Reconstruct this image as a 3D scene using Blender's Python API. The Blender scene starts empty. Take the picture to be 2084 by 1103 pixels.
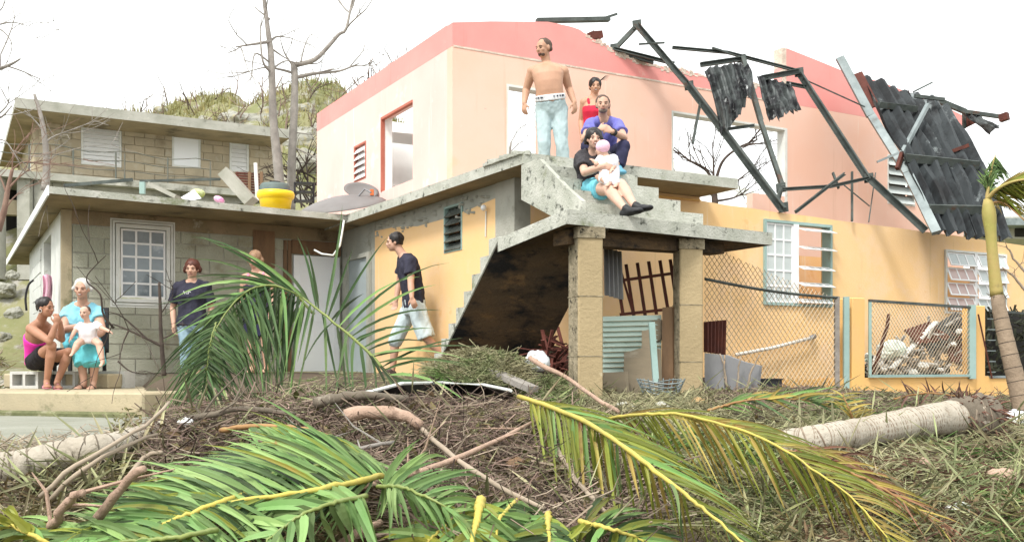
import bpy, bmesh, math, random
import numpy as np
from mathutils import Vector, Matrix, Quaternion, noise

scene = bpy.context.scene
COL = scene.collection
random.seed(7)
RNG = np.random.default_rng(7)

# ------------------------------------------------------------------ camera, sky, sun, exposure
FPX, CX, HY, PW, PH = 2050.0, 1042.0, 745.0, 2084.0, 1103.0     # focal length and horizon in photograph pixels
cam_data = bpy.data.cameras.new('camera')
cam = bpy.data.objects.new('camera', cam_data)
COL.objects.link(cam)
cam.location = (0, 0, 0)
cam.rotation_euler = (math.radians(90), 0, 0)
cam_data.sensor_width = 36.0
cam_data.lens = 36.0 * FPX / PW
cam_data.shift_y = (HY - PH / 2) / PW
cam_data.clip_start = 0.05
cam_data.clip_end = 3000
scene.camera = cam

SUN_EL, SUN_AZ = math.radians(52), math.radians(-150)      # azimuth of the light's origin, clockwise from +Y
world = bpy.data.worlds.new('World')
scene.world = world
world.use_nodes = True
wn, wl = world.node_tree.nodes, world.node_tree.links
wn.clear()
w_out = wn.new('ShaderNodeOutputWorld')
w_bg = wn.new('ShaderNodeBackground')
w_sky = wn.new('ShaderNodeTexSky')
w_sky.sky_type = 'NISHITA'
w_sky.sun_disc = False
w_sky.sun_elevation = SUN_EL
w_sky.sun_rotation = SUN_AZ
w_sky.air_density = 1.0
w_sky.dust_density = 4.0
w_hs = wn.new('ShaderNodeHueSaturation')
w_hs.inputs['Saturation'].default_value = 0.12
w_mix = wn.new('ShaderNodeMixRGB')
w_mix.inputs[0].default_value = 0.72
w_mix.inputs[2].default_value = (9.6, 9.9, 9.8, 1)          # even cloud deck over the Nishita sky
wl.new(w_sky.outputs[0], w_hs.inputs['Color'])
wl.new(w_hs.outputs[0], w_mix.inputs[1])
wl.new(w_mix.outputs[0], w_bg.inputs['Color'])
w_bg.inputs['Strength'].default_value = 0.102
wl.new(w_bg.outputs[0], w_out.inputs['Surface'])

sun_data = bpy.data.lights.new('sun', 'SUN')
sun_data.energy = 1.5
sun_data.angle = math.radians(11)
sun_data.color = (1.0, 0.965, 0.91)
sun = bpy.data.objects.new('sun', sun_data)
COL.objects.link(sun)
sd = Vector((math.sin(SUN_AZ) * math.cos(SUN_EL), math.cos(SUN_AZ) * math.cos(SUN_EL), math.sin(SUN_EL)))
sun.rotation_euler = sd.to_track_quat('Z', 'Y').to_euler()
sun.location = sd * 60

vs = scene.view_settings
vs.view_transform = 'Standard'
vs.look = 'None'
vs.gamma = 1
vs.exposure = 1.15
vs.use_curve_mapping = False

# ------------------------------------------------------------------ helpers
def P(px, py, Y):
    return Vector(((px - CX) / FPX * Y, Y, (HY - py) / FPX * Y))
def PZ(px, py, Z):
    Y = Z * FPX / (HY - py)
    return Vector(((px - CX) / FPX * Y, Y, Z))
def lerp(a, b, t):
    return a + (b - a) * t
def V(*a):
    return Vector(a)
def sstep(a, b, x):
    t = min(1, max(0, (x - a) / (b - a)))
    return t * t * (3 - 2 * t)
def interp(tab, x):
    if x <= tab[0][0]: return tab[0][1]
    for (a, va), (b, vb) in zip(tab, tab[1:]):
        if x <= b: return va + (vb - va) * (x - a) / (b - a)
    return tab[-1][1]

class MB:
    """collects shapes and links them as one mesh object"""
    def __init__(s): s.v, s.f = [], []
    def add(s, vs_, fs):
        n = len(s.v)
        s.v.extend([tuple(q) for q in vs_])
        s.f.extend([tuple(i + n for i in f) for f in fs])
        return s
    def box(s, lo, hi):
        x0, y0, z0 = lo; x1, y1, z1 = hi
        return s.add([(x0,y0,z0),(x1,y0,z0),(x1,y1,z0),(x0,y1,z0),(x0,y0,z1),(x1,y0,z1),(x1,y1,z1),(x0,y1,z1)],
                     [(3,2,1,0),(4,5,6,7),(0,1,5,4),(1,2,6,5),(2,3,7,6),(3,0,4,7)])
    def obox(s, o, a, b, c):
        """box from corner o along the three edge vectors"""
        o, a, b, c = map(Vector, (o, a, b, c))
        if a.cross(b).dot(c) < 0: a, b = b, a
        p = [o, o+a, o+a+b, o+b, o+c, o+a+c, o+a+b+c, o+b+c]
        return s.add(p, [(3,2,1,0),(4,5,6,7),(0,1,5,4),(1,2,6,5),(2,3,7,6),(3,0,4,7)])
    def bar(s, p, q, w, h, up=(0,0,1)):
        p, q, up = Vector(p), Vector(q), Vector(up)
        d = (q - p).normalized()
        if abs(d.dot(up.normalized())) > .98: up = Vector((0, 1, 0.01))
        r = d.cross(up).normalized(); u = r.cross(d).normalized()
        return s.obox(p - r*w/2 - u*h/2, q - p, r*w, u*h)
    def tube(s, pts, rad, n=6, cap=True):
        pts = [Vector(p) for p in pts]
        if not hasattr(rad, '__len__'): rad = [rad] * len(pts)
        m = len(pts); base = len(s.v)
        t0 = (pts[1] - pts[0]).normalized()
        ref = Vector((0,0,1)) if abs(t0.z) < .9 else Vector((1,0,0))
        r = t0.cross(ref).normalized()
        for i in range(m):
            t = (pts[min(i+1, m-1)] - pts[max(i-1, 0)])
            t = t.normalized() if t.length > 1e-9 else t0
            r = (r - t * r.dot(t))
            r = r.normalized() if r.length > 1e-6 else t.orthogonal().normalized()
            u = t.cross(r)
            for k in range(n):
                a = 2*math.pi*k/n
                s.v.append(tuple(pts[i] + (r*math.cos(a) + u*math.sin(a)) * rad[i]))
        for i in range(m-1):
            for k in range(n):
                a, b = base+i*n+k, base+i*n+(k+1) % n
                s.f.append((a, b, b+n, a+n))
        if cap:
            s.f.append(tuple(base + k for k in range(n))[::-1])
            s.f.append(tuple(base + (m-1)*n + k for k in range(n)))
        return s
    def loft(s, rings, cap=True):
        """rings: lists of equally many points"""
        base = len(s.v); n = len(rings[0])
        for r in rings: s.v.extend([tuple(q) for q in r])
        for i in range(len(rings)-1):
            for k in range(n):
                a, b = base+i*n+k, base+i*n+(k+1) % n
                s.f.append((a, b, b+n, a+n))
        if cap:
            s.f.append(tuple(base + k for k in range(n))[::-1])
            s.f.append(tuple(base + (len(rings)-1)*n + k for k in range(n)))
        return s
    def ell(s, c, r, n=14, m=9, rot=None):
        """ellipsoid, r = radii, rot = 3x3 matrix whose columns are its axes"""
        c = Vector(c); rings = []
        for i in range(1, m):
            th = math.pi * i / m
            ring = []
            for k in range(n):
                a = 2*math.pi*k/n
                q = Vector((r[0]*math.sin(th)*math.cos(a), r[1]*math.sin(th)*math.sin(a), -r[2]*math.cos(th)))
                ring.append(c + (rot @ q if rot else q))
            rings.append(ring)
        base = len(s.v)
        s.loft(rings, cap=False)
        for q, ii, rev in ((-r[2], 0, True), (r[2], m-2, False)):
            s.v.append(tuple(c + (rot @ Vector((0,0,q)) if rot else Vector((0,0,q)))))
            top = len(s.v)-1
            for k in range(n):
                a, b = base+ii*n+k, base+ii*n+(k+1) % n
                s.f.append((b, a, top) if rev else (a, b, top))
        return s
    def prism(s, poly, z0, z1):
        n = len(poly)
        area = sum(poly[i][0]*poly[(i+1)%n][1]-poly[(i+1)%n][0]*poly[i][1] for i in range(n))
        if area < 0: poly = poly[::-1]
        zz0 = z0 if hasattr(z0, '__len__') else [z0]*n
        zz1 = z1 if hasattr(z1, '__len__') else [z1]*n
        vs_ = [(p[0], p[1], z) for p, z in zip(poly, zz0)] + [(p[0], p[1], z) for p, z in zip(poly, zz1)]
        fs = [tuple(range(n))[::-1], tuple(range(n, 2*n))] + [(i, (i+1)%n, n+(i+1)%n, n+i) for i in range(n)]
        return s.add(vs_, fs)
    def build(s, name, mat, parent=None, smooth=False, origin=None, bevel=0):
        off = Vector(origin) if origin is not None else (world_of(parent) if parent else Vector((0,0,0)))
        me = bpy.data.meshes.new(name)
        me.from_pydata([(a-off.x, b-off.y, c-off.z) for a, b, c in s.v], [], s.f)
        if smooth: me.polygons.foreach_set('use_smooth', [True]*len(me.polygons))
        me.update()
        o = bpy.data.objects.new(name, me)
        if mat: me.materials.append(mat)
        COL.objects.link(o)
        if parent is None or origin is not None: o.location = off - (world_of(parent) if parent else Vector((0,0,0)))
        if parent: o.parent = parent
        if bevel:
            b = o.modifiers.new('bevel', 'BEVEL'); b.width = bevel; b.segments = 1; b.limit_method = 'ANGLE'
        return o

def world_of(o):
    v = Vector((0,0,0))
    while o: v += o.location; o = o.parent
    return v
def tag(o, label=None, cat=None, group=None, kind=None):
    if label: o['label'] = label
    if cat: o['category'] = cat
    if group: o['group'] = group
    if kind: o['kind'] = kind
    return o
def thing(name, label, cat, loc, group=None):
    o = bpy.data.objects.new(name, None)
    o.location = loc; o.empty_display_size = .1
    COL.objects.link(o)
    return tag(o, label, cat, group)
def base_of(mb):
    a = np.array(mb.v); return Vector((a[:,0].mean(), a[:,1].mean(), a[:,2].min()))
def solo(name, mb, mat, label, cat, group=None, smooth=False, bevel=0):
    """a thing that is one mesh, its origin at its base"""
    return tag(mb.build(name, mat, None, smooth, base_of(mb), bevel), label, cat, group)

# ------------------------------------------------------------------ materials
def M(name, base, var=None, scale=3.0, rough=.8, bump=0.0, bscale=30.0, stains=(), spec=.3, island=0.0, objrand=0.0,
      stretch=(1,1,1), metal=0.0, trans=0.0, det=6.0, attr=None, streak=None):
    m = bpy.data.materials.new(name); m.use_nodes = True
    n, l = m.node_tree.nodes, m.node_tree.links
    b = n['Principled BSDF']
    b.inputs['Roughness'].default_value = rough
    b.inputs['Specular IOR Level'].default_value = spec
    b.inputs['Metallic'].default_value = metal
    tc = n.new('ShaderNodeTexCoord')
    geo = n.new('ShaderNodeNewGeometry')
    mp = n.new('ShaderNodeMapping'); mp.inputs['Scale'].default_value = stretch
    l.new(geo.outputs['Position'] if attr != 'obj' else tc.outputs['Object'], mp.inputs['Vector'])
    def nz(sc, d=det, r=.6):
        t = n.new('ShaderNodeTexNoise'); t.inputs['Scale'].default_value = sc
        t.inputs['Detail'].default_value = d; t.inputs['Roughness'].default_value = r
        l.new(mp.outputs[0], t.inputs['Vector']); return t.outputs['Fac']
    def ramp(src, lo, hi):
        r = n.new('ShaderNodeMapRange'); r.inputs['From Min'].default_value = lo; r.inputs['From Max'].default_value = hi
        r.clamp = True; l.new(src, r.inputs['Value']); return r.outputs[0]
    def mix(f, a, c):
        x = n.new('ShaderNodeMixRGB')
        if isinstance(f, (int, float)): x.inputs[0].default_value = f
        else: l.new(f, x.inputs[0])
        for i, q in ((1, a), (2, c)):
            if isinstance(q, tuple): x.inputs[i].default_value = (*q, 1)
            else: l.new(q, x.inputs[i])
        return x.outputs[0]
    var = var or tuple(c*.75 for c in base)
    col = mix(ramp(nz(scale), .35, .65), base, var)
    for st in stains:
        c, sc, lo, hi = st[:4]
        col = mix(ramp(nz(sc, 8, .7), lo, hi), col, c)
    if streak:                                        # water runs: noise drawn out vertically
        for (c, sx, sz, lo, hi) in streak:
            mp2 = n.new('ShaderNodeMapping'); mp2.inputs['Scale'].default_value = (sx, sx, sz); l.new(geo.outputs['Position'], mp2.inputs['Vector'])
            t = n.new('ShaderNodeTexNoise'); t.inputs['Scale'].default_value = 1; t.inputs['Detail'].default_value = 7; t.inputs['Roughness'].default_value = .65
            l.new(mp2.outputs[0], t.inputs['Vector']); col = mix(ramp(t.outputs['Fac'], lo, hi), col, c)
    if island or objrand:
        src = geo.outputs['Random Per Island'] if island else n.new('ShaderNodeObjectInfo').outputs['Random']
        k = island or objrand
        hs = n.new('ShaderNodeHueSaturation')
        vr = n.new('ShaderNodeMapRange'); vr.inputs['To Min'].default_value = 1-k; vr.inputs['To Max'].default_value = 1+k
        l.new(src, vr.inputs['Value']); l.new(vr.outputs[0], hs.inputs['Value'])
        hr = n.new('ShaderNodeMapRange'); hr.inputs['To Min'].default_value = .5-.03*k; hr.inputs['To Max'].default_value = .5+.03*k
        wv = n.new('ShaderNodeMath'); wv.operation = 'MULTIPLY'; wv.inputs[1].default_value = 7.31
        fr = n.new('ShaderNodeMath'); fr.operation = 'FRACT'
        l.new(src, wv.inputs[0]); l.new(wv.outputs[0], fr.inputs[0]); l.new(fr.outputs[0], hr.inputs['Value']); l.new(hr.outputs[0], hs.inputs['Hue'])
        l.new(col, hs.inputs['Color']); col = hs.outputs[0]
    l.new(col, b.inputs['Base Color'])
    if bump:
        bp = n.new('ShaderNodeBump'); bp.inputs['Strength'].default_value = bump; bp.inputs['Distance'].default_value = .02
        l.new(nz(bscale, 8, .65), bp.inputs['Height']); l.new(bp.outputs[0], b.inputs['Normal'])
    if trans:
        tr = n.new('ShaderNodeBsdfTranslucent'); l.new(col, tr.inputs['Color'])
        mx = n.new('ShaderNodeMixShader'); mx.inputs[0].default_value = trans
        l.new(b.outputs[0], mx.inputs[1]); l.new(tr.outputs[0], mx.inputs[2])
        l.new(mx.outputs[0], n['Material Output'].inputs['Surface'])
    return m

CONC = (.42,.41,.36)
m = {}
m['concrete'] = M('concrete', (.43,.42,.37), (.30,.30,.25), 2.2, .9, .5, 35, [((.10,.10,.075), 1.6, .56, .70), ((.55,.53,.46), 5, .60, .72)])
m['concrete_edge'] = M('weathered concrete edge', (.54,.54,.48), (.38,.39,.33), 4, .9, .8, 45, [((.07,.075,.06), 9, .56, .66), ((.20,.22,.12), 3, .58, .7)])
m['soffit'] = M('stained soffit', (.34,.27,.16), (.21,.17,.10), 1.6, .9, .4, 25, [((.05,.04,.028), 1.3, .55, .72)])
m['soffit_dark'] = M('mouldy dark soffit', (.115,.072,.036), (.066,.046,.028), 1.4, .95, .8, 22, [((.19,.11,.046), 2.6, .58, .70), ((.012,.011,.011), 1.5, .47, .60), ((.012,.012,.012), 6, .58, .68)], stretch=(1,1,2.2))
m['pink'] = M('pale pink plaster', (.79,.49,.375), (.79,.53,.43), 1.1, .85, .12, 60, [((.80,.47,.24), .9, .60, .78), ((.66,.30,.26), 14, .69, .74), ((.84,.74,.68), 2.6, .66, .74)], streak=[((.66,.40,.28), 5, .35, .60, .78), ((.82,.70,.62), 9, .5, .62, .76)])
m['pink_side'] = M('pale pink side plaster', (.80,.50,.445), (.80,.55,.50), 1.0, .85, .12, 60, [((.84,.74,.72), 1.5, .58, .72), ((.70,.36,.33), 16, .70, .74)], streak=[((.70,.46,.40), 6, .4, .62, .80), ((.84,.78,.76), 9, .5, .60, .74)])
m['salmon'] = M('salmon parapet paint', (.76,.29,.265), (.75,.33,.30), 1.3, .85, .15, 60, [((.76,.42,.36), 4, .62, .72), ((.76,.62,.56), 9, .69, .74)], streak=[((.58,.25,.22), 7, .6, .60, .78)])
m['plaster_cut'] = M('broken plaster edge', (.72,.62,.52), (.55,.44,.36), 6, .95, .8, 40)
m['reveal'] = M('red window reveal', (.50,.17,.12), (.42,.13,.09), 4, .85, .1, 40)
m['white_room'] = M('white room plaster', (.84,.84,.82), (.80,.80,.78), 2, .9, .1, 40, [((.6,.55,.48), 3, .66, .78)])
m['yellow'] = M('yellow ochre house paint', (.80,.515,.235), (.80,.545,.295), .9, .85, .2, 55, [((.50,.46,.38), 2.3, .715, .73), ((.80,.56,.36), 1.1, .52, .70), ((.45,.28,.12), 12, .70, .76), ((.70,.36,.08), 2.2, .62, .76)], streak=[((.52,.36,.18), 6, .4, .62, .82), ((.80,.66,.48), 8, .5, .62, .76)])
m['yellow_deep'] = M('yellow ochre paint of low wall', (.78,.47,.16), (.75,.46,.19), 1.4, .85, .2, 55, [((.42,.33,.18), 3, .62, .76), ((.45,.28,.12), 12, .70, .76)])
m['grey_render'] = M('grey unpainted render', (.40,.40,.35), (.31,.32,.28), 2, .9, .5, 35, [((.16,.16,.12), 2.4, .56, .7)])
m['block'] = M('cinder block', (.43,.43,.35), (.33,.34,.26), 1.6, .95, .8, 50, [((.20,.16,.09), .8, .54, .70), ((.54,.53,.46), 2, .60, .7), ((.15,.14,.09), 5, .64, .74)], objrand=.06)
m['block_tan'] = M('tan block', (.47,.40,.285), (.37,.32,.23), 2.0, .95, .6, 50, [((.24,.19,.12), 1.0, .58, .74), ((.52,.49,.40), 1.4, .54, .68)], objrand=.07)
m['mortar'] = M('mortar', (.40,.39,.33), (.32,.31,.26), 3, .95, .6, 50, [((.14,.11,.07), 1.1, .56, .72)])
m['mortar_tan'] = M('tan mortar', (.44,.375,.27), (.36,.31,.22), 3, .95, .6, 50)
m['pillar'] = M('tan concrete pillar', (.43,.335,.195), (.36,.28,.16), 1.5, .9, .5, 30, [((.14,.11,.06), 2.2, .60, .74), ((.52,.45,.31), 4, .62, .72)])
m['pillar_rough'] = M('pitted concrete', (.38,.32,.22), (.20,.17,.11), 14, .95, 1, 30, [((.04,.035,.025), 17, .56, .64)])
m['white'] = M('white paint', (.80,.80,.79), (.74,.75,.75), 3, .5, .05, 40)
m['offwhite'] = M('weathered white paint', (.70,.71,.68), (.60,.62,.58), 5, .7, .2, 40, [((.40,.36,.28), 7, .64, .74)])
m['door'] = M('white door paint', (.84,.86,.88), (.82,.85,.87), 1.5, .45, .03, 20)
m['glass'] = M('window glass', (.20,.24,.26), (.13,.16,.18), 2.5, .12, 0, 10, [((.42,.46,.48), 2.1, .56, .70)], spec=.6)
m['glass_dark'] = M('dark louvre glass', (.075,.085,.075), (.12,.13,.12), 6, .2, 0, 10, spec=.6)
m['glass_pale'] = M('pale louvre glass', (.50,.54,.53), (.42,.47,.46), 3, .2, 0, 10, spec=.5)
m['glass_red'] = M('glass with painted red reflection', (.52,.40,.37), (.42,.28,.25), 2, .25, 0, 10, spec=.5)  # reddish reflections painted into the pane colour
m['teal'] = M('pale teal metal paint', (.30,.42,.39), (.25,.36,.33), 4, .55, .1, 30, [((.25,.15,.08), 9, .66, .74)])
m['mint'] = M('mint green sheet', (.45,.56,.49), (.52,.62,.55), 3, .6, .1, 30, [((.24,.28,.22), 5, .60, .72)])
m['steel'] = M('grey green roof steel', (.045,.055,.05), (.10,.115,.105), 5, .6, .15, 30, [((.10,.045,.025), 4, .58, .70)], metal=.25)
m['steel_pale'] = M('galvanised purlin', (.28,.32,.32), (.17,.20,.20), 3, .45, .1, 20, [((.10,.09,.08), 3, .6, .74)], metal=.3)
m['sheet'] = M('blackened roof sheet', (.020,.024,.026), (.042,.049,.052), 2.2, .65, .1, 20, [((.010,.011,.012), 2.5, .48, .60), ((.26,.29,.29), 1.5, .60, .68)], metal=.1, stretch=(1,1,.45))
m['sheet_worn'] = M('sooty torn roof sheet', (.07,.08,.078), (.03,.034,.034), 5, .5, .3, 20, [((.012,.012,.014), 5, .48, .58), ((.45,.47,.46), 5, .62, .70)], metal=.2)
m['wood_red'] = M('red brown wood', (.14,.042,.03), (.09,.03,.022), 6, .8, .3, 40)
m['rust'] = M('rusty iron', (.115,.035,.022), (.075,.026,.02), 8, .8, .3, 50)
m['ply'] = M('weathered plywood', (.30,.245,.17), (.23,.19,.135), 3, .9, .2, 40, [((.40,.36,.28), 3, .58, .72)], stretch=(1,1,3))
m['ply_brown'] = M('brown board', (.22,.135,.075), (.16,.10,.06), 3, .85, .2, 40, [((.09,.05,.03), 4, .6, .72)], stretch=(3,3,.6))
m['rock'] = M('pale hillside rock', (.36,.355,.31), (.25,.245,.20), 1.6, .95, 1, 9, [((.13,.12,.08), 2.2, .54, .64), ((.34,.29,.14), 1.6, .54, .66)])
m['yellow_tub'] = M('yellow plastic', (.88,.62,.015), (.86,.58,.01), 2, .35, .02, 10, spec=.5)
m['black'] = M('black plastic', (.016,.016,.018), (.025,.025,.028), 5, .5, .1, 30)
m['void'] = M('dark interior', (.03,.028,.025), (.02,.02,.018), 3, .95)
m['grey_sheet'] = M('dull grey metal sheet', (.27,.27,.27), (.20,.20,.21), 2, .5, .1, 20, [((.13,.10,.08), 3, .6, .74)], metal=.2)
m['dish'] = M('grey satellite dish', (.21,.20,.195), (.17,.16,.155), 2, .6, .1, 20)
m['wire'] = M('galvanised fence wire', (.42,.36,.27), (.34,.27,.19), 8, .6, 0, 20, metal=.3)
m['pipe'] = M('white plastic pipe', (.72,.70,.66), (.62,.58,.52), 4, .5, .05, 30)
m['pole_pink'] = M('peeled pinkish wood', (.47,.325,.245), (.36,.245,.18), 7, .85, .8, 40, [((.20,.13,.09), 10, .56, .68)], stretch=(1,1,1))
m['bag'] = M('white plastic bag', (.78,.79,.80), (.70,.72,.74), 4, .5, .5, 12)
m['tarp'] = M('black tarpaulin', (.012,.012,.014), (.02,.02,.023), 4, .45, .4, 9)
m['bark'] = M('grey bark', (.20,.165,.125), (.12,.10,.075), 5, .95, 1, 18, [((.33,.29,.23), 4, .60, .7)], stretch=(1,1,.35))
m['bark_pale'] = M('pale grey bark', (.31,.285,.255), (.21,.19,.17), 6, .95, .6, 18)
m['bark_dark'] = M('dark wet bark', (.045,.034,.028), (.08,.06,.048), 6, .95, .6, 18)
m['twig'] = M('dry twigs', (.235,.175,.135), (.115,.08,.062), 2, .95, 0, 20, [((.27,.20,.14), 1.5, .58, .7)], island=.7)
m['twig_pale'] = M('pale dry twigs', (.36,.295,.22), (.26,.21,.155), 3, .95, 0, 20, island=.3)
m['palmbark'] = M('palm trunk bark', (.46,.415,.345), (.36,.315,.25), 4, .95, .9, 26, [((.20,.155,.11), 6, .60, .7), ((.14,.11,.08), 16, .62, .7)])
m['palmring'] = M('dark ring scar of palm trunk', (.20,.15,.11), (.32,.265,.20), 9, .95, .6, 22)
m['rootball'] = M('red brown palm roots', (.15,.075,.05), (.09,.055,.04), 5, .95, .6, 22, island=.5)
m['palmyellow'] = M('yellow green palm sheath', (.40,.29,.11), (.33,.31,.085), 3, .6, .3, 20, [((.22,.17,.07), 4, .56, .70), ((.46,.42,.12), 3, .60, .7)])
m['leaf'] = M('green palm leaflet', (.165,.285,.085), (.24,.35,.14), 2.5, .6, 0, 10, [((.30,.30,.09), 3.5, .60, .74), ((.26,.18,.07), 8, .66, .74)], objrand=.55, trans=.3, spec=.2)
m['leaf_dark'] = M('dark green palm leaflet', (.048,.088,.032), (.080,.125,.048), 2.5, .55, 0, 10, [((.20,.17,.06), 6, .64, .74)], objrand=.6, trans=.2, spec=.22)
m['leaf_yellow'] = M('yellowing palm leaflet', (.285,.285,.045), (.19,.245,.045), 1.8, .45, 0, 10, [((.36,.235,.05), 1.6, .58, .72)], objrand=.35, trans=.3, spec=.35)
m['leaf_brown'] = M('browning palm leaflet', (.345,.24,.065), (.30,.28,.06), 1.8, .55, 0, 10, [((.165,.065,.03), 1.8, .52, .66)], objrand=.4, trans=.2)
m['rachis_yellow'] = M('yellow palm rib', (.52,.42,.085), (.42,.36,.09), 4, .55, .3, 30, [((.30,.29,.08), 5, .56, .7), ((.32,.20,.08), 9, .62, .72)], spec=.25)
m['leaf_red'] = M('red brown dead leaflet', (.20,.085,.05), (.28,.16,.08), 2, .7, 0, 10, [((.09,.045,.035), 2.5, .54, .68)], objrand=.5, trans=.15)
m['strip'] = M('loose dry leaf strips', (.34,.29,.19), (.20,.25,.10), .9, .8, 0, 10, [((.16,.10,.06), 1.2, .55, .68)], island=.5, trans=.15)
m['rachis_green'] = M('green palm rib', (.22,.26,.07), (.17,.22,.06), 3, .4, .05, 20, spec=.4)
m['rachis_brown'] = M('brown palm stalk', (.36,.21,.085), (.27,.14,.055), 4, .6, .2, 20)
m['grass_dry'] = M('dry grass', (.36,.30,.14), (.25,.25,.10), .6, .9, 0, 10, [((.16,.20,.06), .5, .55, .68)], island=.35, trans=.25)
m['clip'] = M('pale cut grass', (.27,.275,.145), (.36,.32,.20), 1, .9, 0, 10, [((.10,.19,.045), .8, .50, .60), ((.12,.075,.045), 1.1, .58, .68)], island=.4, trans=.2)
m['palmtan'] = M('tan palm trunk bark', (.31,.235,.165), (.22,.165,.115), 3, .95, .8, 26, [((.12,.09,.065), 4, .58, .7), ((.40,.35,.27), 5, .62, .72)])
m['litter'] = M('leaf litter', (.13,.14,.045), (.17,.115,.065), 2, .8, 0, 10, [((.085,.15,.045), 1.2, .55, .65)], island=.5, trans=.15)
m['soil'] = M('littered soil', (.115,.085,.058), (.060,.046,.033), 1.8, .95, .8, 14, [((.19,.155,.11), 3, .60, .72), ((.065,.09,.034), 1.3, .58, .7)])
m['drive'] = M('worn concrete drive', (.30,.30,.25), (.23,.235,.19), 1.2, .95, .9, 30, [((.13,.14,.07), 5, .60, .70), ((.22,.24,.17), 2.2, .60, .72), ((.38,.39,.36), 4, .6, .7)])
m['porch'] = M('porch concrete', (.46,.385,.255), (.36,.31,.21), 2, .9, .4, 40, [((.16,.16,.085), 2.6, .58, .7)])
# grass in patches of green on the hill and the ground keep their own colour from noise
# ------------------------------------------------------------------ ground
F = 2.15                                           # level of the upper floor slab above the eye
L = Vector((-.489, .872)).normalized()             # left faces run this way, going back
R = Vector((L.y, -L.x))                            # front faces run this way, going back to the right

GB = [(-30,-1.9),(0,-1.5),(3,-1.08),(4.6,-.86),(6.2,-.62),(8,-.42),(9.2,-.30),(10.5,-.17),(12,-.11),(14,-.10),(16,-.05),(20,0),(60,-.5),(400,-6)]
def hill(x, y):
    """rise behind the houses on the left"""
    k = sstep(19.5, 25.8, y) * sstep(1.5, -3.0, x + (y-16)*.02) * 4.3
    bank = sstep(11.2, 16, y) * sstep(-6.9, -8.2, x + (y-13)*.49) * 1.8 * (1 - sstep(16, 22, y))
    d = max(0.0, 1 - ((x + 9.0) / 10.5)**2) if x > -9.0 else max(0.0, 1 - ((x + 9.0) / 15)**2)
    h = sstep(31, 40, y) * (1 - sstep(46, 75, y)) * 6.6 * d**.8
    if h > .05: h += 1.1*noise.noise(Vector((x*.33, y*.33, 2))) * min(1, h) + .5*noise.noise(Vector((x*.9, y*.9, 7))) * min(1, h)
    return k + bank + h
def ground(x, y):
    z = interp(GB, y)
    z -= .07 * max(0, min(x, 9) - 2) * sstep(5, 10, y)
    dr = sstep(-1.5, -2.4, x) * sstep(4.9, 5.6, y) * (1 - sstep(10.3, 10.7, y))     # level drive on the left
    z = z*(1-dr) + (-.52)*dr
    if 4 < y < 13:
        z += .36*math.exp(-(((x+.25)/.75)**2 + ((y-9.6)/.6)**2))
        z += .20*math.exp(-(((x+1.0)/1.0)**2 + ((y-6.6)/.9)**2))
        z += .045*noise.noise(Vector((x*1.7, y*1.7, 0))) * (1-dr) * (1 - sstep(12, 14, y))
    pk = sstep(10.42, 10.6, y) * (1 - sstep(14.5, 15.2, y)) * sstep(-.352, -.372, x/max(y, 1))
    z = z*(1-pk) - .40*pk
    return z + hill(x, y)
def G(px, py, lo=2.0, hi=60.0):
    """where the ray through a photograph pixel meets the ground"""
    Y = lo
    while Y < hi:
        p = P(px, py, Y)
        if p.z <= ground(p.x, Y): return Vector((p.x, Y, ground(p.x, Y)))
        Y += .04
    return P(px, py, hi)

def axis(a, b, n, lim):
    c = list(np.linspace(a, b, n)); s = (b-a)/(n-1); lo, hi = a, b
    while hi < lim: s *= 1.35; hi += s; c.append(hi)
    s = (b-a)/(n-1)
    while lo > -lim: s *= 1.35; lo -= s; c.insert(0, lo)
    return c
gx, gy = axis(-14, 12, 131, 600), axis(1, 48, 190, 900)
gm = MB(); nx = len(gx)
gm.v = [(x, y, ground(x, y)) for y in gy for x in gx]
gm.f = [(j*nx+i, j*nx+i+1, (j+1)*nx+i+1, (j+1)*nx+i) for j in range(len(gy)-1) for i in range(nx-1)]
ground_o = tag(gm.build('ground', m['soil'], smooth=True), kind='structure')
hillm = M('hillside earth and grass', (.25,.235,.125), (.17,.18,.075), .9, .95, 1, 6, [((.34,.325,.285), 1.3, .52, .62), ((.15,.165,.06), .8, .56, .68), ((.13,.09,.06), 2.2, .58, .68)])
ground_o.data.materials.append(hillm)
mi = np.zeros(len(ground_o.data.polygons), dtype=np.int32)
for pl in ground_o.data.polygons:
    c = pl.center
    if c.y > 14.5 or (c.x < -6.6 - (c.y-12.5)*.45 and c.y > 11.3): mi[pl.index] = 1
ground_o.data.polygons.foreach_set('material_index', mi)

# level worn concrete drive on the left
dm = MB(); dn = 26
def drv(i, j):
    x = lerp(-9.5, -1.95 - .35*abs(math.sin(j*.9)) - .2*math.sin(j*2.3), i/dn); y = lerp(5.35, 10.42, j/18)
    return (x, y, -.52 + .02 + .012*noise.noise(Vector((x*.8, y*.8, 4))) - .06*max(0, i-dn+1))
dm.v = [drv(i, j) for j in range(19) for i in range(dn+1)]
dm.f = [(j*(dn+1)+i, j*(dn+1)+i+1, (j+1)*(dn+1)+i+1, (j+1)*(dn+1)+i) for j in range(18) for i in range(dn)]
tag(dm.build('concrete_drive', m['drive'], smooth=True), kind='structure')

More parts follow.
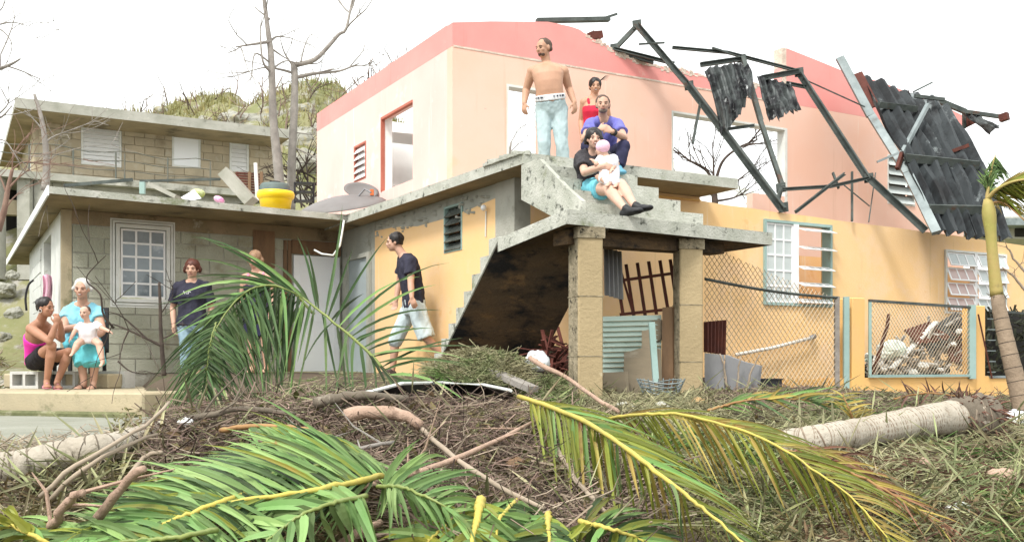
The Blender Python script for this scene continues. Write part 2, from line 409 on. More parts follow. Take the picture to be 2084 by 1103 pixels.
# ------------------------------------------------------------------ wall planes
class Plane:
    def __init__(s, o, d, out):
        s.o, s.d, s.out = Vector(o), Vector(d).normalized(), Vector(out).normalized()
        s.ang = math.atan2(s.d.y, s.d.x)
    def t(s, px):
        k = (px - CX)/FPX
        return (k*s.o.y - s.o.x)/(s.d.x - k*s.d.y)
    def Y(s, px): return s.o.y + s.d.y*s.t(px)
    def z(s, px, py): return (HY - py)/FPX*s.Y(px)
    def at(s, t, z, d=0.0):
        q = s.o + s.d*t + s.out*d
        return Vector((q.x, q.y, z))
    def px(s, px, py, d=0.0): return s.at(s.t(px), s.z(px, py), d)
def pbox(mb, pl, t0, t1, z0, z1, d0, d1):
    if t0 > t1: t0, t1 = t1, t0
    o = pl.at(t0, z0, d0)
    return mb.obox(o, pl.at(t1, z0, d0)-o, pl.at(t0, z0, d1)-o, Vector((0, 0, z1-z0)))
def wall_mb(pl, t0, t1, z0, z1, holes=(), top=None, thick=.15, breaks=()):
    ts = {t0, t1} | {h[0] for h in holes} | {h[1] for h in holes} | set(breaks)
    if top: ts |= {t for t, z in top}
    ts = sorted(t for t in ts if t0-1e-9 <= t <= t1+1e-9)
    zs = sorted({z0, z1} | {h[2] for h in holes if z0 < h[2] < z1} | {h[3] for h in holes if z0 < h[3] < z1})
    tp = (lambda t: interp(top, t)) if top else (lambda t: z1)
    zz = lambda i, j: min(zs[j], tp(ts[i])) if j < len(zs)-1 else tp(ts[i])
    def keep(i, j):
        if not (0 <= i < len(ts)-1 and 0 <= j < len(zs)-1): return False
        tm, zm = (ts[i]+ts[i+1])/2, (zs[j]+zs[j+1])/2
        if any(h[0] < tm < h[1] and h[2] < zm < h[3] for h in holes): return False
        return zz(i, j+1) > zz(i, j)+1e-5 or zz(i+1, j+1) > zz(i+1, j)+1e-5
    mb = MB(); idx = {}
    def vid(i, j, b):
        k = (i, j, b)
        if k not in idx:
            idx[k] = len(mb.v); mb.v.append(tuple(pl.at(ts[i], zz(i, j), -thick if b else 0)))
        return idx[k]
    flip = pl.d.x*(-pl.out.y) + pl.d.y*pl.out.x < 0       # d, up, out must make outward faces
    def face(*q): mb.f.append(tuple(q[::-1]) if flip else tuple(q))
    for i in range(len(ts)-1):
        for j in range(len(zs)-1):
            if not keep(i, j): continue
            a, b, c, d = [(i, j), (i+1, j), (i+1, j+1), (i, j+1)]
            face(*[vid(*k, 0) for k in (a, b, c, d)])
            face(*[vid(*k, 1) for k in (d, c, b, a)])
            for (p, q, ni, nj) in ((a, b, i, j-1), (b, c, i+1, j), (c, d, i, j+1), (d, a, i-1, j)):
                if not keep(ni, nj): face(vid(*q, 0), vid(*p, 0), vid(*p, 1), vid(*q, 1))
    return mb
def blocks(pl, parent, mat, t0, t1, z0, ztop, holes=(), bw=.40, bh=.20, j=.008, proud=.002, name='cinder_block'):
    """courses of blocks, each an object; whole blocks share one mesh"""
    cache = {}; row = 0; z = z0
    while z < ztop - .03:
        zb = min(z + bh, ztop)
        t = t0 - (bw/2 if row % 2 else 0)
        while t < t1 - .02:
            segs = [(max(t, t0), min(t+bw, t1))]
            for h in holes:
                if h[2] < (z+zb)/2 < h[3]:
                    segs = [s for a, b in segs for s in ((a, min(b, h[0])), (max(a, h[1]), b)) if s[1]-s[0] > .035]
            for a, b in segs:
                key = (round(b-a-j, 2), round(zb-z-j, 2))
                if key[0] < .02 or key[1] < .02: continue
                if key not in cache:
                    mb = MB(); w, h = key; e = .004
                    o = [(0,0,0),(w,0,0),(w,0,h),(0,0,h)]; f = [(e,-.024,e),(w-e,-.024,e),(w-e,-.024,h-e),(e,-.024,h-e)]
                    mb.add(o+f, [(4,5,6,7),(0,1,5,4),(1,2,6,5),(2,3,7,6),(3,0,4,7)])
                    me = bpy.data.meshes.new(name); me.from_pydata(mb.v, [], mb.f); me.materials.append(mat); cache[key] = me
                ob = bpy.data.objects.new(name, cache[key]); COL.objects.link(ob)
                ob.location = pl.at(a + j/2, z + j/2, -.024 + proud + random.uniform(0, .006) + .008) - world_of(parent)
                flip = pl.d.x*(-pl.out.y) + pl.d.y*pl.out.x < 0
                ob.rotation_euler = (0, 0, pl.ang)
                ob.parent = parent
            t += bw
        z += bh; row += 1

Cc = Vector((-.7526, 12.75))                             # near corner of the pink upper storey
pink_left = Plane(Cc, L, -R)
pink_front = Plane(Cc, R, -L)
J = Vector((-2.352, 14.31)); K = Vector((.114, 10.13)); E = Vector((2.596, 11.57)); LC = Vector((-5.53, 12.04))
JK = (K - J).normalized()
low_left = Plane(J + R*.30, JK, -R)                      # yellow wall under the left eave, t runs towards the camera
Mc = Vector((.026, 10.87))                               # near corner of the lower storey
front = Plane(Mc, R, -L)
N0 = Vector((-5.91, 13.23)); Q = Vector((.849, .529)).normalized()
lh_front = Plane(N0, Q, Vector((Q.y, -Q.x)))             # block wall of the left house
lh_side = Plane(N0, L, -R)

# ------------------------------------------------------------------ the two-storey house
house = thing('two_storey_house', 'storm damaged two storey house, roofless pale pink upper floor over a yellow ochre ground floor', 'house', (Cc.x, Cc.y, -.3))
ZB = 4.05                                                # pink meets salmon
# left pink wall
pl = pink_left; tE = pl.t(645)
h_small = (pl.t(745), pl.t(721), pl.z(733, 367), pl.z(733, 293))
h_big = (pl.t(840), pl.t(776), pl.z(808, 378), pl.z(808, 222))
wall_mb(pl, .161, tE, F-.02, ZB, [h_small, h_big], thick=.16).build('pink_side_wall', m['pink_side'], house)
wall_mb(pl, .172, tE, ZB+.002, 4.36, thick=.17).build('side_parapet', m['salmon'], house)
# front pink wall
pl = pink_front; tF = pl.t(1961)
T = lambda px: pl.t(px)
h_door = (T(1031), T(1102), F-.02, pl.z(1060, 176))
h_wide = (T(1367), T(1602), F-.5, pl.z(1480, 243))
h_jal = (T(1806), T(1862), pl.z(1834, 418), pl.z(1834, 318))
wall_mb(pl, .0, tF, F-.5, ZB, [h_door, h_wide, h_jal], thick=.16).build('pink_front_wall', m['pink'], house)
prof = [(921,46),(1000,44),(1115,45),(1140,50),(1163,55),(1180,61),(1192,70),(1205,79),(1222,86),(1236,93),(1252,105),(1262,110),(1280,117),(1300,123),(1318,127),
        (1335,134),(1350,137),(1368,142),(1385,141),(1402,147),(1420,150),(1440,156),(1470,160),(1500,167),(1540,172),(1590,180),(1593,99),(1602,99),(1660,122),(1711,143),(1800,170),(1911,212),(1961,236)]
topz = [(T(a), pl.z(a, b)) for a, b in prof]
wall_mb(pl, .0, tF, ZB+.002, 6, top=topz, thick=.17).build('broken_parapet', m['salmon'], house)
# raw broken top edge of the parapet
mb = MB()
for (a, za), (b, zb) in zip(topz, topz[1:]):
    if T(1180) < a < T(1592) and b - a > .01:
        for k in range(3):
            t0_, t1_ = lerp(a, b, k/3), lerp(a, b, (k+1)/3); z0_ = lerp(za, zb, (k+.5)/3)
            q = random.uniform(.02, .07)
            mb.obox(pl.at(t0_, z0_-q, .004), pl.at(t1_, z0_-q, .004)-pl.at(t0_, z0_-q, .004), pl.at(t0_, z0_-q, -.18)-pl.at(t0_, z0_-q, .004), Vector((random.uniform(-.02,.02), 0, q+random.uniform(0, .03))))
pbox(mb, pl, T(1592)-.004, T(1602)-.02, ZB+.3, pl.z(1597, 99)+.004, .004, -.174)
mb.build('broken_masonry_edge', m['plaster_cut'], house)
# a low line of white plaster where the paints meet
mb = MB(); pbox(mb, pl, .01, T(1560), ZB-.012, ZB+.012, .001, .006); mb.build('plaster_ridge', m['plaster_cut'], house)
# rear wall of the upper storey, low and broken, and the white room inside
rear = Plane(Cc + R*tF + L*0, L, R)
wall_mb(rear, .02, 2.2, F-.02, 3.9, thick=.16, top=[(.02, 3.7), (.8, 3.5), (1.2, 3.0), (2.2, 2.6)]).build('pink_end_wall', m['pink'], house)
bw_ = Plane(Cc + L*(tE-.16), R, -L)
wall_mb(bw_, .175, 3.0, F-.02, 4.35, thick=.15).build('back_wall', m['white_room'], house)
rp = Plane(Cc + R*1.7, L, -R)
wall_mb(rp, 2.2, tE-.33, F+.04, 3.9, thick=.12).build('room_wall', m['white_room'], house)
mb = MB()
c0, c1 = tE-1.5, tE-.34
mb.add([rp.at(c0+.3, 3.93, .02), rp.at(c1, 3.93, .02), pink_left.at(c1, 3.93, -.17), pink_left.at(c0+.5, 3.93, -.17),
        rp.at(c0+.3, 4.0, .02), rp.at(c1, 4.0, .02), pink_left.at(c1, 4.0, -.17), pink_left.at(c0+.5, 4.0, -.17)],
       [(3,2,1,0),(4,5,6,7),(0,1,5,4),(1,2,6,5),(2,3,7,6),(3,0,4,7)])
mb.build('ceiling_remnant', m['white_room'], house)
# reveals and jambs of the big side opening
pl = pink_left
mb = MB(); t0_, t1_, z0_, z1_ = h_big
pbox(mb, pl, t1_-.03, t1_+.0, z0_, z1_, .012, -.045); pbox(mb, pl, t0_, t1_-.032, z1_-.035, z1_, .012, -.045)
mb.build('opening_frame', m['reveal'], house)
mb = MB(); pbox(mb, pl, t0_+.1, t0_+.14, z0_, z1_-.06, -.17, -.9)
mb.build('inner_jamb', m['white_room'], house); mb = MB(); pbox(mb, pl, t1_-.022, t1_-.001, z0_, z1_, -.047, -.165); mb.build('inner_jamb', m['white_room'], house)
def jalousie(pl, hole, parent, n, frame_m, slat_m, tilt=.6, fw=.025, dep=.05, lab=None):
    t0, t1, z0, z1 = hole
    fr = MB()
    pbox(fr, pl, t0, t0+fw, z0, z1, .008, -dep); pbox(fr, pl, t1-fw, t1, z0, z1, .008, -dep)
    pbox(fr, pl, t0+fw, t1-fw, z1-fw, z1, .008, -dep); pbox(fr, pl, t0+fw, t1-fw, z0, z0+fw, .008, -dep)
    fo = fr.build('louvre_window', frame_m, parent)
    h = (z1 - z0 - 2*fw)/n
    for k in range(n):
        s = MB(); zc = z0+fw+h*(k+.5); sl = h*.60
        a = pl.at(t0+fw+.003, zc - sl*math.cos(tilt), .045*math.sin(tilt)*2 - .02); b = pl.at(t0+fw+.003, zc + sl*math.cos(tilt), -.045*math.sin(tilt)*2 - .02)
        w = pl.at(t1-fw-.003, 0) - pl.at(t0+fw+.003, 0)
        nn = (b-a).cross(w).normalized()*.008
        s.obox(a, w, b-a, nn); s.build('slat', slat_m, fo)
    # dark room behind
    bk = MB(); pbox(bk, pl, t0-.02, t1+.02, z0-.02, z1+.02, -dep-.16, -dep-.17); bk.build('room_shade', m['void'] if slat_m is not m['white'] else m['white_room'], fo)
    return fo
jalousie(pink_left, h_small, house, 5, m['reveal'], m['white'], .42)
jalousie(pink_front, h_jal, house, 5, m['offwhite'], m['glass_pale'], .6)
# frame of the front doorway and of the wide opening
pl = pink_front
mb = MB(); t0_, t1_, z0_, z1_ = h_door
pbox(mb, pl, t0_, t0_+.03, z0_, z1_, .010, -.165); pbox(mb, pl, t0_+.03, t1_, z1_-.03, z1_, .010, -.165)
mb.build('doorway_frame', m['offwhite'], house)
mb = MB(); t0_, t1_, z0_, z1_ = h_wide
pbox(mb, pl, t1_-.05, t1_, z0_+.85, z1_, .006, -.165); pbox(mb, pl, t0_, t0_+.03, z0_, z1_, .006, -.165); pbox(mb, pl, t0_+.03, t1_-.052, z1_-.03, z1_, .006, -.165)
mb.build('opening_frame', m['offwhite'], house)
mb = MB(); pbox(mb, pl, T(1533), t1_-.052, F-.5, pl.z(1570, 397), -.004, -.15); mb.build('low_sill_wall', m['pink'], house)
# flanks of the rear seen through the doorway: a low pale wall far inside
mb = MB()
ip = Plane(Cc + L*3.6, R, -L)
pbox(mb, ip, .4, 4.2, F, F+.62, 0, -.1); pbox(mb, ip, .4, 4.2, F+.75, F+.79, 0, -.05)
mb.build('inner_low_wall', m['white_room'], house)

# floor slab and eaves of the whole house
def slab(mb, pts, z1, th): mb.prism([tuple(p) for p in pts], z1-th, z1)
mb = MB()
Kr = K + (E-K).normalized()*.42
slab(mb, [J, K, E, E + L*2.6, Cc + R*tF + L*.2, Cc + R*tF + L*6, J + L*5.5], F, .115)
fs = mb.build('floor_slab', m['concrete'], house)
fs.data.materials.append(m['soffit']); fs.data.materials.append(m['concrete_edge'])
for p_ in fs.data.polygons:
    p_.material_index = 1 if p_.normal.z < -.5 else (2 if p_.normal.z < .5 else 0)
# crumbled lip at the near corner
mb = MB()
for k in range(16):
    u = k/15.0
    q = lerp(K - JK*.75, K, u) if u < 1 else K
    z = F + .004
    mb.obox(Vector((q.x-.05, q.y, z-.02)), Vector((.09+.05*random.random(), .01, random.uniform(-.01,.02))), Vector((.02, .10, 0)), Vector((0, 0, random.uniform(.025, .06))))
mb.build('crumbled_lip', m['concrete_edge'], house)

# yellow ground floor, left side under the eave
pl = low_left
tG, tN = pl.t(697), (Mc - pl.o).dot(pl.d)
t_y0, t_y1 = pl.t(763), pl.t(1008)
h_j = (pl.t(904), pl.t(941), pl.z(922, 512), pl.z(922, 417))
wall_mb(pl, tG-.3, t_y0, -.35, F-.117, thick=.15).build('grey_side_wall', m['grey_render'], house)
yw = wall_mb(pl, t_y0, t_y1, -.35, F-.117, [h_j], thick=.15, top=[(t_y0, 1.90), (pl.t(800), 1.88), (pl.t(850), 1.80), (pl.t(905), 1.80), (pl.t(960), 1.83), (t_y1, 1.87)]).build('yellow_side_wall', m['yellow'], house)
wall_mb(Plane(pl.o - pl.out*.012, pl.d, pl.out), t_y0, t_y1, 1.70, F-.117, [h_j], thick=.12).build('bare_wall_top', m['grey_render'], house)
wall_mb(pl, t_y1, tN, -.35, F-.117, thick=.2).build('corner_column', m['concrete'], house)
jalousie(pl, h_j, house, 5, m['teal'], m['glass_dark'], .5)
# rough mortar clumps along the wall head
mb = MB()
for k in range(46):
    px_ = random.uniform(765, 1000); z_ = random.uniform(1.76, 1.99)
    q = pl.px(px_, 500, .0); q.z = z_
    mb.ell(q, (random.uniform(.02,.07), random.uniform(.01,.02), random.uniform(.01,.03)), 6, 4)
tag(mb.build('mortar_smears', m['grey_render'], house), kind='stuff')
# light fitting on a conduit
fit = MB(); q = pl.px(994, 424, .06); fit.ell(q, (.035,.035,.035), 10, 7)
lf = fit.build('wall_lamp', m['white'], house, True)
mb = MB(); mb.tube([pl.px(991, 430, .012), pl.px(990, 482, .012)], .009, 6); mb.build('conduit', m['offwhite'], lf)

# yellow ground floor, front
pl = front
T = lambda px: pl.t(px)
W1 = (T(1553), T(1691), pl.z(1620, 623), pl.z(1620, 452))
W2 = (T(1922), T(2046), pl.z(1984, 640), pl.z(1984, 513))
topf = [(.004, F-.117), (T(1424), F-.117), (T(1424)+.006, pl.z(1424, 408))] + [(T(a), pl.z(a, b)) for a, b in ((1480,418),(1530,424),(1580,432),(1640,439),(1700,448),(1760,456),(1820,463),(1876,471),(1940,479),(2000,488),(2084,500),(2400,534))]
fw = wall_mb(pl, .004, T(2400), -.9, 4, [W1, W2], top=topf, thick=.17)
fw.build('yellow_front_wall', m['yellow'], house)
mb = MB()                                                            # thin chipped coping left of the break
pbox(mb, pl, T(1330), T(1424), pl.z(1380, 404)-.012, pl.z(1380, 404)+.01, .001, .02); mb.build('string_course', m['yellow_deep'], house)
# room behind the windows
mb = MB(); pbox(mb, pl, T(1500), T(2100), -.3, 1.55, -.9, -.95); mb.build('room_wall', m['yellow'], house)

def pane_grid(pl, parent, t0, t1, z0, z1, nt, nz, d, bar, bar_m, pane_m, nm='sash'):
    fr = MB(); wt, wz = (t1-t0)/nt, (z1-z0)/nz
    for i in range(nt+1): pbox(fr, pl, t0+i*wt-bar/2, t0+i*wt+bar/2, z0-bar/2, z1+bar/2, d+.012, d-.012)
    for j in range(nz+1):
        for i in range(nt): pbox(fr, pl, t0+i*wt+bar/2, t0+(i+1)*wt-bar/2, z0+j*wz-bar/2, z0+j*wz+bar/2, d+.010, d-.010)
    so = fr.build(nm, bar_m, parent)
    for i in range(nt):
        for j in range(nz):
            g = MB(); pbox(g, pl, t0+i*wt+bar/2, t0+(i+1)*wt-bar/2, z0+j*wz+bar/2, z0+(j+1)*wz-bar/2, d-.003, d+.001)
            g.build('pane', pane_m(i, j) if callable(pane_m) else pane_m, so)
    return so
def awnings(pl, parent, t0, t1, z0, z1, n, npane, out, mats, closed=()):
    """top-hinged glazed louvres pushed open"""
    h = (z1-z0)/n
    for k in range(n):
        zt = z0 + h*(k+1) - .012; o_ = out if k not in closed else .015
        top_, bot = pl.at(t0, zt, .0), pl.at(t0, zt - math.sqrt(max((h*.96)**2 - o_**2, .0004)), o_)
        w = pl.at(t1, 0) - pl.at(t0, 0); dn = bot - top_; nn = dn.cross(w).normalized()*.012
        fr = MB()
        e = .10
        fr.obox(top_, w, dn*e, nn); fr.obox(top_+dn*(1-e), w, dn*e, nn)
        for i in range(npane+1):
            u = i/npane*(1-.05)
            fr.obox(top_+dn*e+w*u, w*.05, dn*(1-2*e), nn*.9)
        so = fr.build('awning_sash', m['white'], parent)
        for i in range(npane):
            g = MB(); g.obox(top_+dn*e+w*(i/npane*.95+.05)+nn*.3, w*(.95/npane-.05), dn*(1-2*e), nn*.3)
            g.build('pane', mats(k, i), so)
def win(parent, label=None):
    o = bpy.data.objects.new('window', None); COL.objects.link(o); o.parent = parent
    if label: o['label'] = label
    return o
# first window: closed sash on the left, broken open louvres on the right
def frame_box(pl, W, fw_, mat, parent, d0=.03, d1=-.12):
    t0, t1, z0, z1 = W; fr = MB()
    pbox(fr, pl, t0, t0+fw_, z0, z1, d0, d1); pbox(fr, pl, t1-fw_, t1, z0, z1, d0, d1)
    pbox(fr, pl, t0+fw_, t1-fw_, z1-fw_, z1, d0-.002, d1); pbox(fr, pl, t0+fw_, t1-fw_, z0, z0+fw_, d0-.002, d1)
    return fr.build('window_frame', mat, parent)
w1 = frame_box(pl, W1, .035, m['teal'], house)
w1['label'] = 'window with a closed white sash beside broken open louvres'
tm0, tm1 = T(1611), T(1622)
pane_grid(pl, w1, W1[0]+.05, tm0, W1[2]+.05, W1[3]-.05, 3, 5, .0, .022, m['white'], lambda i, j: m['glass_pale'])
mb = MB(); pbox(mb, pl, tm0+.012, tm1, W1[2]+.036, W1[3]-.036, .035, -.05); mb.build('mullion', m['white'], w1)
zs_ = [(1655,475,.16),(1660,512,.16),(1660,552,.13),(1660,585,.13),(1660,618,.10)]
for k, (a, b, o_) in enumerate(zs_):
    z_ = pl.z(a, b); s = MB()
    p0 = pl.at(tm1+.01, z_+.05, -.01); w = pl.at(W1[1]-.04, 0) - pl.at(tm1+.01, 0); dn = pl.at(0, -.055, o_) - pl.at(0, 0, 0)
    nn = dn.cross(w).normalized()*.010
    s.obox(p0, w, dn*.12, nn); s.obox(p0+dn*.86, w, dn*.14, nn)
    for i in range(5): s.obox(p0+dn*.12+w*(i/4*.96), w*.04, dn*.74, nn*.9)
    so = s.build('louvre', m['white'], w1)
    for i in range(4):
        g = MB(); g.obox(p0+dn*.12+w*(i/4*.96+.04)+nn*.3, w*.2, dn*.74, nn*.3); g.build('pane', m['glass_pale'], so)
w2 = frame_box(pl, W2, .03, m['offwhite'], house)
w2['label'] = 'window of white awning sashes with reddish panes behind the leaning palm'
tmid = (W2[0]+W2[1])/2 - .02
mb = MB(); pbox(mb, pl, tmid-.03, tmid+.03, W2[2]+.031, W2[3]-.031, .028, -.06); mb.build('mullion', m['white'], w2)
awnings(pl, w2, W2[0]+.035, tmid-.035, W2[2]+.03, W2[3]-.03, 4, 3, .08, lambda k, i: m['glass_red'] if k < 3 else m['glass_pale'])
awnings(pl, w2, tmid+.035, W2[1]-.035, W2[2]+.03, W2[3]-.03, 4, 3, .08, lambda k, i: m['glass_pale'])
mb = MB(); pbox(mb, pl, T(1615), T(1685), pl.z(1650, 535), pl.z(1650, 510), -.5, -.55); mb.build('curtain_band', m['yellow_deep'], house)

# ------------------------------------------------------------------ staircase
stairs = thing('concrete_staircase', 'raw concrete outside staircase with landing on two tan pillars', 'staircase', (.47, 9.2, -.3))
ZL = 1.35
Bc, Lr, A1 = PZ(1153,426,ZL), PZ(1572,474,ZL), P(1013,486,9.5)
D1 = Vector((Lr.x, Lr.y, 0)) + Vector((L.x, L.y, 0))*1.35
D2 = A1 + Vector((R.x, R.y, 0))*1.9
lmb = MB()
edge = [Bc, lerp(Bc, Lr, .33), lerp(Bc, Lr, .66), Lr, D1, D2, A1, lerp(A1, Bc, .5)]
zt_ = [ZL]*5 + [ZL, A1.z, (A1.z+ZL)/2]
zt_ = zt_[:8]
lmb.prism([(p.x, p.y) for p in edge], [z-.125 for z in zt_][::1], zt_) if sum(edge[i].x*edge[(i+1)%8].y-edge[(i+1)%8].x*edge[i].y for i in range(8)) > 0 else lmb.prism([(p.x, p.y) for p in edge][::-1], [z-.125 for z in zt_][::-1], zt_[::-1])
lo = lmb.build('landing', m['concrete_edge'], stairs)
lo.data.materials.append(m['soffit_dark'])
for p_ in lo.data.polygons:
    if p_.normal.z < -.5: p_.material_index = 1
# drip beam under the landing
mb = MB()
pa, pb = P(1163, 480, 8.95), P(1440, 500, 10.1)
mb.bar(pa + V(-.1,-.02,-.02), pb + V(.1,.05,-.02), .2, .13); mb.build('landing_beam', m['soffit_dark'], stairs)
# lower flight, climbing towards the camera
l3 = Vector((L.x, L.y, 0)); r3 = Vector((R.x, R.y, 0))
n_low = 8
TLq, TRq, FLq, FRq = P(1013, 497, 9.5), V(.864, 8.98, 1.215), P(884, 742, 11.0), P(1086, 742, 10.72)
FLq.z -= .1; FRq.z -= .1
nrm = (FLq-TLq).cross(TRq-TLq).normalized(); nrm = -nrm if nrm.z < 0 else nrm
sl = MB(); th_ = nrm*.12
NS = 6
ringa = []
for i in range(NS+1):
    a_, b_ = lerp(TLq, FLq, i/NS), lerp(TRq, FRq, i/NS)
    ringa.append([a_, b_, b_+th_, a_+th_])
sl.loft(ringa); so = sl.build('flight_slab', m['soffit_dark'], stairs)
for k in range(n_low):
    u0, u1 = k/n_low, (k+1)/n_low
    a0, a1, b0, b1 = lerp(TLq, FLq, u0), lerp(TLq, FLq, u1), lerp(TRq, FRq, u0), lerp(TRq, FRq, u1)
    zt0 = a0.z + .07
    s = MB(); o3 = [a0, a1, b1, b0]
    lo_ = [q + V(0,0,.03) for q in o3]; hi_ = [V(q.x, q.y, zt0) for q in o3]
    s.add(lo_+hi_, [(0,1,2,3),(7,6,5,4),(0,4,5,1),(1,5,6,2),(2,6,7,3),(3,7,4,0)]); s.build('step', m['concrete_edge'], stairs)
# upper flight, from the landing up to the balcony
n_up = 4; rise2 = (F - ZL)/(n_up+1)
KE = Vector(((E-K).x, (E-K).y, 0)).normalized()
up_l = Vector((K.x, K.y, 0)) + KE*.06; up_w = KE*1.18
tow = -l3
for k in range(n_up):
    z1 = F - rise2*(k+1)
    p0 = up_l + tow*(.25*k) + V(0,0,0)
    ex = 0.085*k
    s = MB(); s.obox(Vector((p0.x, p0.y, z1 - rise2*.999)), tow*.255, up_w + KE*ex, V(0,0,rise2*.999)); s.build('step', m['concrete_edge'], stairs)
s = MB()                                         # solid raking body of the flight under its steps
prof_ = [(0, F-.12), (0, F-.46), (.74, ZL-.02), (1.0, ZL-.02)]
for k in range(n_up-1, -1, -1):
    zb_ = F - rise2*(k+1) - rise2*.999 + .001
    prof_ += [(.25*k+.25, zb_), (.25*k, zb_)] if k else [(.25, zb_), (.0, zb_)]
prof_ = [q for i, q in enumerate(prof_) if i == 0 or (abs(q[0]-prof_[i-1][0]) + abs(q[1]-prof_[i-1][1])) > 1e-4]
na = len(prof_); o_ = up_l - KE*.006
for w_ in (V(0,0,0), up_w*.99):
    s.v += [tuple(o_ + w_ + tow*(t_*.995) + V(0,0,z_)) for t_, z_ in prof_]
s.f += [tuple(range(na)), tuple(range(na, 2*na))[::-1]] + [((i+1) % na, i, na+i, na+(i+1) % na) for i in range(na)]
s.build('flight_body', m['concrete'], stairs)
sp = MB()                                        # left cheek covering the step ends
ck = [(-.05, F-.118), (-.05, F-.47), (.74, ZL+.002), (1.06, ZL+.002), (1.06, ZL+.16), (.80, ZL+.32), (.55, ZL+.50), (.30, F-.118)]
nb_ = len(ck)
for w_ in (KE*-.055, KE*-.008): sp.v += [tuple(up_l + w_ + tow*t_ + V(0,0,z_)) for t_, z_ in ck]
sp.f += [tuple(range(nb_)), tuple(range(nb_, 2*nb_))[::-1]] + [((i+1) % nb_, i, nb_+i, nb_+(i+1) % nb_) for i in range(nb_)]
sp.build('cheek_wall', m['concrete_edge'], stairs)
# pillars
def pillar(px0, pxm, px1, ytop, ybot, Y):
    g = P((pxm+px1)/2, ybot, Y)
    a = P(pxm, ybot, Y); b = P(px1, ybot, Y + .05); w = (b - a); w.z = 0
    dd = Vector((-w.y, w.x, 0)).normalized()*w.length
    dd = dd + (-w.normalized())*.0
    zt = ZL - .126
    c = P(px0, ybot, Y + w.length*.9); dd = Vector((c.x - a.x, c.y - a.y, 0))
    s = MB(); o = Vector((a.x, a.y, g.z - .35))
    s.obox(o, w, dd, V(0,0,zt - o.z))
    ob = s.build('pillar', m['pillar'], stairs, bevel=.012)
    ob.data.materials.append(m['pillar_rough'])
    for p_ in ob.data.polygons:
        if p_.normal.x < -.5: p_.material_index = 1
    cap = MB(); e = .012; o2 = Vector((o.x, o.y, zt-.10)) - w.normalized()*e - dd.normalized()*e
    cap.obox(o2, w + w.normalized()*2*e, dd + dd.normalized()*2*e, V(0,0,.098)); cap.build('pillar_head', m['pillar_rough'], ob)
    for zz in (.42, .78):
        j_ = MB(); o3 = Vector((o.x, o.y, lerp(g.z, zt, 1-zz))) - w.normalized()*.003 - Vector((dd.x,dd.y,0)).normalized()*.003
        j_.obox(o3, w + w.normalized()*.006, dd.normalized()*(dd.length+.006), V(0,0,.008)); j_.build('pour_joint', m['pillar_rough'], ob)
pillar(1156, 1177, 1228, 495, 800, 8.82)
pillar(1369, 1384, 1431, 510, 808, 9.65)

# ------------------------------------------------------------------ left block house
lh = thing('block_house', 'low grey cinder block house with a wide flat concrete roof', 'house', (N0.x, N0.y, -.25))
rmb = MB()
slab(rmb, [LC, J - JK*.0, J + L*5.45, J + L*8.6 - R*.4, LC + L*9.6], F-.002, .085)
ro = rmb.build('flat_roof', m['concrete'], lh)
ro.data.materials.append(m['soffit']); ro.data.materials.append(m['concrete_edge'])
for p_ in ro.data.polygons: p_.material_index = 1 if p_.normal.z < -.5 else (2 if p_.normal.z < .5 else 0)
# white fascia board along the left edge
mb = MB(); a = Vector((LC.x, LC.y, F-.05)); b = a + l3*9.6
mb.bar(a - r3*.012, b - r3*.012, .02, .12); mb.build('fascia', m['white'], lh)
pl = lh_front
t1_ = pl.t(694)
W0 = (pl.t(235), pl.t(345), pl.z(290, 616), pl.z(290, 459))
DR = (pl.t(596), pl.t(694)-.03, -.3, pl.z(650, 521))
wall_mb(pl, 0, t1_, -.35, F-.09, [W0, DR], thick=.16).build('block_wall', m['mortar'], lh)
wallo = [o for o in lh.children if o.name.startswith('block_wall')][0]
HW = (W0[0]-.06, W0[1]+.06, W0[2]-.06, W0[3]+.05)
blocks(pl, wallo, m['block'], .12, t1_-.02, -.10, F-.28, [HW, (DR[0]-.25, DR[1]+.1, -1, DR[3]+.1)])
mb = MB(); pbox(mb, pl, .0, t1_-.01, F-.275, F-.092, .004, .014); mb.build('ring_beam', M('stained ring beam', (.30,.23,.15), (.22,.18,.11), 3, .9, .5, 30, [((.10,.07,.04), 2, .55, .68), ((.45,.42,.34), 3, .6, .7)]), lh)
mb = MB(); pbox(mb, pl, -.012, .115, -.3, F-.092, .016, -.03); mb.build('corner_post', m['porch'], lh)
# window with moulded frame, white sash of three by five panes
w0 = frame_box(pl, W0, .05, m['offwhite'], lh, .045, -.05)
w0['label'] = 'white sash window of fifteen panes'
mb = MB(); t0_, t1w, z0_, z1_ = W0
for d_, o_, ww in ((.028, .012, .03), (.02, .05, .02)):
    pbox(mb, pl, t0_-o_-ww, t0_-o_, z0_-o_-ww, z1_+o_+ww, d_, .004); pbox(mb, pl, t1w+o_, t1w+o_+ww, z0_-o_-ww, z1_+o_+ww, d_, .004)
    pbox(mb, pl, t0_-o_, t1w+o_, z1_+o_, z1_+o_+ww, d_-.001, .004); pbox(mb, pl, t0_-o_, t1w+o_, z0_-o_-ww, z0_-o_, d_-.001, .004)
mb.build('moulding', m['offwhite'], w0)
pane_grid(pl, w0, t0_+.075, t1w-.075, z0_+.075, z1_-.075, 3, 5, .02, .026, m['white'], lambda i, j: m['glass_dark'] if j == 4 else m['glass'])
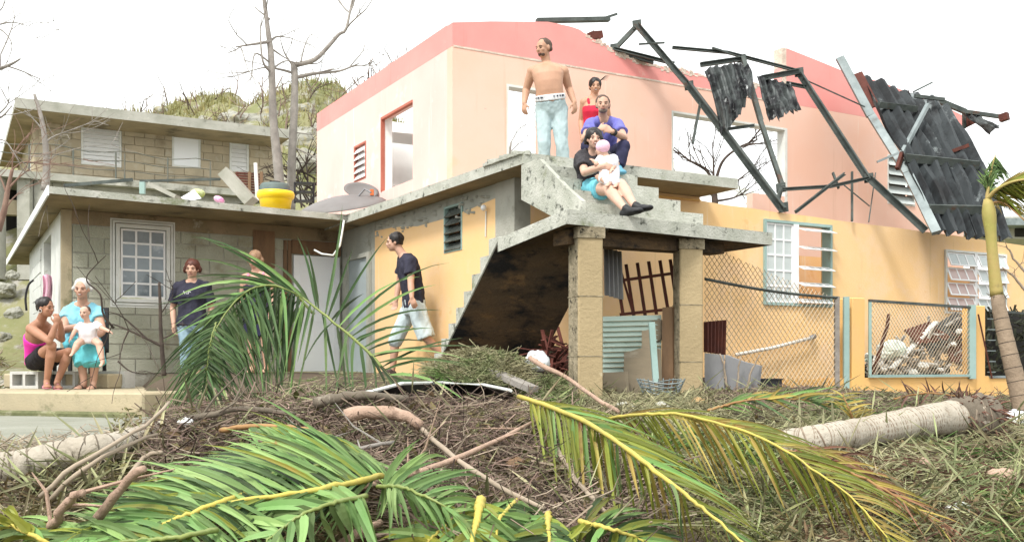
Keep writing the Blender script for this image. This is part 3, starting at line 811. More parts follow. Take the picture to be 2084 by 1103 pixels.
# doorway: dark frame, brown board above to the left, white door standing in it
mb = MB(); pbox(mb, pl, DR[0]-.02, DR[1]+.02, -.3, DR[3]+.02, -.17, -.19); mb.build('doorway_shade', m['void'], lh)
dmb = MB(); pbox(dmb, pl, DR[0]+.005, DR[1]-.005, -.24, DR[3]-.01, .03, -.02)
do = dmb.build('door', m['door'], lh)
pn = MB()
for (a_, b_, c_, d_) in ((.12, .88, .56, .93), (.12, .88, .08, .48)):
    w_, h_ = DR[1]-DR[0], DR[3]+.24
    for q in range(2):
        e = .012
        ta, tb = lerp(DR[0], DR[1], a_), lerp(DR[0], DR[1], b_); za, zb_ = -.24+h_*c_, -.24+h_*d_
    pbox(pn, pl, ta, tb, za, za+.012, .031, .036); pbox(pn, pl, ta, tb, zb_-.012, zb_, .031, .036)
    pbox(pn, pl, ta, ta+.012, za+.013, zb_-.013, .031, .036); pbox(pn, pl, tb-.012, tb, za+.013, zb_-.013, .031, .036)
pn.build('panel_moulding', m['door'], do)
mb = MB(); pbox(mb, pl, DR[0]-.085, DR[0]-.03, -.2, F-.3, .03, .004); pbox(mb, pl, DR[0]-.15, DR[0]-.095, -.2, F-.3, .022, .004)
mb.build('door_post', m['ply_brown'], lh)
mb = MB(); pbox(mb, pl, pl.t(514), pl.t(558), pl.z(536, 545), pl.z(536, 470), .03, .008); mb.build('brown_board', m['ply_brown'], lh)
mb = MB(); pbox(mb, pl, DR[0]-.02, DR[1]+.02, DR[3]+.01, F-.285, .02, .003); mb.build('head_board', m['ply_brown'], lh)
# second, grey framed opening on the side wall by the inner corner
pl = low_left
mb = MB(); pbox(mb, pl, pl.t(704), pl.t(712), -.3, 1.62, .05, .003); pbox(mb, pl, pl.t(712), pl.t(752), 1.56, 1.62, .05, .003); pbox(mb, pl, pl.t(752), pl.t(757), -.3, 1.62, .05, .003)
dof = mb.build('grey_doorframe', m['grey_render'], house)
mb = MB(); pbox(mb, pl, pl.t(712), pl.t(752), -.3, 1.56, .012, .003); mb.build('grey_door', M('blue grey door', (.36,.41,.42), (.30,.35,.36), 3, .6, .1), dof)
# side wall of the block house: pale slatted, with a dark opening
pl = lh_side
wall_mb(pl, .16, 6.0, -.35, F-.09, [(pl.t(104), pl.t(89), pl.z(96,566), pl.z(96,486))], thick=.14).build('side_wall', m['offwhite'], lh)
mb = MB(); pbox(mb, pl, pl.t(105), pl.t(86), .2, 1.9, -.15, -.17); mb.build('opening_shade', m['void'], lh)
for k in range(9):
    mb = MB(); z_ = .1 + k*.2; pbox(mb, pl, pl.t(84), 5.0, z_, z_+.185, .003, .016+.006*(k % 2)); mb.build('wall_board', m['offwhite'], lh)
# cable hanging from the inner roof corner
c = MB(); pts = [P(700, 449, 13.6), P(697, 470, 13.55), P(692, 500, 13.5), P(678, 520, 13.5), P(655, 517, 13.5), P(640, 509, 13.6)]
c.tube(pts, .014, 6); solo('hanging_cable', c, m['offwhite'], 'pale cable dangling from the inner corner of the concrete eaves', 'cable', smooth=True)

# porch in front of the left house
porch = thing('concrete_porch', 'low mossy concrete porch step along the block house', 'porch', (-5.6, 11.2, -.5))
pp = [PZ(-60, 795, -.255), PZ(285, 797, -.265)]
mb = MB(); a, b = PZ(-160, 795, -.26), PZ(292, 799, -.26)
ax = Vector((b.x-a.x, b.y-a.y, 0)); ay = Vector((-ax.y, ax.x, 0)).normalized()*2.6
mb.obox(Vector((a.x, a.y, -.62)), ax, ay, V(0,0,.36)); mb.build('porch_slab', m['porch'], porch, bevel=.02)
mb = MB(); mb.obox(Vector((a.x, a.y, -.62)) - ay.normalized()*.12 - V(0,.0,0), ax*.98, ay.normalized()*.115, V(0,0,.17)); mb.build('lower_step', M('mossy kerb', (.20,.20,.10), (.10,.11,.05), 5, .95, .8, 30, [((.36,.33,.24), 4, .55, .68)]), porch, bevel=.02)
# hollow blocks used as a bench
PB = Vector((a.x, a.y, 0)); bx_ = ax.normalized(); by_ = ay.normalized()
def hollow_block(o, w=.40, h=.20, d=.19, mat='block'):
    s = MB(); t_ = .035
    u, v, z = bx_, by_, V(0,0,1)
    s.obox(o, u*w, v*d, z*t_); s.obox(o + z*(h-t_), u*w, v*d, z*t_)
    for k in (0, .5, 1): s.obox(o + u*(k*(w-t_)) + z*t_, u*t_, v*d, z*(h-2*t_))
    s.obox(o + u*t_ + z*t_ + v*(d*.72), u*(w-2*t_), v*.02, z*(h-2*t_))
    return s
wb = M('pale new block', (.55,.55,.52), (.45,.45,.42), 5, .95, .5, 50, [((.28,.26,.20), 4, .6, .7)])
def block_at(px, py, z0, Y, label):
    q = P(px, py, Y); q.z = z0
    solo('hollow_block', hollow_block(q), wb, label, 'cinder block', 'hollow blocks on the porch')
block_at(20, 780, -.259, 11.75, 'leftmost pale hollow block under the woman in the pink top')
block_at(95, 780, -.259, 11.85, 'pale hollow block between the two seated women')
block_at(196, 780, -.259, 12.0, 'pale hollow block showing two square holes right of the old woman')
s = MB(); s.obox(P(6, 780, 12.1).xy.to_3d() + V(0,0,-.259), bx_*1.5, by_*.4, V(0,0,.17)); solo('concrete_kerb', s, m['porch'], 'long mossy kerb behind the hollow blocks on the porch', 'kerb', bevel=.015)
# ------------------------------------------------------------------ collapsed roof
def bars(parent, lst, mat, name='steel_bar'):
    for (a, b, w, h) in lst:
        s = MB(); a, b = P(*a), P(*b)
        # a C-shaped lip channel: web and two flanges
        d = (b-a).normalized(); up = V(0,0,1) if abs(d.z) < .9 else V(0,1,0)
        r_ = d.cross(up).normalized(); u_ = r_.cross(d).normalized()
        w, h = w*.85, h*.82
        s.bar(a, b, .012, h, u_)
        s.bar(a + r_*w/2 + u_*(h/2-.006), b + r_*w/2 + u_*(h/2-.006), w-.013, .011, u_); s.bar(a + r_*w/2 - u_*(h/2-.006), b + r_*w/2 - u_*(h/2-.006), w-.013, .011, u_)
        s.build(name, mat, parent)
truss = thing('roof_truss', 'collapsed dark steel roof frame leaning from the pink parapet onto the yellow wall', 'roof frame', P(1595, 425, 12.75))
bars(truss, [
    ((1296,52,13.9),(1402,176,13.75),.07,.10), ((1402,172,13.74),(1596,428,12.72),.08,.11),
    ((1296,52,13.9),(1252,98,14.0),.06,.07), ((1249,100,13.98),(1372,131,14.1),.05,.06), ((1245,104,14.12),(1330,127,14.2),.06,.08),
    ((1368,98,13.8),(1480,108,13.9),.05,.05), ((1480,108,13.88),(1625,146,14.0),.05,.05), ((1300,91,13.7),(1352,88,13.72),.04,.025),
    ((1449,98,13.8),(1520,121,13.95),.03,.03), ((1425,133,13.7),(1508,121,13.9),.06,.08),
    ((1508,118,13.86),(1545,248,13.55),.07,.11), ((1543,242,13.52),(1590,382,13.1),.06,.10),
    ((1549,160,13.7),(1625,146,13.95),.06,.09), ((1600,170,13.8),(1640,178,13.9),.04,.06),
    ((1628,150,13.95),(1770,368,13.3),.07,.10), ((1768,362,13.28),(1884,470,12.95),.08,.12),
    ((1592,386,13.08),(1690,380,13.2),.05,.055), ((1690,380,13.2),(1770,362,13.3),.05,.055), ((1592,384,13.05),(1586,405,13.0),.05,.05),
    ((1618,432,12.9),(1718,354,13.3),.035,.05), ((1694,352,13.3),(1706,384,13.25),.03,.05), ((1424,208,13.6),(1408,292,13.5),.04,.05),
    ((1460,266,13.4),(1535,256,13.5),.035,.05),
    ((1632,160,13.9),(1760,218,14.2),.015,.02), ((1733,350,13.5),(1733,450,13.3),.03,.04), ((1715,375,13.5),(1770,420,13.4),.018,.02),
    ((1782,352,13.6),(1768,452,13.2),.015,.02)], m['steel'])
s = MB()
for (a, b, Y) in ((1297,52,13.9),(1403,176,13.75),(1252,100,14.0),(1510,122,13.9),(1627,149,13.95),(1590,384,13.08),(1769,364,13.3),(1595,424,12.74)):
    q = P(a, b, Y)
    pl_ = MB(); pl_.obox(q - V(.06,.012,.06), V(.12,0,.02), V(0,.024,0), V(-.01,0,.12)); pl_.build('gusset_plate', m['steel'], truss)

def corrugated(A, B, Cq, D, n, amp, rows=6, curl=None, ragged=0):
    """sheet between top edge A-B and bottom edge D-Cq with n ribs, real thickness"""
    s = MB(); cols = n*4
    nrm = (B-A).cross(D-A).normalized()
    g = []
    for j in range(rows+1):
        row = []
        for i in range(cols+1):
            u, v = i/cols, j/rows
            if ragged and j == rows: v = 1 - ragged*abs(noise.noise(Vector((i*.37, 3.1, A.x))))
            p = lerp(lerp(A, B, u), lerp(D, Cq, u), v)
            w = (0, 1, 1, 0)[i % 4]
            p = p + nrm*(amp*(w-.5)) + (curl(u, v) if curl else Vector((0,0,0)))
            row.append(p)
        g.append(row)
    W = cols+1
    for layer in (0, 1):
        for row in g:
            for p in row: s.v.append(tuple(p - nrm*.006*layer))
    off = W*(rows+1)
    for j in range(rows):
        for i in range(cols):
            a = j*W+i
            s.f.append((a, a+1, a+W+1, a+W)); s.f.append((off+a+W, off+a+W+1, off+a+1, off+a))
    for i in range(cols):
        s.f.append((i+1, i, off+i, off+i+1)); k = rows*W+i; s.f.append((k, k+1, off+k+1, off+k))
    for j in range(rows):
        a = j*W; s.f.append((a, a+W, off+a+W, off+a)); b = a+cols; s.f.append((b+W, b, off+b, off+b+W))
    return s
# the large section hanging from the gable down to the yellow wall
panel = thing('hanging_roof_section', 'large section of blackened corrugated roofing hanging down over the yellow wall', 'roofing', P(1960, 480, 13.2))
TLp, TMp, TRp = P(1745,150,15.4), P(1842,188,15.7), P(1925,214,15.9)
BLp, BMp, BRp = P(1903,472,13.45), P(1985,484,13.3), P(2056,492,13.2)
def cv(k):
    return lambda u, v: Vector((0, -.22*math.sin(math.pi*v)*(.6+.4*u) + .11*noise.noise(Vector((u*3+k, v*4, k))), -.05*math.sin(math.pi*v) + .08*noise.noise(Vector((u*4, v*5, k+5)))))
for k, (a0, a1, b0, b1) in enumerate(((TLp, TMp, BLp, BMp), (TMp + V(.0,-.03,.02), TRp, BMp + V(-.03,-.03,0), BRp))):
    for h in range(2):
        v0, v1 = (0, .52) if h == 0 else (.48, 1)
        o_ = V(0, -.02*h, 0)
        crv = (lambda v0, v1, k: (lambda u, v: cv(k)(u, lerp(v0, v1, v))))(v0, v1, k)
        corrugated(lerp(a0,b0,v0)+o_, lerp(a1,b1,v0)+o_, lerp(a1,b1,v1)+o_, lerp(a0,b0,v1)+o_, 4 if k == 0 else 3, .075, 10, crv, .03).build('roofing_sheet', m['sheet'], panel)
def along(u, v): 
    p = lerp(lerp(TLp, TRp, u), lerp(BLp, BRp, u), v); return p + Vector((0, -.22*math.sin(math.pi*v)*(.6+.4*u) - .07, -.05*math.sin(math.pi*v)))
for v, w in ((.22,.09),(.56,.11),(.87,.12)):
    s = MB(); s.bar(along(.02, v), along(.5 if v < .3 else .93, v-.06), .06, w, (0,-.4,1)); s.build('purlin', m['steel'], panel)
# pale rail along the left edge, red inside face at its head
s = MB(); s.bar(P(1709,118,15.2), P(1772,236,14.9), .06, .12, (.8,0,.5)); s.bar(P(1772,234,14.92), P(1846,352,14.1), .06, .11, (.8,0,.5)); s.bar(P(1846,350,14.12), P(1906,474,13.3), .06, .12, (.8,0,.5))
tag(s.build('edge_rail', m['steel_pale'], panel), kind='stuff')
s = MB(); s.bar(P(1745,150,15.25), P(1780,218,15.0), .03, .14, (.8,0,.5)); s.build('rafter_stub', m['wood_red'], panel)
s = MB(); s.bar(P(1893,205,15.5), P(1920,280,15.0), .05, .1, (.8,0,.5)); s.bar(P(1920,280,15.02), P(2012,478,13.25), .05, .13, (.8,0,.5)); tag(s.build('edge_rail', m['sheet'], panel), kind='stuff')
s = MB(); s.bar(P(1888,214,14.9), P(1836,312,14.2), .05, .06); s.build('brace', m['steel_pale'], panel)
s = MB(); s.bar(P(1836,312,14.2), P(1826,344,14.1), .05, .06); s.build('brace', m['rust'], panel)
s = MB(); s.bar(P(1785,330,14.2), P(1828,312,14.2), .03, .03); s.build('brace', m['steel_pale'], panel)
s = MB(); s.bar(P(1858,188,15.2), P(1898,168,15.1), .02, .02); s.build('brace', m['steel'], panel)
s = MB(); s.bar(P(1862,196,15.2), P(1922,203,15.3), .04, .05); s.build('brace', m['steel'], panel)
s = MB(); s.bar(P(1933,310,14.6), P(1972,296,14.5), .03, .05); s.build('brace', m['rust'], panel)
# torn sheets caught in the frame
def torn(name_label, A, B, Cq, D, n, Yj, curlk, rag=.25):
    cfun = lambda u, v: Vector((.06*math.sin(v*2.5+curlk), -.16*math.sin(math.pi*u)*v + .06*noise.noise(Vector((u*4+curlk, v*4, 1))), .05*noise.noise(Vector((u*5, v*5+curlk, 2)))))
    s = corrugated(P(*A), P(*B), P(*Cq), P(*D), n, .04, 9, cfun, rag)
    return solo('torn_roof_sheet', s, m['sheet_worn'], name_label, 'roof sheet', 'torn corrugated sheets')
torn('torn blackened sheet hanging in a long tongue left of the middle rafter', (1428,143,13.5),(1500,130,13.6),(1512,230,13.4),(1462,285,13.3), 5, 13.5, 0.3, .30)
torn('narrow torn sheet strip against the middle rafter', (1482,126,13.62),(1516,134,13.7),(1534,206,13.55),(1510,204,13.5), 2, 13.6, 1.3, .15)
torn('crumpled torn sheet with pale ragged end right of the middle rafter', (1530,154,13.7),(1600,172,13.8),(1640,226,13.6),(1576,256,13.5), 5, 13.6, 2.1, .30)
torn('torn sheet flapping beyond the right end of the parapet', (1962,228,16.6),(1992,236,16.6),(2040,262,16.2),(2012,272,16.2), 3, 16.6, 3.7, .35)
# beams left on the wall heads
s = MB(); s.bar(P(1092,43,14.0), P(1240,40,14.3), .10, .055); s.bar(P(1228,38,14.25), P(1256,29,14.3), .03, .03)
solo('loose_beam', s, m['steel'], 'dark loose beam lying across the top of the salmon parapet', 'beam')
s = MB(); s.bar(P(1200,74,14.2), P(1222,72,14.3), .12, .10); s.bar(P(1205,66,14.2), P(1222,80,14.25), .05, .05); solo('rafter_stump', s, m['wood_red'], 'charred red brown rafter stump on the broken parapet slope', 'rafter')
eb = thing('eave_frame', 'dark broken eave frame sticking out past the right end of the parapet', 'roof frame', P(1960, 240, 16.8))
for a, b, w, h in (((1912,206,16.4),(1965,228,16.5),.06,.08), ((1965,228,16.5),(2050,240,16.5),.06,.06), ((2035,242,16.5),(2052,236,16.4),.1,.12), ((1962,230,16.7),(1962,262,16.7),.05,.05)):
    s = MB(); s.bar(P(*a), P(*b), w, h); s.build('eave_bar', m['steel'] if w < .1 else m['rust'], eb)
s = MB(); s.add([P(1964,232,16.7), P(1990,238,16.7), P(1988,250,16.7), P(1964,262,16.7), P(1964,232,16.75), P(1990,238,16.75), P(1988,250,16.75), P(1964,262,16.75)], [(0,1,2,3),(7,6,5,4),(0,4,5,1),(1,5,6,2),(2,6,7,3),(3,7,4,0)]); s.build('eave_board', m['wood_red'], eb)

# ------------------------------------------------------------------ upper house on the slope, left
uO = P(70, 300, 25.0); up = Plane((uO.x, uO.y), R, -L)
uh = thing('hillside_house', 'tan unpainted block house on the slope above the grey house', 'house', (uO.x, uO.y, 4.2))
pl = up
tE2 = pl.t(575)
zt = pl.z(70, 214); zb = pl.z(70, 345)
def hole(a, b, c, d): return (pl.t(a), pl.t(b), pl.z((a+b)/2, d), pl.z((a+b)/2, c))
U1, U2, U3 = hole(165, 247, 254, 338), hole(350, 408, 267, 342), hole(467, 506, 291, 351)
ub = wall_mb(pl, 0, tE2, zb-.9, zt, [U1, U2, U3], thick=.2).build('block_wall', m['mortar_tan'], uh)
blocks(pl, ub, m['block_tan'], .1, tE2, zb-.7, zt-.1, [U1, U2, U3], .50, .22, .014, .012, 'block')
us = Plane((uO.x, uO.y), L, -R)
wall_mb(us, .21, 7, zb-.9, zt, [(1.2, 2.2, zb+.2, zt-.45)], thick=.2).build('side_wall', m['porch'], uh)
mb = MB(); pbox(mb, us, 1.2, 2.2, zb+.2, zt-.45, -.05, -.09); mb.build('side_shutter', m['white'], uh)
# roof slab with overhang
ra, rb_ = PZ(30, 207, (HY-207)/FPX*23.6), None
zr = ra.z
r2 = lambda p: (p.x, p.y)
Ra = Vector((ra.x, ra.y, 0)); k_ = (590-CX)/FPX
tt = (k_*Ra.y - Ra.x)/(R.x - k_*R.y)
Rb = Ra + r3*tt
mb = MB(); mb.prism([r2(Ra), r2(Rb), r2(Rb + l3*8), r2(Ra + l3*8)], zr-.14, zr)
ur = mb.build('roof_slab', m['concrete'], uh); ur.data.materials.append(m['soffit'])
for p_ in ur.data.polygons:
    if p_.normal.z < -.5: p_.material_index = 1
mb = MB(); mb.obox(V(Ra.x, Ra.y, zr+.001), r3*tt, l3*.14, V(0,0,.10)); mb.build('roof_kerb', m['concrete'], uh)
mb = MB(); pbox(mb, pl, -.02, tE2, zt-.12, zt-.002, .03, .002); mb.build('lintel_band', M('stained lintel', (.30,.27,.19), (.2,.18,.12), 3, .9, .4, 30, [((.10,.09,.06), 2, .5, .66)]), uh)
def shutter(W, n, mat, lab=None, sub='slat'):
    fo = frame_box(pl, W, .05, m['offwhite'], uh, .02, -.10)
    if lab: fo['label'] = lab
    t0, t1, z0, z1 = W; h = (z1-z0-.1)/n
    for k in range(n):
        s = MB(); a = pl.at(t0+.05, z0+.05+h*k, .012); b = pl.at(t0+.05, z0+.05+h*(k+.98), -.03); w = pl.at(t1-.05, 0)-pl.at(t0+.05, 0)
        s.obox(a, w, b-a, (b-a).cross(w).normalized()*.012); s.build(sub, mat, fo)
    return fo
shutter(U1, 9, m['white'], 'wide white louvred shutter'); shutter(U3, 6, m['white'], 'small white louvred shutter')
fo = frame_box(pl, U2, .05, m['offwhite'], uh, .02, -.08); mb = MB(); pbox(mb, pl, U2[0]+.05, U2[1]-.05, U2[2]+.05, U2[3]-.05, .0, -.05); mb.build('door', m['door'], fo)
# terrace in front with retaining wall and railing
q0 = P(-60, 372, 21.8); tp_ = Plane((q0.x, q0.y), R, -L)
tz = tp_.z(100, 352)
mb = MB(); mb.obox(V(q0.x, q0.y, tz-.16), r3*9.2, l3*4.2, V(0,0,.16)); mb.build('terrace_slab', m['concrete'], uh)
tw = Plane(tp_.o + Vector((L.x, L.y))*.3, R, -L)
wall_mb(tw, tp_.t(110), 8.8, tz-2.2, tz-.165, thick=.2).build('retaining_wall', m['concrete'], uh)
rl = MB(); rz = .62
post_t = [tp_.t(x) for x in (-20, 60, 150, 237, 255, 343, 430)]
rail = bpy.data.objects.new('railing', None); COL.objects.link(rail); rail.parent = uh
rm_ = M('dark iron railing', (.09,.105,.09), (.14,.13,.10), 6, .6, .1)
for t_ in post_t:
    s = MB(); s.bar(tp_.at(t_, tz, -.1), tp_.at(t_, tz+rz, -.1), .03, .03); s.build('post', rm_, rail)
for z_ in (.2, .41, rz):
    s = MB(); s.tube([tp_.at(lerp(post_t[0], post_t[-1], u/14), tz + z_ - .05*math.sin(u*1.3)*(z_/rz), -.1) for u in range(15)], .011, 5); s.build('rail', rm_, rail)
# undercroft at the far left: dark bay, concrete posts
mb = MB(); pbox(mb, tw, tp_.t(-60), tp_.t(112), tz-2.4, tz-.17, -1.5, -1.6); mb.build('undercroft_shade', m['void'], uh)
for a in (-6, 55, 90):
    s = MB(); s.bar(tp_.at(tp_.t(a), tz-2.4, -.25), tp_.at(tp_.t(a), tz-.161, -.25), .28, .28); s.build('concrete_post', m['concrete'], uh)
mb = MB(); pbox(mb, tp_, tp_.t(-60), tp_.t(105), tz-.95, tz-.62, -.3, -.55); mb.build('concrete_beam', m['porch'], uh)

# clutter on the flat roof
def roofpt(px, d):
    """a point on the flat roof seen above its front edge, d metres back from the edge"""
    k = (px - CX)/FPX; e = (J - LC).normalized()
    t = (k*LC.y - LC.x)/(e.x - k*e.y); q = LC + e*t
    dirn = Vector((k, 1)).normalized(); q = q + dirn*d
    return Vector((q.x, q.y, F))
q = roofpt(561, .25); zq = F + .0
tb = thing('plastic_tub', 'bright yellow plastic tub on the edge of the flat roof', 'tub', q)
sc = q.y/FPX
def ring(c, r, z, n=28, rim=0): return [Vector((c.x + r*math.cos(2*math.pi*k/n), c.y + r*math.sin(2*math.pi*k/n), z)) for k in range(n)]
s = MB(); s.loft([ring(q, 29*sc, zq), ring(q, 33*sc, zq+24*sc), ring(q, 34*sc, zq+27*sc), ring(q, 31*sc, zq+27*sc), ring(q, 27*sc, zq+4*sc)]); s.build('bowl', m['yellow_tub'], tb, True)
s = MB(); s.loft([ring(q, 33.2*sc, zq+22*sc), ring(q, 37*sc, zq+26*sc), ring(q, 38*sc, zq+33*sc), ring(q, 36*sc, zq+38*sc), ring(q, 32*sc, zq+38*sc), ring(q, 31.5*sc, zq+29*sc)], cap=False); s.build('rim', m['yellow_tub'], tb, True)
def dishshape(c, w, h, depth, tilt):
    s = MB(); rings = []
    n = 24
    for k in range(1, 7):
        r_ = k/6; rings.append([Vector((w*r_*math.cos(2*math.pi*i/n), h*r_*math.sin(2*math.pi*i/n), -depth*(1-r_*r_))) for i in range(n)])
    rings += [[p + Vector((0,0,.012)) for p in r_] for r_ in rings[::-1]]
    rot = Matrix.Rotation(tilt[1], 3, 'Y') @ Matrix.Rotation(tilt[0], 3, 'X')
    s.loft([[c + rot @ p for p in r_] for r_ in rings]); return s
q = roofpt(700, .0); q = P(700, 428, 14.7)
dt = thing('satellite_dish', 'large fallen grey satellite dish lying on the slab by the pink wall', 'satellite dish', V(q.x, q.y, F))
dishshape(V(q.x, q.y, F+.19), .62, .55, -.13, (math.radians(18), math.radians(-7))).build('reflector', m['dish'], dt, True)
s = MB(); s.tube([V(q.x+.15,q.y-.1,F+.22), P(742, 385, 14.6), P(755, 392, 14.5)], .014, 6); s.build('feed_arm', m['grey_sheet'], dt)
q2 = P(735, 388, 14.9)
s = dishshape(q2, .26, .14, .04, (math.radians(60), math.radians(10))); solo('small_dish', s, m['dish'], 'small pale dish fragment propped against the base of the pink wall', 'satellite dish', smooth=True)
s = MB(); s.bar(P(757,386,14.7), P(757,398,14.7), .05, .05); solo('orange_bracket', s, M('orange bracket paint', (.62,.16,.05)), 'small orange bracket beside the dish fragment', 'bracket')
# concrete ramp pieces and junk behind the roof edge
def leaning(px0, py0, px1, py1, Y, w, h, mat, label, cat, name, Y1=None, grp=None):
    s = MB(); s.bar(P(px0, py0, Y), P(px1, py1, Y1 or Y), w, h); return solo(name, s, mat, label, cat, grp)
leaning(458, 352, 512, 412, 15.2, .35, .17, m['concrete'], 'fallen concrete stringer sloping down behind the roof edge left of the yellow tub', 'concrete beam', 'concrete_beam')
leaning(310, 378, 365, 404, 15.6, .4, .06, m['concrete'], 'pale slanting board behind the roof edge', 'board', 'pale_board')
leaning(285, 369, 448, 365, 16.0, .05, .035, m['steel'], 'thin dark bar lying level behind the roof edge', 'bar', 'steel_bar')
leaning(290, 371, 290, 395, 15.9, .08, .06, m['teal'], 'short teal post below the left end of the level dark bar', 'post', 'teal_post')
leaning(520, 332, 524, 408, 15.9, .05, .05, m['offwhite'], 'thin white pole standing behind the roof edge beside the tub', 'pole', 'white_pole')
leaning(130, 378, 270, 366, 16.5, .04, .05, m['steel'], 'dark metal rod lying on rubble behind the left roof edge', 'rod', 'metal_rod')
s = MB(); s.add([P(368,402,15.3), P(395,386,15.2), P(410,404,15.1), P(380,410,14.9), P(392,396,15.6)], [(0,3,2),(0,2,1),(0,1,4),(1,2,4),(2,3,4),(3,0,4)]); solo('plastic_sheet', s, m['bag'], 'crumpled white plastic on the flat roof', 'plastic sheet')
s = MB(); s.ell(P(402,394,15.4), (.12,.1,.07), 10, 7); solo('green_bundle', s, M('yellow green cloth', (.42,.50,.12), (.5,.55,.3), 8), 'yellow green bundle beside white plastic on the flat roof', 'bundle')
s = MB(); s.ell(P(446,407,15.0), (.09,.08,.055), 10, 7, Matrix.Rotation(.5,3,'Y')); solo('pink_cloth', s, M('pink cloth', (.66,.20,.42), (.8,.6,.7), 16), 'small pink cloth heap by the roof edge', 'cloth')
ws = thing('slatted_crate', 'red brown slatted crate behind the fallen stringer', 'crate', P(510, 392, 16.5))
for k in range(8):
    s = MB(); s.bar(P(480, 352+k*5.4, 16.5), P(534, 356+k*5.4, 16.7), .04, .028); s.build('slat', m['wood_red'], ws)
for x in (482, 508, 532):
    s = MB(); s.bar(P(x, 350, 16.56), P(x, 396, 16.56), .05, .03); s.build('batten', m['ply_brown'], ws)

wt = thing('water_tank', 'blue grey plastic water tank behind the yellow tub', 'tank', P(560, 405, 16.5))
c = P(560, 400, 16.5); s = MB(); s.loft([ring(c, .24, c.z-.1), ring(c, .26, c.z+.02), ring(c, .25, c.z+.16), ring(c, .22, c.z+.2), ring(c, .08, c.z+.21)]); s.build('tank_body', M('blue grey plastic', (.13,.17,.16), (.09,.12,.11), 4, .6), wt, True)
s = MB(); s.loft([ring(c, .09, c.z+.21), ring(c, .09, c.z+.24)]); s.build('tank_cap', m['black'], wt)
sw = thing('metal_shelf', 'dark metal rack behind the right end of the flat roof', 'rack', P(618, 412, 16.2))
for x in (600, 638):
    s = MB(); s.bar(P(x, 372, 16.2), P(x, 414, 16.2), .03, .03); s.build('upright', m['black'], sw)
for y in (374, 392, 410):
    s = MB(); s.bar(P(601, y, 16.2), P(637, y, 16.2), .2, .02); s.build('shelf', m['black'], sw)

# far house on the right, pale roofs seen through the wide opening
fh = thing('distant_house', 'small grey house far off beyond the right end of the yellow wall', 'house', P(2065, 492, 34))
s = MB(); a = P(2046, 486, 34); s.box(a, a + V(6, 5, .75)); s.build('wall', m['concrete'], fh)
s = MB(); a = P(2034, 458, 33.2); s.box(a, a + V(7, 7, .22)); s.build('roof', m['steel_pale'], fh)
s = MB(); a = P(2066, 482, 33.97); s.box(a, a + V(.42, .05, .34)); s.build('window', m['void'], fh)
fr2 = thing('distant_roof', 'pale tin roof far off seen through the wide wall opening', 'house', P(1480, 400, 42))
s = MB(); a, b = P(1372, 350, 42), P(1595, 392, 44); s.add([P(1340,318,42), P(1440,352,42), P(1560,400,42), P(1330,400,42), P(1340,318,46), P(1440,352,46), P(1560,400,46), P(1330,400,46)], [(0,3,2,1),(4,5,6,7),(0,1,5,4),(1,2,6,5),(2,3,7,6),(3,0,4,7)]); s.build('roof', m['offwhite'], fr2)
# ------------------------------------------------------------------ plants and debris
HX0, HX1, HY0, HY1, HS = -12.0, 12.0, 1.0, 20.0, .08
hxs, hys = np.arange(HX0, HX1, HS), np.arange(HY0, HY1, HS)
HG = np.array([[ground(x, y) for x in hxs] for y in hys])
def gv(x, y):
    fx = np.clip((x-HX0)/HS, 0, len(hxs)-1.001); fy = np.clip((y-HY0)/HS, 0, len(hys)-1.001)
    i, j = fx.astype(int), fy.astype(int); u, v = fx-i, fy-j
    return (HG[j,i]*(1-u)+HG[j,i+1]*u)*(1-v) + (HG[j+1,i]*(1-u)+HG[j+1,i+1]*u)*v
def Gv(px, py, h=0.0):
    px, py = np.asarray(px, float), np.asarray(py, float); h = np.broadcast_to(np.asarray(h, float), px.shape)
    Y = np.full(px.shape, 2.0); act = np.ones(px.shape, bool)
    while act.any() and Y.max() < 18:
        X = (px-CX)/FPX*Y; Z = (HY-py)/FPX*Y
        act = act & (Z > gv(X, Y) + h); Y = np.where(act, Y+.03, Y)
    return np.stack([(px-CX)/FPX*Y, Y, (HY-py)/FPX*Y], -1)
def Gh(px, py, h=0.0): return Vector(Gv(np.array([px]), np.array([py]), h)[0])
def spline(pts, n):
    pts = [Vector(p) for p in pts]; out = []; q = [pts[0]*2-pts[1]] + pts + [pts[-1]*2-pts[-2]]
    seg = len(pts)-1
    for i in range(n+1):
        u = i/n*seg; k = min(int(u), seg-1); t = u-k; a, b, c, d = q[k:k+4]
        out.append(.5*((2*b) + (c-a)*t + (2*a-5*b+4*c-d)*t*t + (3*b-a-3*c+d)*t**3))
    return out
def keyed(tab, s):
    if s <= tab[0][0]: return tab[0][1:]
    for a, b in zip(tab, tab[1:]):
        if s <= b[0]:
            t = (s-a[0])/(b[0]-a[0]); return tuple(lerp(x, y, t) for x, y in zip(a[1:], b[1:]))
    return tab[-1][1:]
def leaf_mesh(p0, p1, p2, w, n=6, face=None, fold=.35, notch=.12):
    s = MB(); L3 = []; face = face or Vector((0,-1,.5)); tw = random.uniform(-.5, .5)
    for i in range(n+1):
        u = i/n; p = p0*(1-u)**2 + p1*2*u*(1-u) + p2*u*u
        t = ((p1-p0)*(1-u) + (p2-p1)*u).normalized()
        sd = t.cross(face); sd = sd.normalized() if sd.length > 1e-4 else t.orthogonal().normalized()
        sd = (Matrix.Rotation(tw*u, 3, t) @ sd); nn = sd.cross(t).normalized()
        ww = w*.5*min(1, .35+u*5)*max(.04, (1-u**2.2))
        L3.append((p + sd*ww + nn*ww*fold, p - nn*ww*fold*.3, p - sd*ww + nn*ww*fold))
    for a in L3: s.v.extend([tuple(q) for q in a])
    for i in range(n):
        b = i*3; s.f += [(b, b+1, b+4, b+3), (b+1, b+2, b+5, b+4)]
    return s
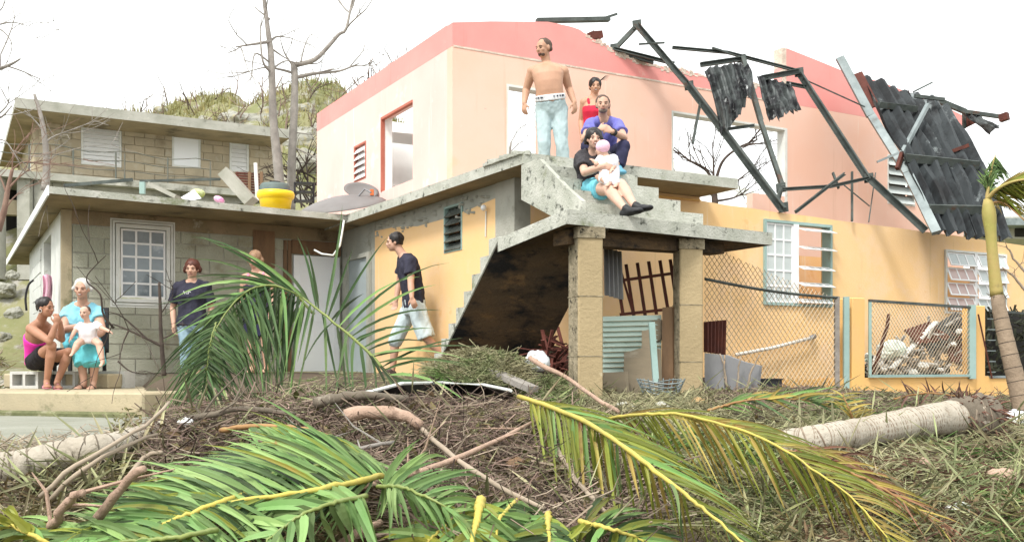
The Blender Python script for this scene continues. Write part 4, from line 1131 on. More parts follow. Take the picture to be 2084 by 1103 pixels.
def frond(label, pts, sides, n, width, mats, rmat, r0=.016, mode='g', name='palm_frond', droop=.06, jit=14, s0=.06, cat='palm frond', group=None, htip=.05):
    """pts: (px, py, h above ground) or (px, py, depth); sides: tables of (s, dx, dy, depth change) of the leaflet tips in photograph pixels"""
    ctl = [Gh(*p) if mode == 'g' else P(*p) for p in pts]
    path = spline(ctl, 40)
    root = thing(name, label, cat, path[0], group)
    rad = [r0*lerp(1.0, .22, (i/40)**.8) for i in range(41)]
    s = MB(); s.tube([p + Vector((random.gauss(0,.002), random.gauss(0,.002), random.gauss(0,.002))) for p in path], [r*random.uniform(.9,1.1) for r in rad], 7); s.build('rib', rmat, root, True)
    ln = [0]
    for a, b in zip(path, path[1:]): ln.append(ln[-1]+(b-a).length)
    for si, tab in enumerate(sides):
        nn_ = n[si] if isinstance(n, tuple) else n
        for k in range(nn_):
            sv = s0 + (1-s0)*(k+random.uniform(.1,.9))/nn_
            d = sv*ln[-1]; i = max(j for j in range(40) if ln[j] <= d); p0 = lerp(path[i], path[i+1], (d-ln[i])/max(1e-6, ln[i+1]-ln[i]))
            if random.random() < .07: continue
            dx, dy, dY = keyed(tab, sv); f = random.uniform(.5, .8) if random.random() < .12 else random.uniform(.82, 1.14)
            dx = dx*f + random.gauss(0, jit); dy = dy*f + random.gauss(0, jit)
            sx, sy = CX + p0.x/p0.y*FPX, HY - p0.z/p0.y*FPX
            p2 = None
            if mode == 'g':
                p2 = Gh(sx+dx, sy+dy, htip + random.uniform(-.02, .08))
                if abs(p2.y-p0.y) > 1.1 or (p2-p0).length > 1.5: p2 = None
            if p2 is None:
                Y2 = p0.y + dY + random.uniform(-.15, .15); p2 = P(sx+dx, sy+dy, Y2)
                gz = float(gv(np.array([p2.x]), np.array([p2.y]))[0])
                if p2.z < gz+.01: p2.z = gz+.01
            le = (p2-p0).length
            p1 = lerp(p0, p2, .5) + Vector((0, 0, le*droop*random.uniform(.6, 2.2))) + Vector((random.gauss(0, .02), random.gauss(0, .03), 0))
            mt = mats[si] if isinstance(mats[0], (list, tuple)) else mats
            w = width*random.uniform(.8, 1.15)*(1-.35*max(0, sv-.6)/.4)
            leaf_mesh(p0, p1, p2, w, 6, Vector((random.gauss(0,.35), -1, random.uniform(.2, .9)))).build('leaflet', m[random.choice(mt)], root)
    return root
GRN, DRK, YEL, BRN = ['leaf']*7+['leaf_dark','leaf_dark','leaf_yellow'], ['leaf_dark']*6+['leaf'], ['leaf_yellow','leaf_yellow','leaf_yellow','leaf'], ['leaf_brown','leaf_brown','leaf_yellow']

# upright dark green frond in the middle, arching over and drooping to the left
frond('dark drooping palm frond hanging in front of the two standing women',
      [(640,640,8.0),(590,592,8.0),(520,584,7.95),(462,632,7.9),(434,690,7.8),(420,760,7.7),(414,800,7.65)],
      [[(.05,-40,200,-.2),(.2,-10,230,-.2),(.35,20,220,-.2),(.5,60,190,-.2),(.7,90,140,-.2),(1,40,90,-.1)],
       [(.05,-60,190,0),(.2,-120,120,0),(.35,-130,110,0),(.55,-120,130,0),(.8,-90,120,0),(1,-50,80,0)]],
      (62, 62), .025, ['leaf_dark','leaf_dark','leaf_dark','leaf_dark','leaf'], m['rachis_green'], .012, 'd', droop=.10, jit=16)
frond('small dark fishbone palm frond tip hanging left of the drooping frond', [(440,655,7.55),(430,690,7.5),(423,730,7.5),(420,800,7.5)],
      [[(0,-60,40,0),(.5,-75,50,0),(1,-40,60,0)], [(0,60,40,0),(.5,70,55,0),(1,40,60,0)]], 34, .016, ['leaf_dark'], m['rachis_green'], .007, 'd', droop=.03, jit=5)
frond('tall dark green palm frond arching up in front of the white door',
      [(862,868,7.5),(812,792,7.6),(749,716,7.7),(692,667,7.75),(655,636,7.8),(602,597,7.85),(546,580,7.85),(498,596,7.8),(458,640,7.7),(430,690,7.6),(420,752,7.5)],
      [[(.05,60,70,0),(.16,150,60,-.2),(.24,190,0,-.2),(.33,205,-50,-.1),(.39,170,-105,0),(.44,60,-165,.1),(.49,-90,-165,.1),(.55,-185,-125,.1),(.62,-205,-50,0),(.70,-165,30,0),(.80,-120,80,-.1),(.9,-85,120,-.1),(1,-30,120,-.1)],
       [(.05,60,50,-.1),(.2,80,130,-.3),(.28,20,220,-.35),(.38,-30,250,-.35),(.5,-20,250,-.3),(.6,0,240,-.3),(.7,40,190,-.25),(.8,80,160,-.2),(.9,70,140,-.2),(1,20,110,-.1)]],
      (60, 40), .027, DRK, m['rachis_green'], .015, 'd', droop=.11, jit=28)
# two long yellowing fronds sweeping down on the right
frond('long yellow green palm frond sweeping down across the foreground',
      [(1056,806,.36),(1120,828,.46),(1200,862,.56),(1276,913,.60),(1348,970,.58),(1404,1013,.54),(1446,1047,.50),(1505,1098,.46),(1560,1150,.42)],
      [[(.0,40,150,-.1),(.1,35,190,-.15),(.25,25,225,-.2),(.5,25,200,-.2),(.8,30,150,-.2),(1,30,90,-.1)],
       [(.0,130,40,.1),(.2,190,62,.1),(.5,240,110,0),(.8,210,110,-.1),(1,130,90,-.1)]],
      (86, 70), .018, [['leaf_yellow','leaf_yellow','leaf','leaf_brown'], ['leaf_yellow','leaf_yellow','leaf','leaf_yellow']], m['rachis_yellow'], .0155, jit=8, droop=.05)
frond('second yellow palm frond with brown tips beside the fallen trunk',
      [(1222,856,.26),(1270,846,.38),(1330,842,.46),(1391,845,.48),(1497,871,.48),(1582,907,.46),(1667,962,.42),(1730,1009,.36),(1806,1092,.28)],
      [[(.0,40,60,-.1),(.15,70,110,-.15),(.4,90,160,-.2),(.7,80,150,-.2),(1,30,70,-.1)],
       [(.0,90,-8,.1),(.2,150,6,.1),(.45,200,62,.05),(.7,235,100,0),(1,110,80,-.1)]],
      (84, 72), .017, [['leaf_yellow','leaf_yellow','leaf_brown'], ['leaf_brown','leaf_yellow','leaf_brown']], m['rachis_yellow'], .0125, jit=8, droop=.05)
frond('withered red brown palm frond trailing to the right from under the second yellow frond', [(1590,915,.2),(1680,940,.26),(1780,985,.24),(1870,1040,.16),(1930,1085,.1)],
      [[(0,140,10,.1),(.5,120,35,0),(1,60,40,0)], [(0,90,80,-.1),(.5,90,80,-.1),(1,50,60,0)]], 56, .015, ['leaf_red','leaf_red','leaf_brown'], m['rachis_brown'], .012, jit=10, htip=.08)
# bright green fronds lying in the lower left
frond('bright green palm frond with a yellow rib lying in the lower left',
      [(778,966,.40),(700,985,.46),(600,1003,.46),(480,1020,.44),(400,1036,.40),(300,1052,.34),(225,1070,.28)],
      [[(.0,-210,-120,.2),(.3,-230,-85,.2),(.6,-190,-50,.1),(1,-90,-5,0)], [(.0,-70,120,-.2),(.25,-130,100,-.2),(.6,-180,62,-.1),(1,-110,40,-.1)]],
      118, .019, GRN, m['rachis_yellow'], .016, jit=15, htip=.30)
frond('smaller green palm frond crossing under the yellow rib at the bottom left',
      [(500,1004,.44),(420,1032,.44),(340,1062,.40),(275,1092,.34),(220,1125,.28)],
      [[(.0,-190,-30,.1),(.5,-170,10,0),(1,-90,30,0)], [(.0,150,70,-.1),(.5,100,90,-.1),(1,10,80,-.1)]],
      70, .021, GRN, m['rachis_yellow'], .014, jit=14, htip=.28)
frond('broad fresh green palm frond fanning out at the bottom of the heap',
      [(745,1010,.44),(690,1020,.48),(620,1045,.46),(560,1085,.40),(520,1130,.34)],
      [[(.0,-150,-10,.1),(.5,-170,10,0),(1,-80,40,0)], [(.0,40,110,-.1),(.5,20,110,-.1),(1,-30,90,-.1)]],
      24, .038, ['leaf'], m['rachis_green'], .012, jit=18, htip=.28)
frond('green palm frond tip bursting rightward from the cut yellow rib',
      [(768,990,.42),(820,992,.46),(890,1022,.44),(955,1064,.36)],
      [[(.0,40,-90,.1),(.3,110,-45,.1),(.7,110,0,0),(1,60,30,0)], [(.0,-30,80,0),(.4,40,80,-.1),(1,50,60,-.1)]],
      32, .024, ['leaf'], m['rachis_green'], .011, jit=12, htip=.26)
frond('palm frond with thick yellow stalk standing at the bottom centre',
      [(978,1016,.36),(972,1050,.36),(964,1085,.34),(955,1130,.3)],
      [[(.0,-70,70,0),(.5,-100,70,0),(1,-90,60,0)], [(.0,60,70,0),(.5,120,80,0),(1,120,70,0)]],
      22, .032, ['leaf','leaf_yellow'], m['rachis_yellow'], .024, jit=12, htip=.2)
frond('yellow palm stalk leaning left at the bottom centre',
      [(938,1044,.3),(905,1072,.3),(860,1112,.28)],
      [[(.0,-60,-10,0),(1,-110,20,0)], [(.0,30,60,0),(1,40,70,0)]], 16, .034, ['leaf_yellow','leaf'], m['rachis_yellow'], .016, jit=12, htip=.2)
frond('short palm frond with yellow stalk at the bottom right of centre',
      [(1116,1046,.34),(1116,1075,.34),(1120,1120,.3)],
      [[(.0,-40,50,0),(.5,-80,20,0),(1,-110,10,0)], [(.0,50,60,0),(.5,90,60,0),(1,90,50,0)]], 24, .030, ['leaf','leaf_dark','leaf_yellow'], m['rachis_yellow'], .016, jit=12, htip=.2)
frond('old brown palm stalk bowed over the twig heap',
      [(450,876,.3),(500,868,.36),(580,868,.4),(650,880,.38),(710,915,.34),(780,965,.26)],
      [[(.0,-40,40,0),(.4,120,85,-.1),(1,60,40,-.1)], [(.1,60,95,-.1),(.5,120,100,-.1),(1,60,60,-.1)]], 46, .022, GRN, m['rachis_brown'], .018, jit=12, s0=.2, htip=.26)
frond('green palm frond end poking out at the bottom left corner',
      [(120,1120,.3),(60,1085,.36),(0,1062,.34),(-50,1050,.3)],
      [[(.0,-60,-50,0),(1,-60,-30,0)], [(.0,-100,40,0),(1,-70,40,0)]], 14, .034, ['leaf','leaf_yellow'], m['rachis_yellow'], .012, jit=12)
frond('green palm frond half hidden under the yellow rib left of centre', [(700,930,.36),(640,948,.4),(560,962,.4),(470,985,.36),(390,1000,.3)],
      [[(0,-110,-60,.1),(.5,-130,-40,.1),(1,-80,10,0)], [(0,-60,70,-.1),(.5,-110,60,-.1),(1,-80,30,0)]], 60, .022, ['leaf','leaf','leaf_dark'], m['rachis_green'], .012, jit=14, htip=.24)
frond('green palm frond spread across the bottom left below the yellow ribs', [(440,1078,.4),(360,1092,.42),(260,1100,.38),(160,1095,.3),(90,1085,.24)],
      [[(0,-120,-20,.1),(.5,-130,-20,.1),(1,-70,-10,0)], [(0,-60,60,-.1),(.5,-110,50,-.1),(1,-70,30,0)]], 56, .026, ['leaf','leaf','leaf_yellow'], m['rachis_green'], .012, jit=14, htip=.24)
frond('green palm frond fanned across the bottom right of centre', [(1180,1060,.34),(1240,1075,.36),(1310,1100,.3),(1370,1140,.24)],
      [[(0,60,-50,0),(.5,110,-10,0),(1,70,40,0)], [(0,-60,50,0),(.5,-20,70,0),(1,30,60,0)]], 26, .026, ['leaf','leaf_dark','leaf_yellow'], m['rachis_yellow'], .012, jit=12, htip=.2)
frond('dark green palm frond lying under the twigs at the bottom centre', [(1060,1010,.3),(1020,1050,.34),(1010,1090,.3),(1010,1130,.26)],
      [[(0,-60,40,0),(.5,-90,40,0),(1,-60,50,0)], [(0,60,50,0),(.5,110,50,0),(1,80,50,0)]], 26, .028, ['leaf','leaf_dark'], m['rachis_yellow'], .012, jit=12, htip=.18)
frond('pale dead palm frond tuft behind the fallen trunk', [(1745,872,.1),(1728,835,.25),(1715,800,.36)],
      [[(.0,-30,-40,0),(1,-35,-10,0)], [(.0,40,-40,0),(1,45,20,0)]], 14, .018, ['leaf_brown'], m['rachis_brown'], .012, jit=8)
frond('green torn palm frond lying along the foot of the yellow wall', [(1440,835,.12),(1520,815,.2),(1620,812,.2),(1700,830,.14)],
      [[(.0,60,-28,0),(1,80,-10,0)], [(.0,60,30,0),(1,70,20,0)]], 26, .024, ['leaf','leaf_dark','leaf_brown'], m['rachis_brown'], .012, jit=9)
frond('withered palm frond below the chain link gate', [(1820,812,.1),(1880,800,.2),(1950,806,.2),(2010,822,.12)],
      [[(.0,-40,-26,0),(1,40,-20,0)], [(.0,-20,30,0),(1,50,30,0)]], 24, .018, ['rootball'], m['rachis_brown'], .012, jit=9)

def sticks(pts, r, mat, label, name='branch', cat='branch', mode='g', n=11, twigs=0, rough=.003, group=None):
    ctl = [Gh(*p) if mode == 'g' else P(*p) for p in pts]
    path = spline(ctl, n)
    path = [p + Vector((random.gauss(0,rough), random.gauss(0,rough), random.gauss(0,rough))) for p in path]
    r0, r1 = r if hasattr(r, '__len__') else (r, r*.6)
    s = MB(); s.tube(path, [lerp(r0, r1, i/n)*random.uniform(.92,1.1) for i in range(n+1)], 8)
    o = solo(name, s, mat, label, cat, group, True)
    for k in range(twigs):
        i = random.randrange(int(n*.25), n); p = path[i]; t = MB()
        d = Vector((random.gauss(0,1), random.gauss(0,.5), random.uniform(-.2,1))).normalized(); l_ = random.uniform(.12,.35)
        q = [p, p + d*l_*.5 + Vector((random.gauss(0,.02),0,0)), p + d*l_ + Vector((random.gauss(0,.04),0,random.gauss(0,.04)))]
        t.tube(q, [r1*.6, r1*.45, r1*.15], 5); t.build('twig', mat, o, origin=p)
    return o
sticks([(848,862,.26),(900,910,.34),(970,962,.34),(1050,1008,.32),(1110,1034,.3)], (.015,.010), m['twig_pale'], 'long pale stripped pole lying diagonally over the brush heap', 'pole', 'pole', rough=.002)
sticks([(704,846,.34),(740,838,.36),(790,840,.36),(832,850,.34),(856,866,.3)], (.040,.030), m['pole_pink'], 'thick peeled pinkish branch stub at the head of the pale pole')
sticks([(700,1000,.22),(790,975,.3),(880,950,.34),(1000,902,.34),(1088,856,.3)], (.020,.010), m['pole_pink'], 'thin forked reddish branch rising to the right through the brush heap', twigs=4)
sticks([(1078,728,.3),(1110,748,.28),(1160,772,.22),(1210,808,.16),(1262,838,.1)], (.024,.016), m['pole_pink'], 'pinkish peeled pole sloping down in front of the left pillar', 'pole', 'pole')
sticks([(88,1125,.1),(110,1070,.3),(135,1030,.42),(166,1000,.5)], (.022,.016), m['pole_pink'], 'short knobbly tan stick poking up at the bottom left', twigs=3, rough=.008)
sticks([(155,1125,.1),(185,1075,.3),(225,1020,.45),(262,975,.55),(294,952,.6)], (.022,.014), m['pole_pink'], 'longer smooth tan stick poking up beside the short knobbly one')
sticks([(85,1010,.2),(150,950,.36),(230,905,.4),(300,862,.4),(345,820,.4)], (.014,.008), m['twig_pale'], 'thin pale twig arching over the left trunk', 'twig')
sticks([(100,1020,.16),(160,962,.3),(240,915,.36),(320,880,.34)], (.014,.008), m['twig_pale'], 'thin pale twig running beside the arching one over the left trunk', 'twig')
sticks([(235,1012,.2),(290,935,.3),(330,918,.34)], (.016,.010), m['twig_pale'], 'short curved pale twig right of the left trunk', 'twig')
sticks([(690,1112,.2),(730,1082,.26),(775,1062,.26)], (.020,.014), m['pole_pink'], 'pinkish branch end at the bottom edge below the green fronds')
sticks([(640,820,.3),(700,808,.34),(760,806,.34),(830,812,.3)], (.034,.022), m['bark'], 'grey bark branch lying below the white door')
sticks([(300,860,.1),(400,850,.25),(500,832,.3),(600,842,.28)], (.024,.014), m['bark'], 'grey crooked branch at the left of the twig heap', twigs=5)
sticks([(560,920,.3),(640,900,.34),(720,912,.3),(800,900,.3)], (.020,.010), m['bark_pale'], 'thin pale grey branch across the middle of the twig heap', twigs=6)
sticks([(1130,905,.25),(1160,960,.3),(1200,1010,.3),(1240,1050,.26)], (.014,.008), m['twig_pale'], 'reddish twig hanging left of the long yellow frond', 'twig', twigs=4)
sticks([(930,1080,.2),(1010,1062,.22),(1130,1075,.22),(1240,1092,.2)], (.012,.007), m['twig_pale'], 'thin twig lying along the bottom edge in the middle', 'twig')
s = MB(); s.bar(P(988,750,9.25), P(1085,792,8.6), .11, .05); solo('weathered_plank', s, m['bark_pale'], 'weathered grey plank end sticking out of the clippings mound', 'plank')

# fallen trunks
def trunk(pts, radii, mat, label, ringmat=None, nring=0, n=40, name='fallen_palm_trunk', cat='trunk'):
    path = [p + Vector((0, random.gauss(0,.004), random.gauss(0,.004))) for p in spline([Gh(*p) for p in pts], n)]
    rad = [interp(radii, i/n) for i in range(n+1)]
    root = thing(name, label, cat, path[0] - Vector((0,0,rad[0])))
    s = MB(); s.tube(path, [r*(1+.03*noise.noise(Vector((i*.9,0,1)))) for i, r in enumerate(rad)], 18); s.build('trunk', mat, root, True)
    for k in range(nring):
        u = (k+.5+random.uniform(-.25,.25))/nring*n; i = min(int(u), n-1); p = lerp(path[i], path[i+1], u-i); t = (path[i+1]-path[i]).normalized(); r = rad[i]*1.018
        q = MB(); w = random.uniform(.002,.006); t2 = (t + Vector((random.gauss(0,.05), random.gauss(0,.05), random.gauss(0,.05)))).normalized()
        q.tube([p-t2*w, p, p+t2*w], [r*.985, r, r*.985], 18); q.build('ring_scar', ringmat, root, True)
    return root, path
rt, path = trunk([(1590,905,.10),(1680,892,.13),(1760,880,.14),(1850,862,.15),(1940,850,.16),(2000,848,.16)], [(0,.092),(.3,.10),(.7,.115),(.9,.15),(1,.175)], m['palmbark'], 'grey ringed palm trunk fallen on its side with root ball at the right', m['palmring'], 74)
s = MB(); s.tube(path[32:41], [interp([(0,.092),(.3,.10),(.7,.115),(.9,.15),(1,.175)], i/40)*1.03*random.uniform(.97,1.05) for i in range(32,41)], 22); s.build('fibrous_butt', m['bark'], rt, True)
rb = MB(); e = path[-1]
for k in range(800):
    d = Vector((random.gauss(.5,.6), random.gauss(0,.6), random.gauss(0,.7))).normalized(); a = e + d*random.uniform(.04,.15) - Vector((.14,0,0))*random.random()
    b = a + d*random.uniform(.03,.10) + Vector((random.gauss(0,.03), random.gauss(0,.03), -random.uniform(0,.06)))
    rb.tube([a, lerp(a,b,.5)+Vector((0,0,.01)), b], [.007,.006,.003], 4)
tag(rb.build('roots', m['rootball'], rt), kind='stuff')
s = MB(); s.ell(e + V(.02,0,0), (.12,.16,.165), 14, 9); s.build('root_core', m['bark'], rt, True)
trunk([(-60,968,.10),(60,945,.11),(140,925,.12),(230,908,.12),(345,872,.10)], [(0,.09),(.6,.084),(1,.07)], m['palmbark'], 'pale rough trunk fallen beside the concrete drive at the left', m['bark'], 26)

# leaning young palm at the right edge
pr = thing('young_palm', 'leaning young palm with yellow green sheath and few ragged fronds', 'palm tree', P(2085, 860, 9.0))
low = spline([P(2092,880,9.0), P(2072,790,9.05), P(2052,710,9.1), P(2036,640,9.15), P(2029,600,9.2)], 24)
s = MB(); s.tube(low, [lerp(.092,.056,(i/24)**.8)*(1+.04*((i%2)-.5)) for i in range(25)], 16); s.build('trunk', m['palmtan'], pr, True)
hi = spline([P(2029,602,9.2), P(2022,540,9.2), P(2016,470,9.2), P(2010,405,9.2)], 16)
s = MB(); s.tube(hi, [.060,.058,.056,.054,.052,.051,.050,.049,.048,.048,.049,.052,.058,.062,.060,.05,.035], 14); s.build('sheath', m['palmyellow'], pr, True)
for k in range(9):
    u = 1+k*2; p = low[u]; q = MB(); t = (low[u+1]-low[u]).normalized(); r = lerp(.092,.056,(u/24)**.8)*1.03; q.tube([p-t*.006, p, p+t*.006], [r*.98,r,r*.98], 16); q.build('ring_scar', m['bark_dark'], pr, True)
for k in range(26):
    a = 2*math.pi*k/26; s = MB(); p = low[-1] + Vector((math.cos(a)*.062, math.sin(a)*.062, random.uniform(-.04,.02)))
    s.tube([p, p + Vector((math.cos(a)*.03, math.sin(a)*.03, random.uniform(-.06,.03)))], [.006,.002], 4); 
    if k % 4 == 0: s.build('sheath_fibre', m['bark'], pr)
def crown(pts, tips, n, w, mats, rm, r0):
    path = spline([P(*p) for p in pts], 16); s = MB(); s.tube(path, [r0*lerp(1,.25,i/16) for i in range(17)], 6)
    fo = s.build('frond', rm, pr, True)
    for k in range(n):
        u = .15+.85*k/n; i = min(int(u*16), 15); p0 = path[i]
        for tb_ in tips:
            dx, dy, dY = keyed(tb_, u); q = p0 + Vector(((dx+random.gauss(0,8))/FPX*9.2, dY, -(dy+random.gauss(0,8))/FPX*9.2))
            leaf_mesh(p0, lerp(p0,q,.5)+Vector((0,0,.02)), q, w*random.uniform(.7,1.1), 4).build('leaflet', m[random.choice(mats)], fo)
crown([(2008,408,9.2),(2030,385,9.1),(2070,368,9.0),(2140,362,8.9)], [[(0,60,-40,0),(1,90,-10,0)], [(0,66,40,0),(1,80,60,0)], [(0,80,5,.1),(1,90,10,.1)]], 60, .026, ['leaf_yellow','leaf_brown','leaf_yellow'], m['palmyellow'], .022)
crown([(2008,408,9.2),(2013,370,9.2),(2020,335,9.2),(2026,316,9.2)], [[(0,-16,-44,0),(1,-8,46,0)], [(0,20,-30,0),(1,22,50,0)], [(0,4,-46,-.05),(1,10,36,0)]], 44, .024, ['leaf','leaf_dark'], m['palmyellow'], .018)
crown([(2010,415,9.2),(2040,412,9.15),(2075,440,9.1),(2120,480,9.0)], [[(0,30,10,0),(1,40,20,0)], [(0,20,24,0),(1,20,30,0)]], 12, .012, ['leaf_brown'], m['rachis_brown'], .012)
crown([(2010,412,9.2),(2050,420,9.3),(2100,425,9.3)], [[(0,40,6,0),(1,40,12,0)]], 10, .012, ['leaf_brown','leaf_dark'], m['rachis_brown'], .010)
# second frond seen before the trunk: none; thin shoots at the far right
for pts, lb in (([(2090,560,9.4),(2060,520,9.4),(2048,500,9.4)], 'thin bare yellow brown shoot right of the palm sheath'), ([(2095,600,9.4),(2060,560,9.4),(2040,545,9.4)], 'lower thin bare shoot right of the palm sheath')):
    sticks(pts, (.014,.006), m['twig_pale'], lb, 'twig', 'twig', 'd', 12, 3)

# ------------------------------------------------------------------ bare trees
def grow(mb, p, d, ln, r, depth, spread=.6, segs=4, up=.06, minr=.004):
    pts = [p]; dd = d.normalized()
    for i in range(segs):
        dd = (dd + Vector((random.gauss(0,.13), random.gauss(0,.13), random.gauss(0,.1)+up))).normalized(); pts.append(pts[-1] + dd*ln/segs)
    mb.tube(pts, [max(minr*.6, r*lerp(1,.6,i/segs)) for i in range(segs+1)], 5 if r < .03 else 7, cap=False)
    if depth <= 0: return
    for k in range(random.choice((2,2,3))):
        i = random.randint(max(1, segs-2), segs); ax = dd.orthogonal().normalized(); ax = Matrix.Rotation(random.uniform(0,6.28), 3, dd) @ ax
        nd = (Matrix.Rotation(random.uniform(.25,.9)*spread*1.6, 3, ax) @ dd)
        grow(mb, pts[i], nd, ln*random.uniform(.5,.8), max(minr, r*.55), depth-1, spread, segs, up, minr)
def bare_tree(label, pts, r, limbs, mat, seed, mode='d', cat='tree', name='bare_tree'):
    random.seed(seed)
    path = spline([P(*p) for p in pts], 30)
    root = thing(name, label, cat, path[0])
    s = MB(); s.tube(path, [lerp(r[0], r[1], i/30)*(1+.06*noise.noise(Vector((i*.6, seed, 0)))) for i in range(31)], 10); s.build('trunk', mat, root, True)
    for (lp, lr, tw) in limbs:
        q = spline([P(*p) for p in lp], 18); b = MB()
        b.tube(q, [lerp(lr, lr*.3, i/18) for i in range(19)], 7)
        for k in range(tw):
            i = random.randint(6, 18); dd = (q[i]-q[i-1]).normalized(); dd = (dd + Vector((random.gauss(0,.6), random.gauss(0,.6), random.gauss(.1,.5)))).normalized()
            grow(b, q[i], dd, random.uniform(.3,.8), lr*.35, 1, .7, 4, .04)
        b.build('branch', mat, root, True)
    return root
bare_tree('taller stripped grey tree behind the flat roof, its top out of frame', [(574,430,18),(565,330,18),(556,240,18),(552,120,18),(545,60,18),(534,-30,18)], (.098,.03), [
    ([(552,85,18),(520,90,17.8),(480,96,17.6)],.035,3), ([(549,85,18),(565,75,18.2),(592,78,18.2)],.025,2), ([(549,40,18),(530,25,18),(514,12,18)],.02,1),
    ([(553,150,18),(535,125,17.8),(530,70,17.8),(532,38,17.8)],.025,1), ([(555,140,18),(580,125,18.2),(605,128,18.3)],.02,2), ([(552,130,18),(520,110,17.8),(512,150,17.7),(508,170,17.7)],.018,2),
    ([(553,100,18),(575,115,18.2),(600,130,18.3)],.02,1)], m['bark_pale'], 11)
bare_tree('shorter broken topped grey tree with two long limbs behind the yellow tub', [(592,430,18.4),(594,330,18.4),(598,240,18.4),(600,170,18.4),(598,128,18.4)], (.082,.058), [
    ([(600,133,18.4),(640,122,18.5),(668,95,18.6),(690,70,18.7),(704,60,18.7),(715,10,18.8),(722,-20,18.8)],.05,5), ([(602,158,18.4),(640,150,18.5),(690,145,18.6),(730,130,18.7)],.04,4),
    ([(600,140,18.4),(580,110,18.3),(570,80,18.2)],.022,2), ([(600,150,18.4),(570,142,18.3),(540,138,18.2),(510,145,18.1)],.028,3), ([(612,128,18.4),(620,95,18.4),(632,72,18.4),(648,78,18.4)],.015,1),
    ([(606,130,18.4),(650,128,18.6),(664,100,18.7)],.014,1), ([(596,300,18.4),(620,310,18.4),(655,330,18.4)],.02,3), ([(600,270,18.4),(640,275,18.5)],.015,2)], m['bark_pale'], 23)
bare_tree('pale forked sapling in front of the hillside house', [(92,388,14.5),(95,340,14.5),(92,290,14.5),(84,240,14.5),(70,192,14.5)], (.06,.02), [
    ([(93,290,14.5),(110,278,14.5),(135,268,14.5)],.016,3), ([(90,270,14.5),(75,250,14.5),(50,225,14.5)],.014,2), ([(94,330,14.5),(115,315,14.5),(150,305,14.5)],.012,3)], m['bark_pale'], 5)
bare_tree('reddish bare sapling tangle at the left edge beside the terrace', [(-5,470,13.5),(8,430,13.5),(16,385,13.5),(25,345,13.5)], (.05,.02), [
    ([(16,385,13.5),(40,360,13.5),(60,345,13.5)],.016,4), ([(14,395,13.5),(0,360,13.5),(-20,330,13.5)],.016,3), ([(25,345,13.5),(50,330,13.5),(100,335,13.5)],.012,4), ([(24,350,13.5),(30,310,13.5),(60,270,13.5)],.010,3),
    ([(8,430,13.5),(30,400,13.5),(48,392,13.5)],.012,2)], M('reddish twig bark', (.26,.17,.13), (.18,.11,.085), 6, .9), 9)
bare_tree('bare tree at the far left edge with twigs against the sky', [(-60,520,12.5),(-50,330,12.5),(-42,200,12.5),(-34,60,12.5)], (.09,.04), [
    ([(-40,150,12.5),(0,140,12.5),(25,130,12.5),(42,120,12.5)],.03,2), ([(-34,60,12.5),(0,50,12.5),(28,46,12.5),(58,54,12.5)],.014,3), ([(-34,55,12.5),(0,60,12.5),(24,90,12.5),(15,128,12.5)],.012,2),
    ([(-44,230,12.5),(-10,235,12.5),(12,218,12.5),(20,200,12.5)],.016,3), ([(-46,250,12.5),(0,240,12.5),(25,215,12.5)],.02,2), ([(-48,300,12.5),(5,285,12.5),(40,330,12.5)],.014,3), ([(-34,40,12.5),(2,20,12.5),(10,-5,12.5)],.012,2)], m['bark_pale'], 31)
bt = bare_tree('bare storm stripped tree seen through the wide opening in the pink wall', [(1450,470,19),(1455,420,19),(1452,380,19)], (.08,.05), [
    ([(1452,385,19),(1440,350,19),(1400,325,19),(1372,300,19)],.035,7), ([(1452,385,19),(1470,330,19),(1505,300,19),(1540,285,19)],.035,8), ([(1452,390,19),(1490,375,19),(1530,345,19)],.03,6), ([(1452,385,19),(1452,340,19),(1450,290,19)],.03,7),
    ([(1454,400,19),(1420,380,19),(1380,372,19)],.025,5), ([(1456,410,19),(1500,400,19),(1540,372,19)],.025,6)], m['bark_dark'], 41)
bare_tree('small leafy bare tree seen through the doorway behind the shirtless man', [(1030,420,19),(1035,330,19),(1040,290,19)], (.05,.02), [
    ([(1038,310,19),(1060,290,19),(1085,285,19)],.012,5), ([(1040,290,19),(1055,265,19),(1070,255,19)],.012,5), ([(1035,330,19),(1050,322,19),(1070,318,19)],.01,4)], m['bark_pale'], 43)
bare_tree('dark forked sapling standing in front of the grey block house', [(334,765,10.2),(330,715,10.2),(327,665,10.2),(326,620,10.2),(324,575,10.2)], (.024,.013), [
    ([(330,705,10.2),(300,690,10.15),(262,672,10.1),(230,660,10.1),(228,668,10.1)],.014,2), ([(232,668,10.1),(210,640,10.05),(206,605,10.0),(196,590,10.0),(178,575,9.95),(178,560,9.95),(195,540,9.9),(216,520,9.9)],.012,1),
    ([(300,690,10.15),(262,655,10.1),(240,640,10.05),(210,632,10.0)],.010,1), ([(262,672,10.1),(250,700,10.05),(242,735,10.0)],.010,1), ([(240,735,10.0),(265,755,10.0),(300,762,10.0)],.010,1), ([(326,640,10.2),(340,620,10.2),(352,600,10.2)],.008,1),
    ([(328,690,10.2),(350,680,10.2),(362,670,10.2)],.008,1)], m['bark_dark'], 51)

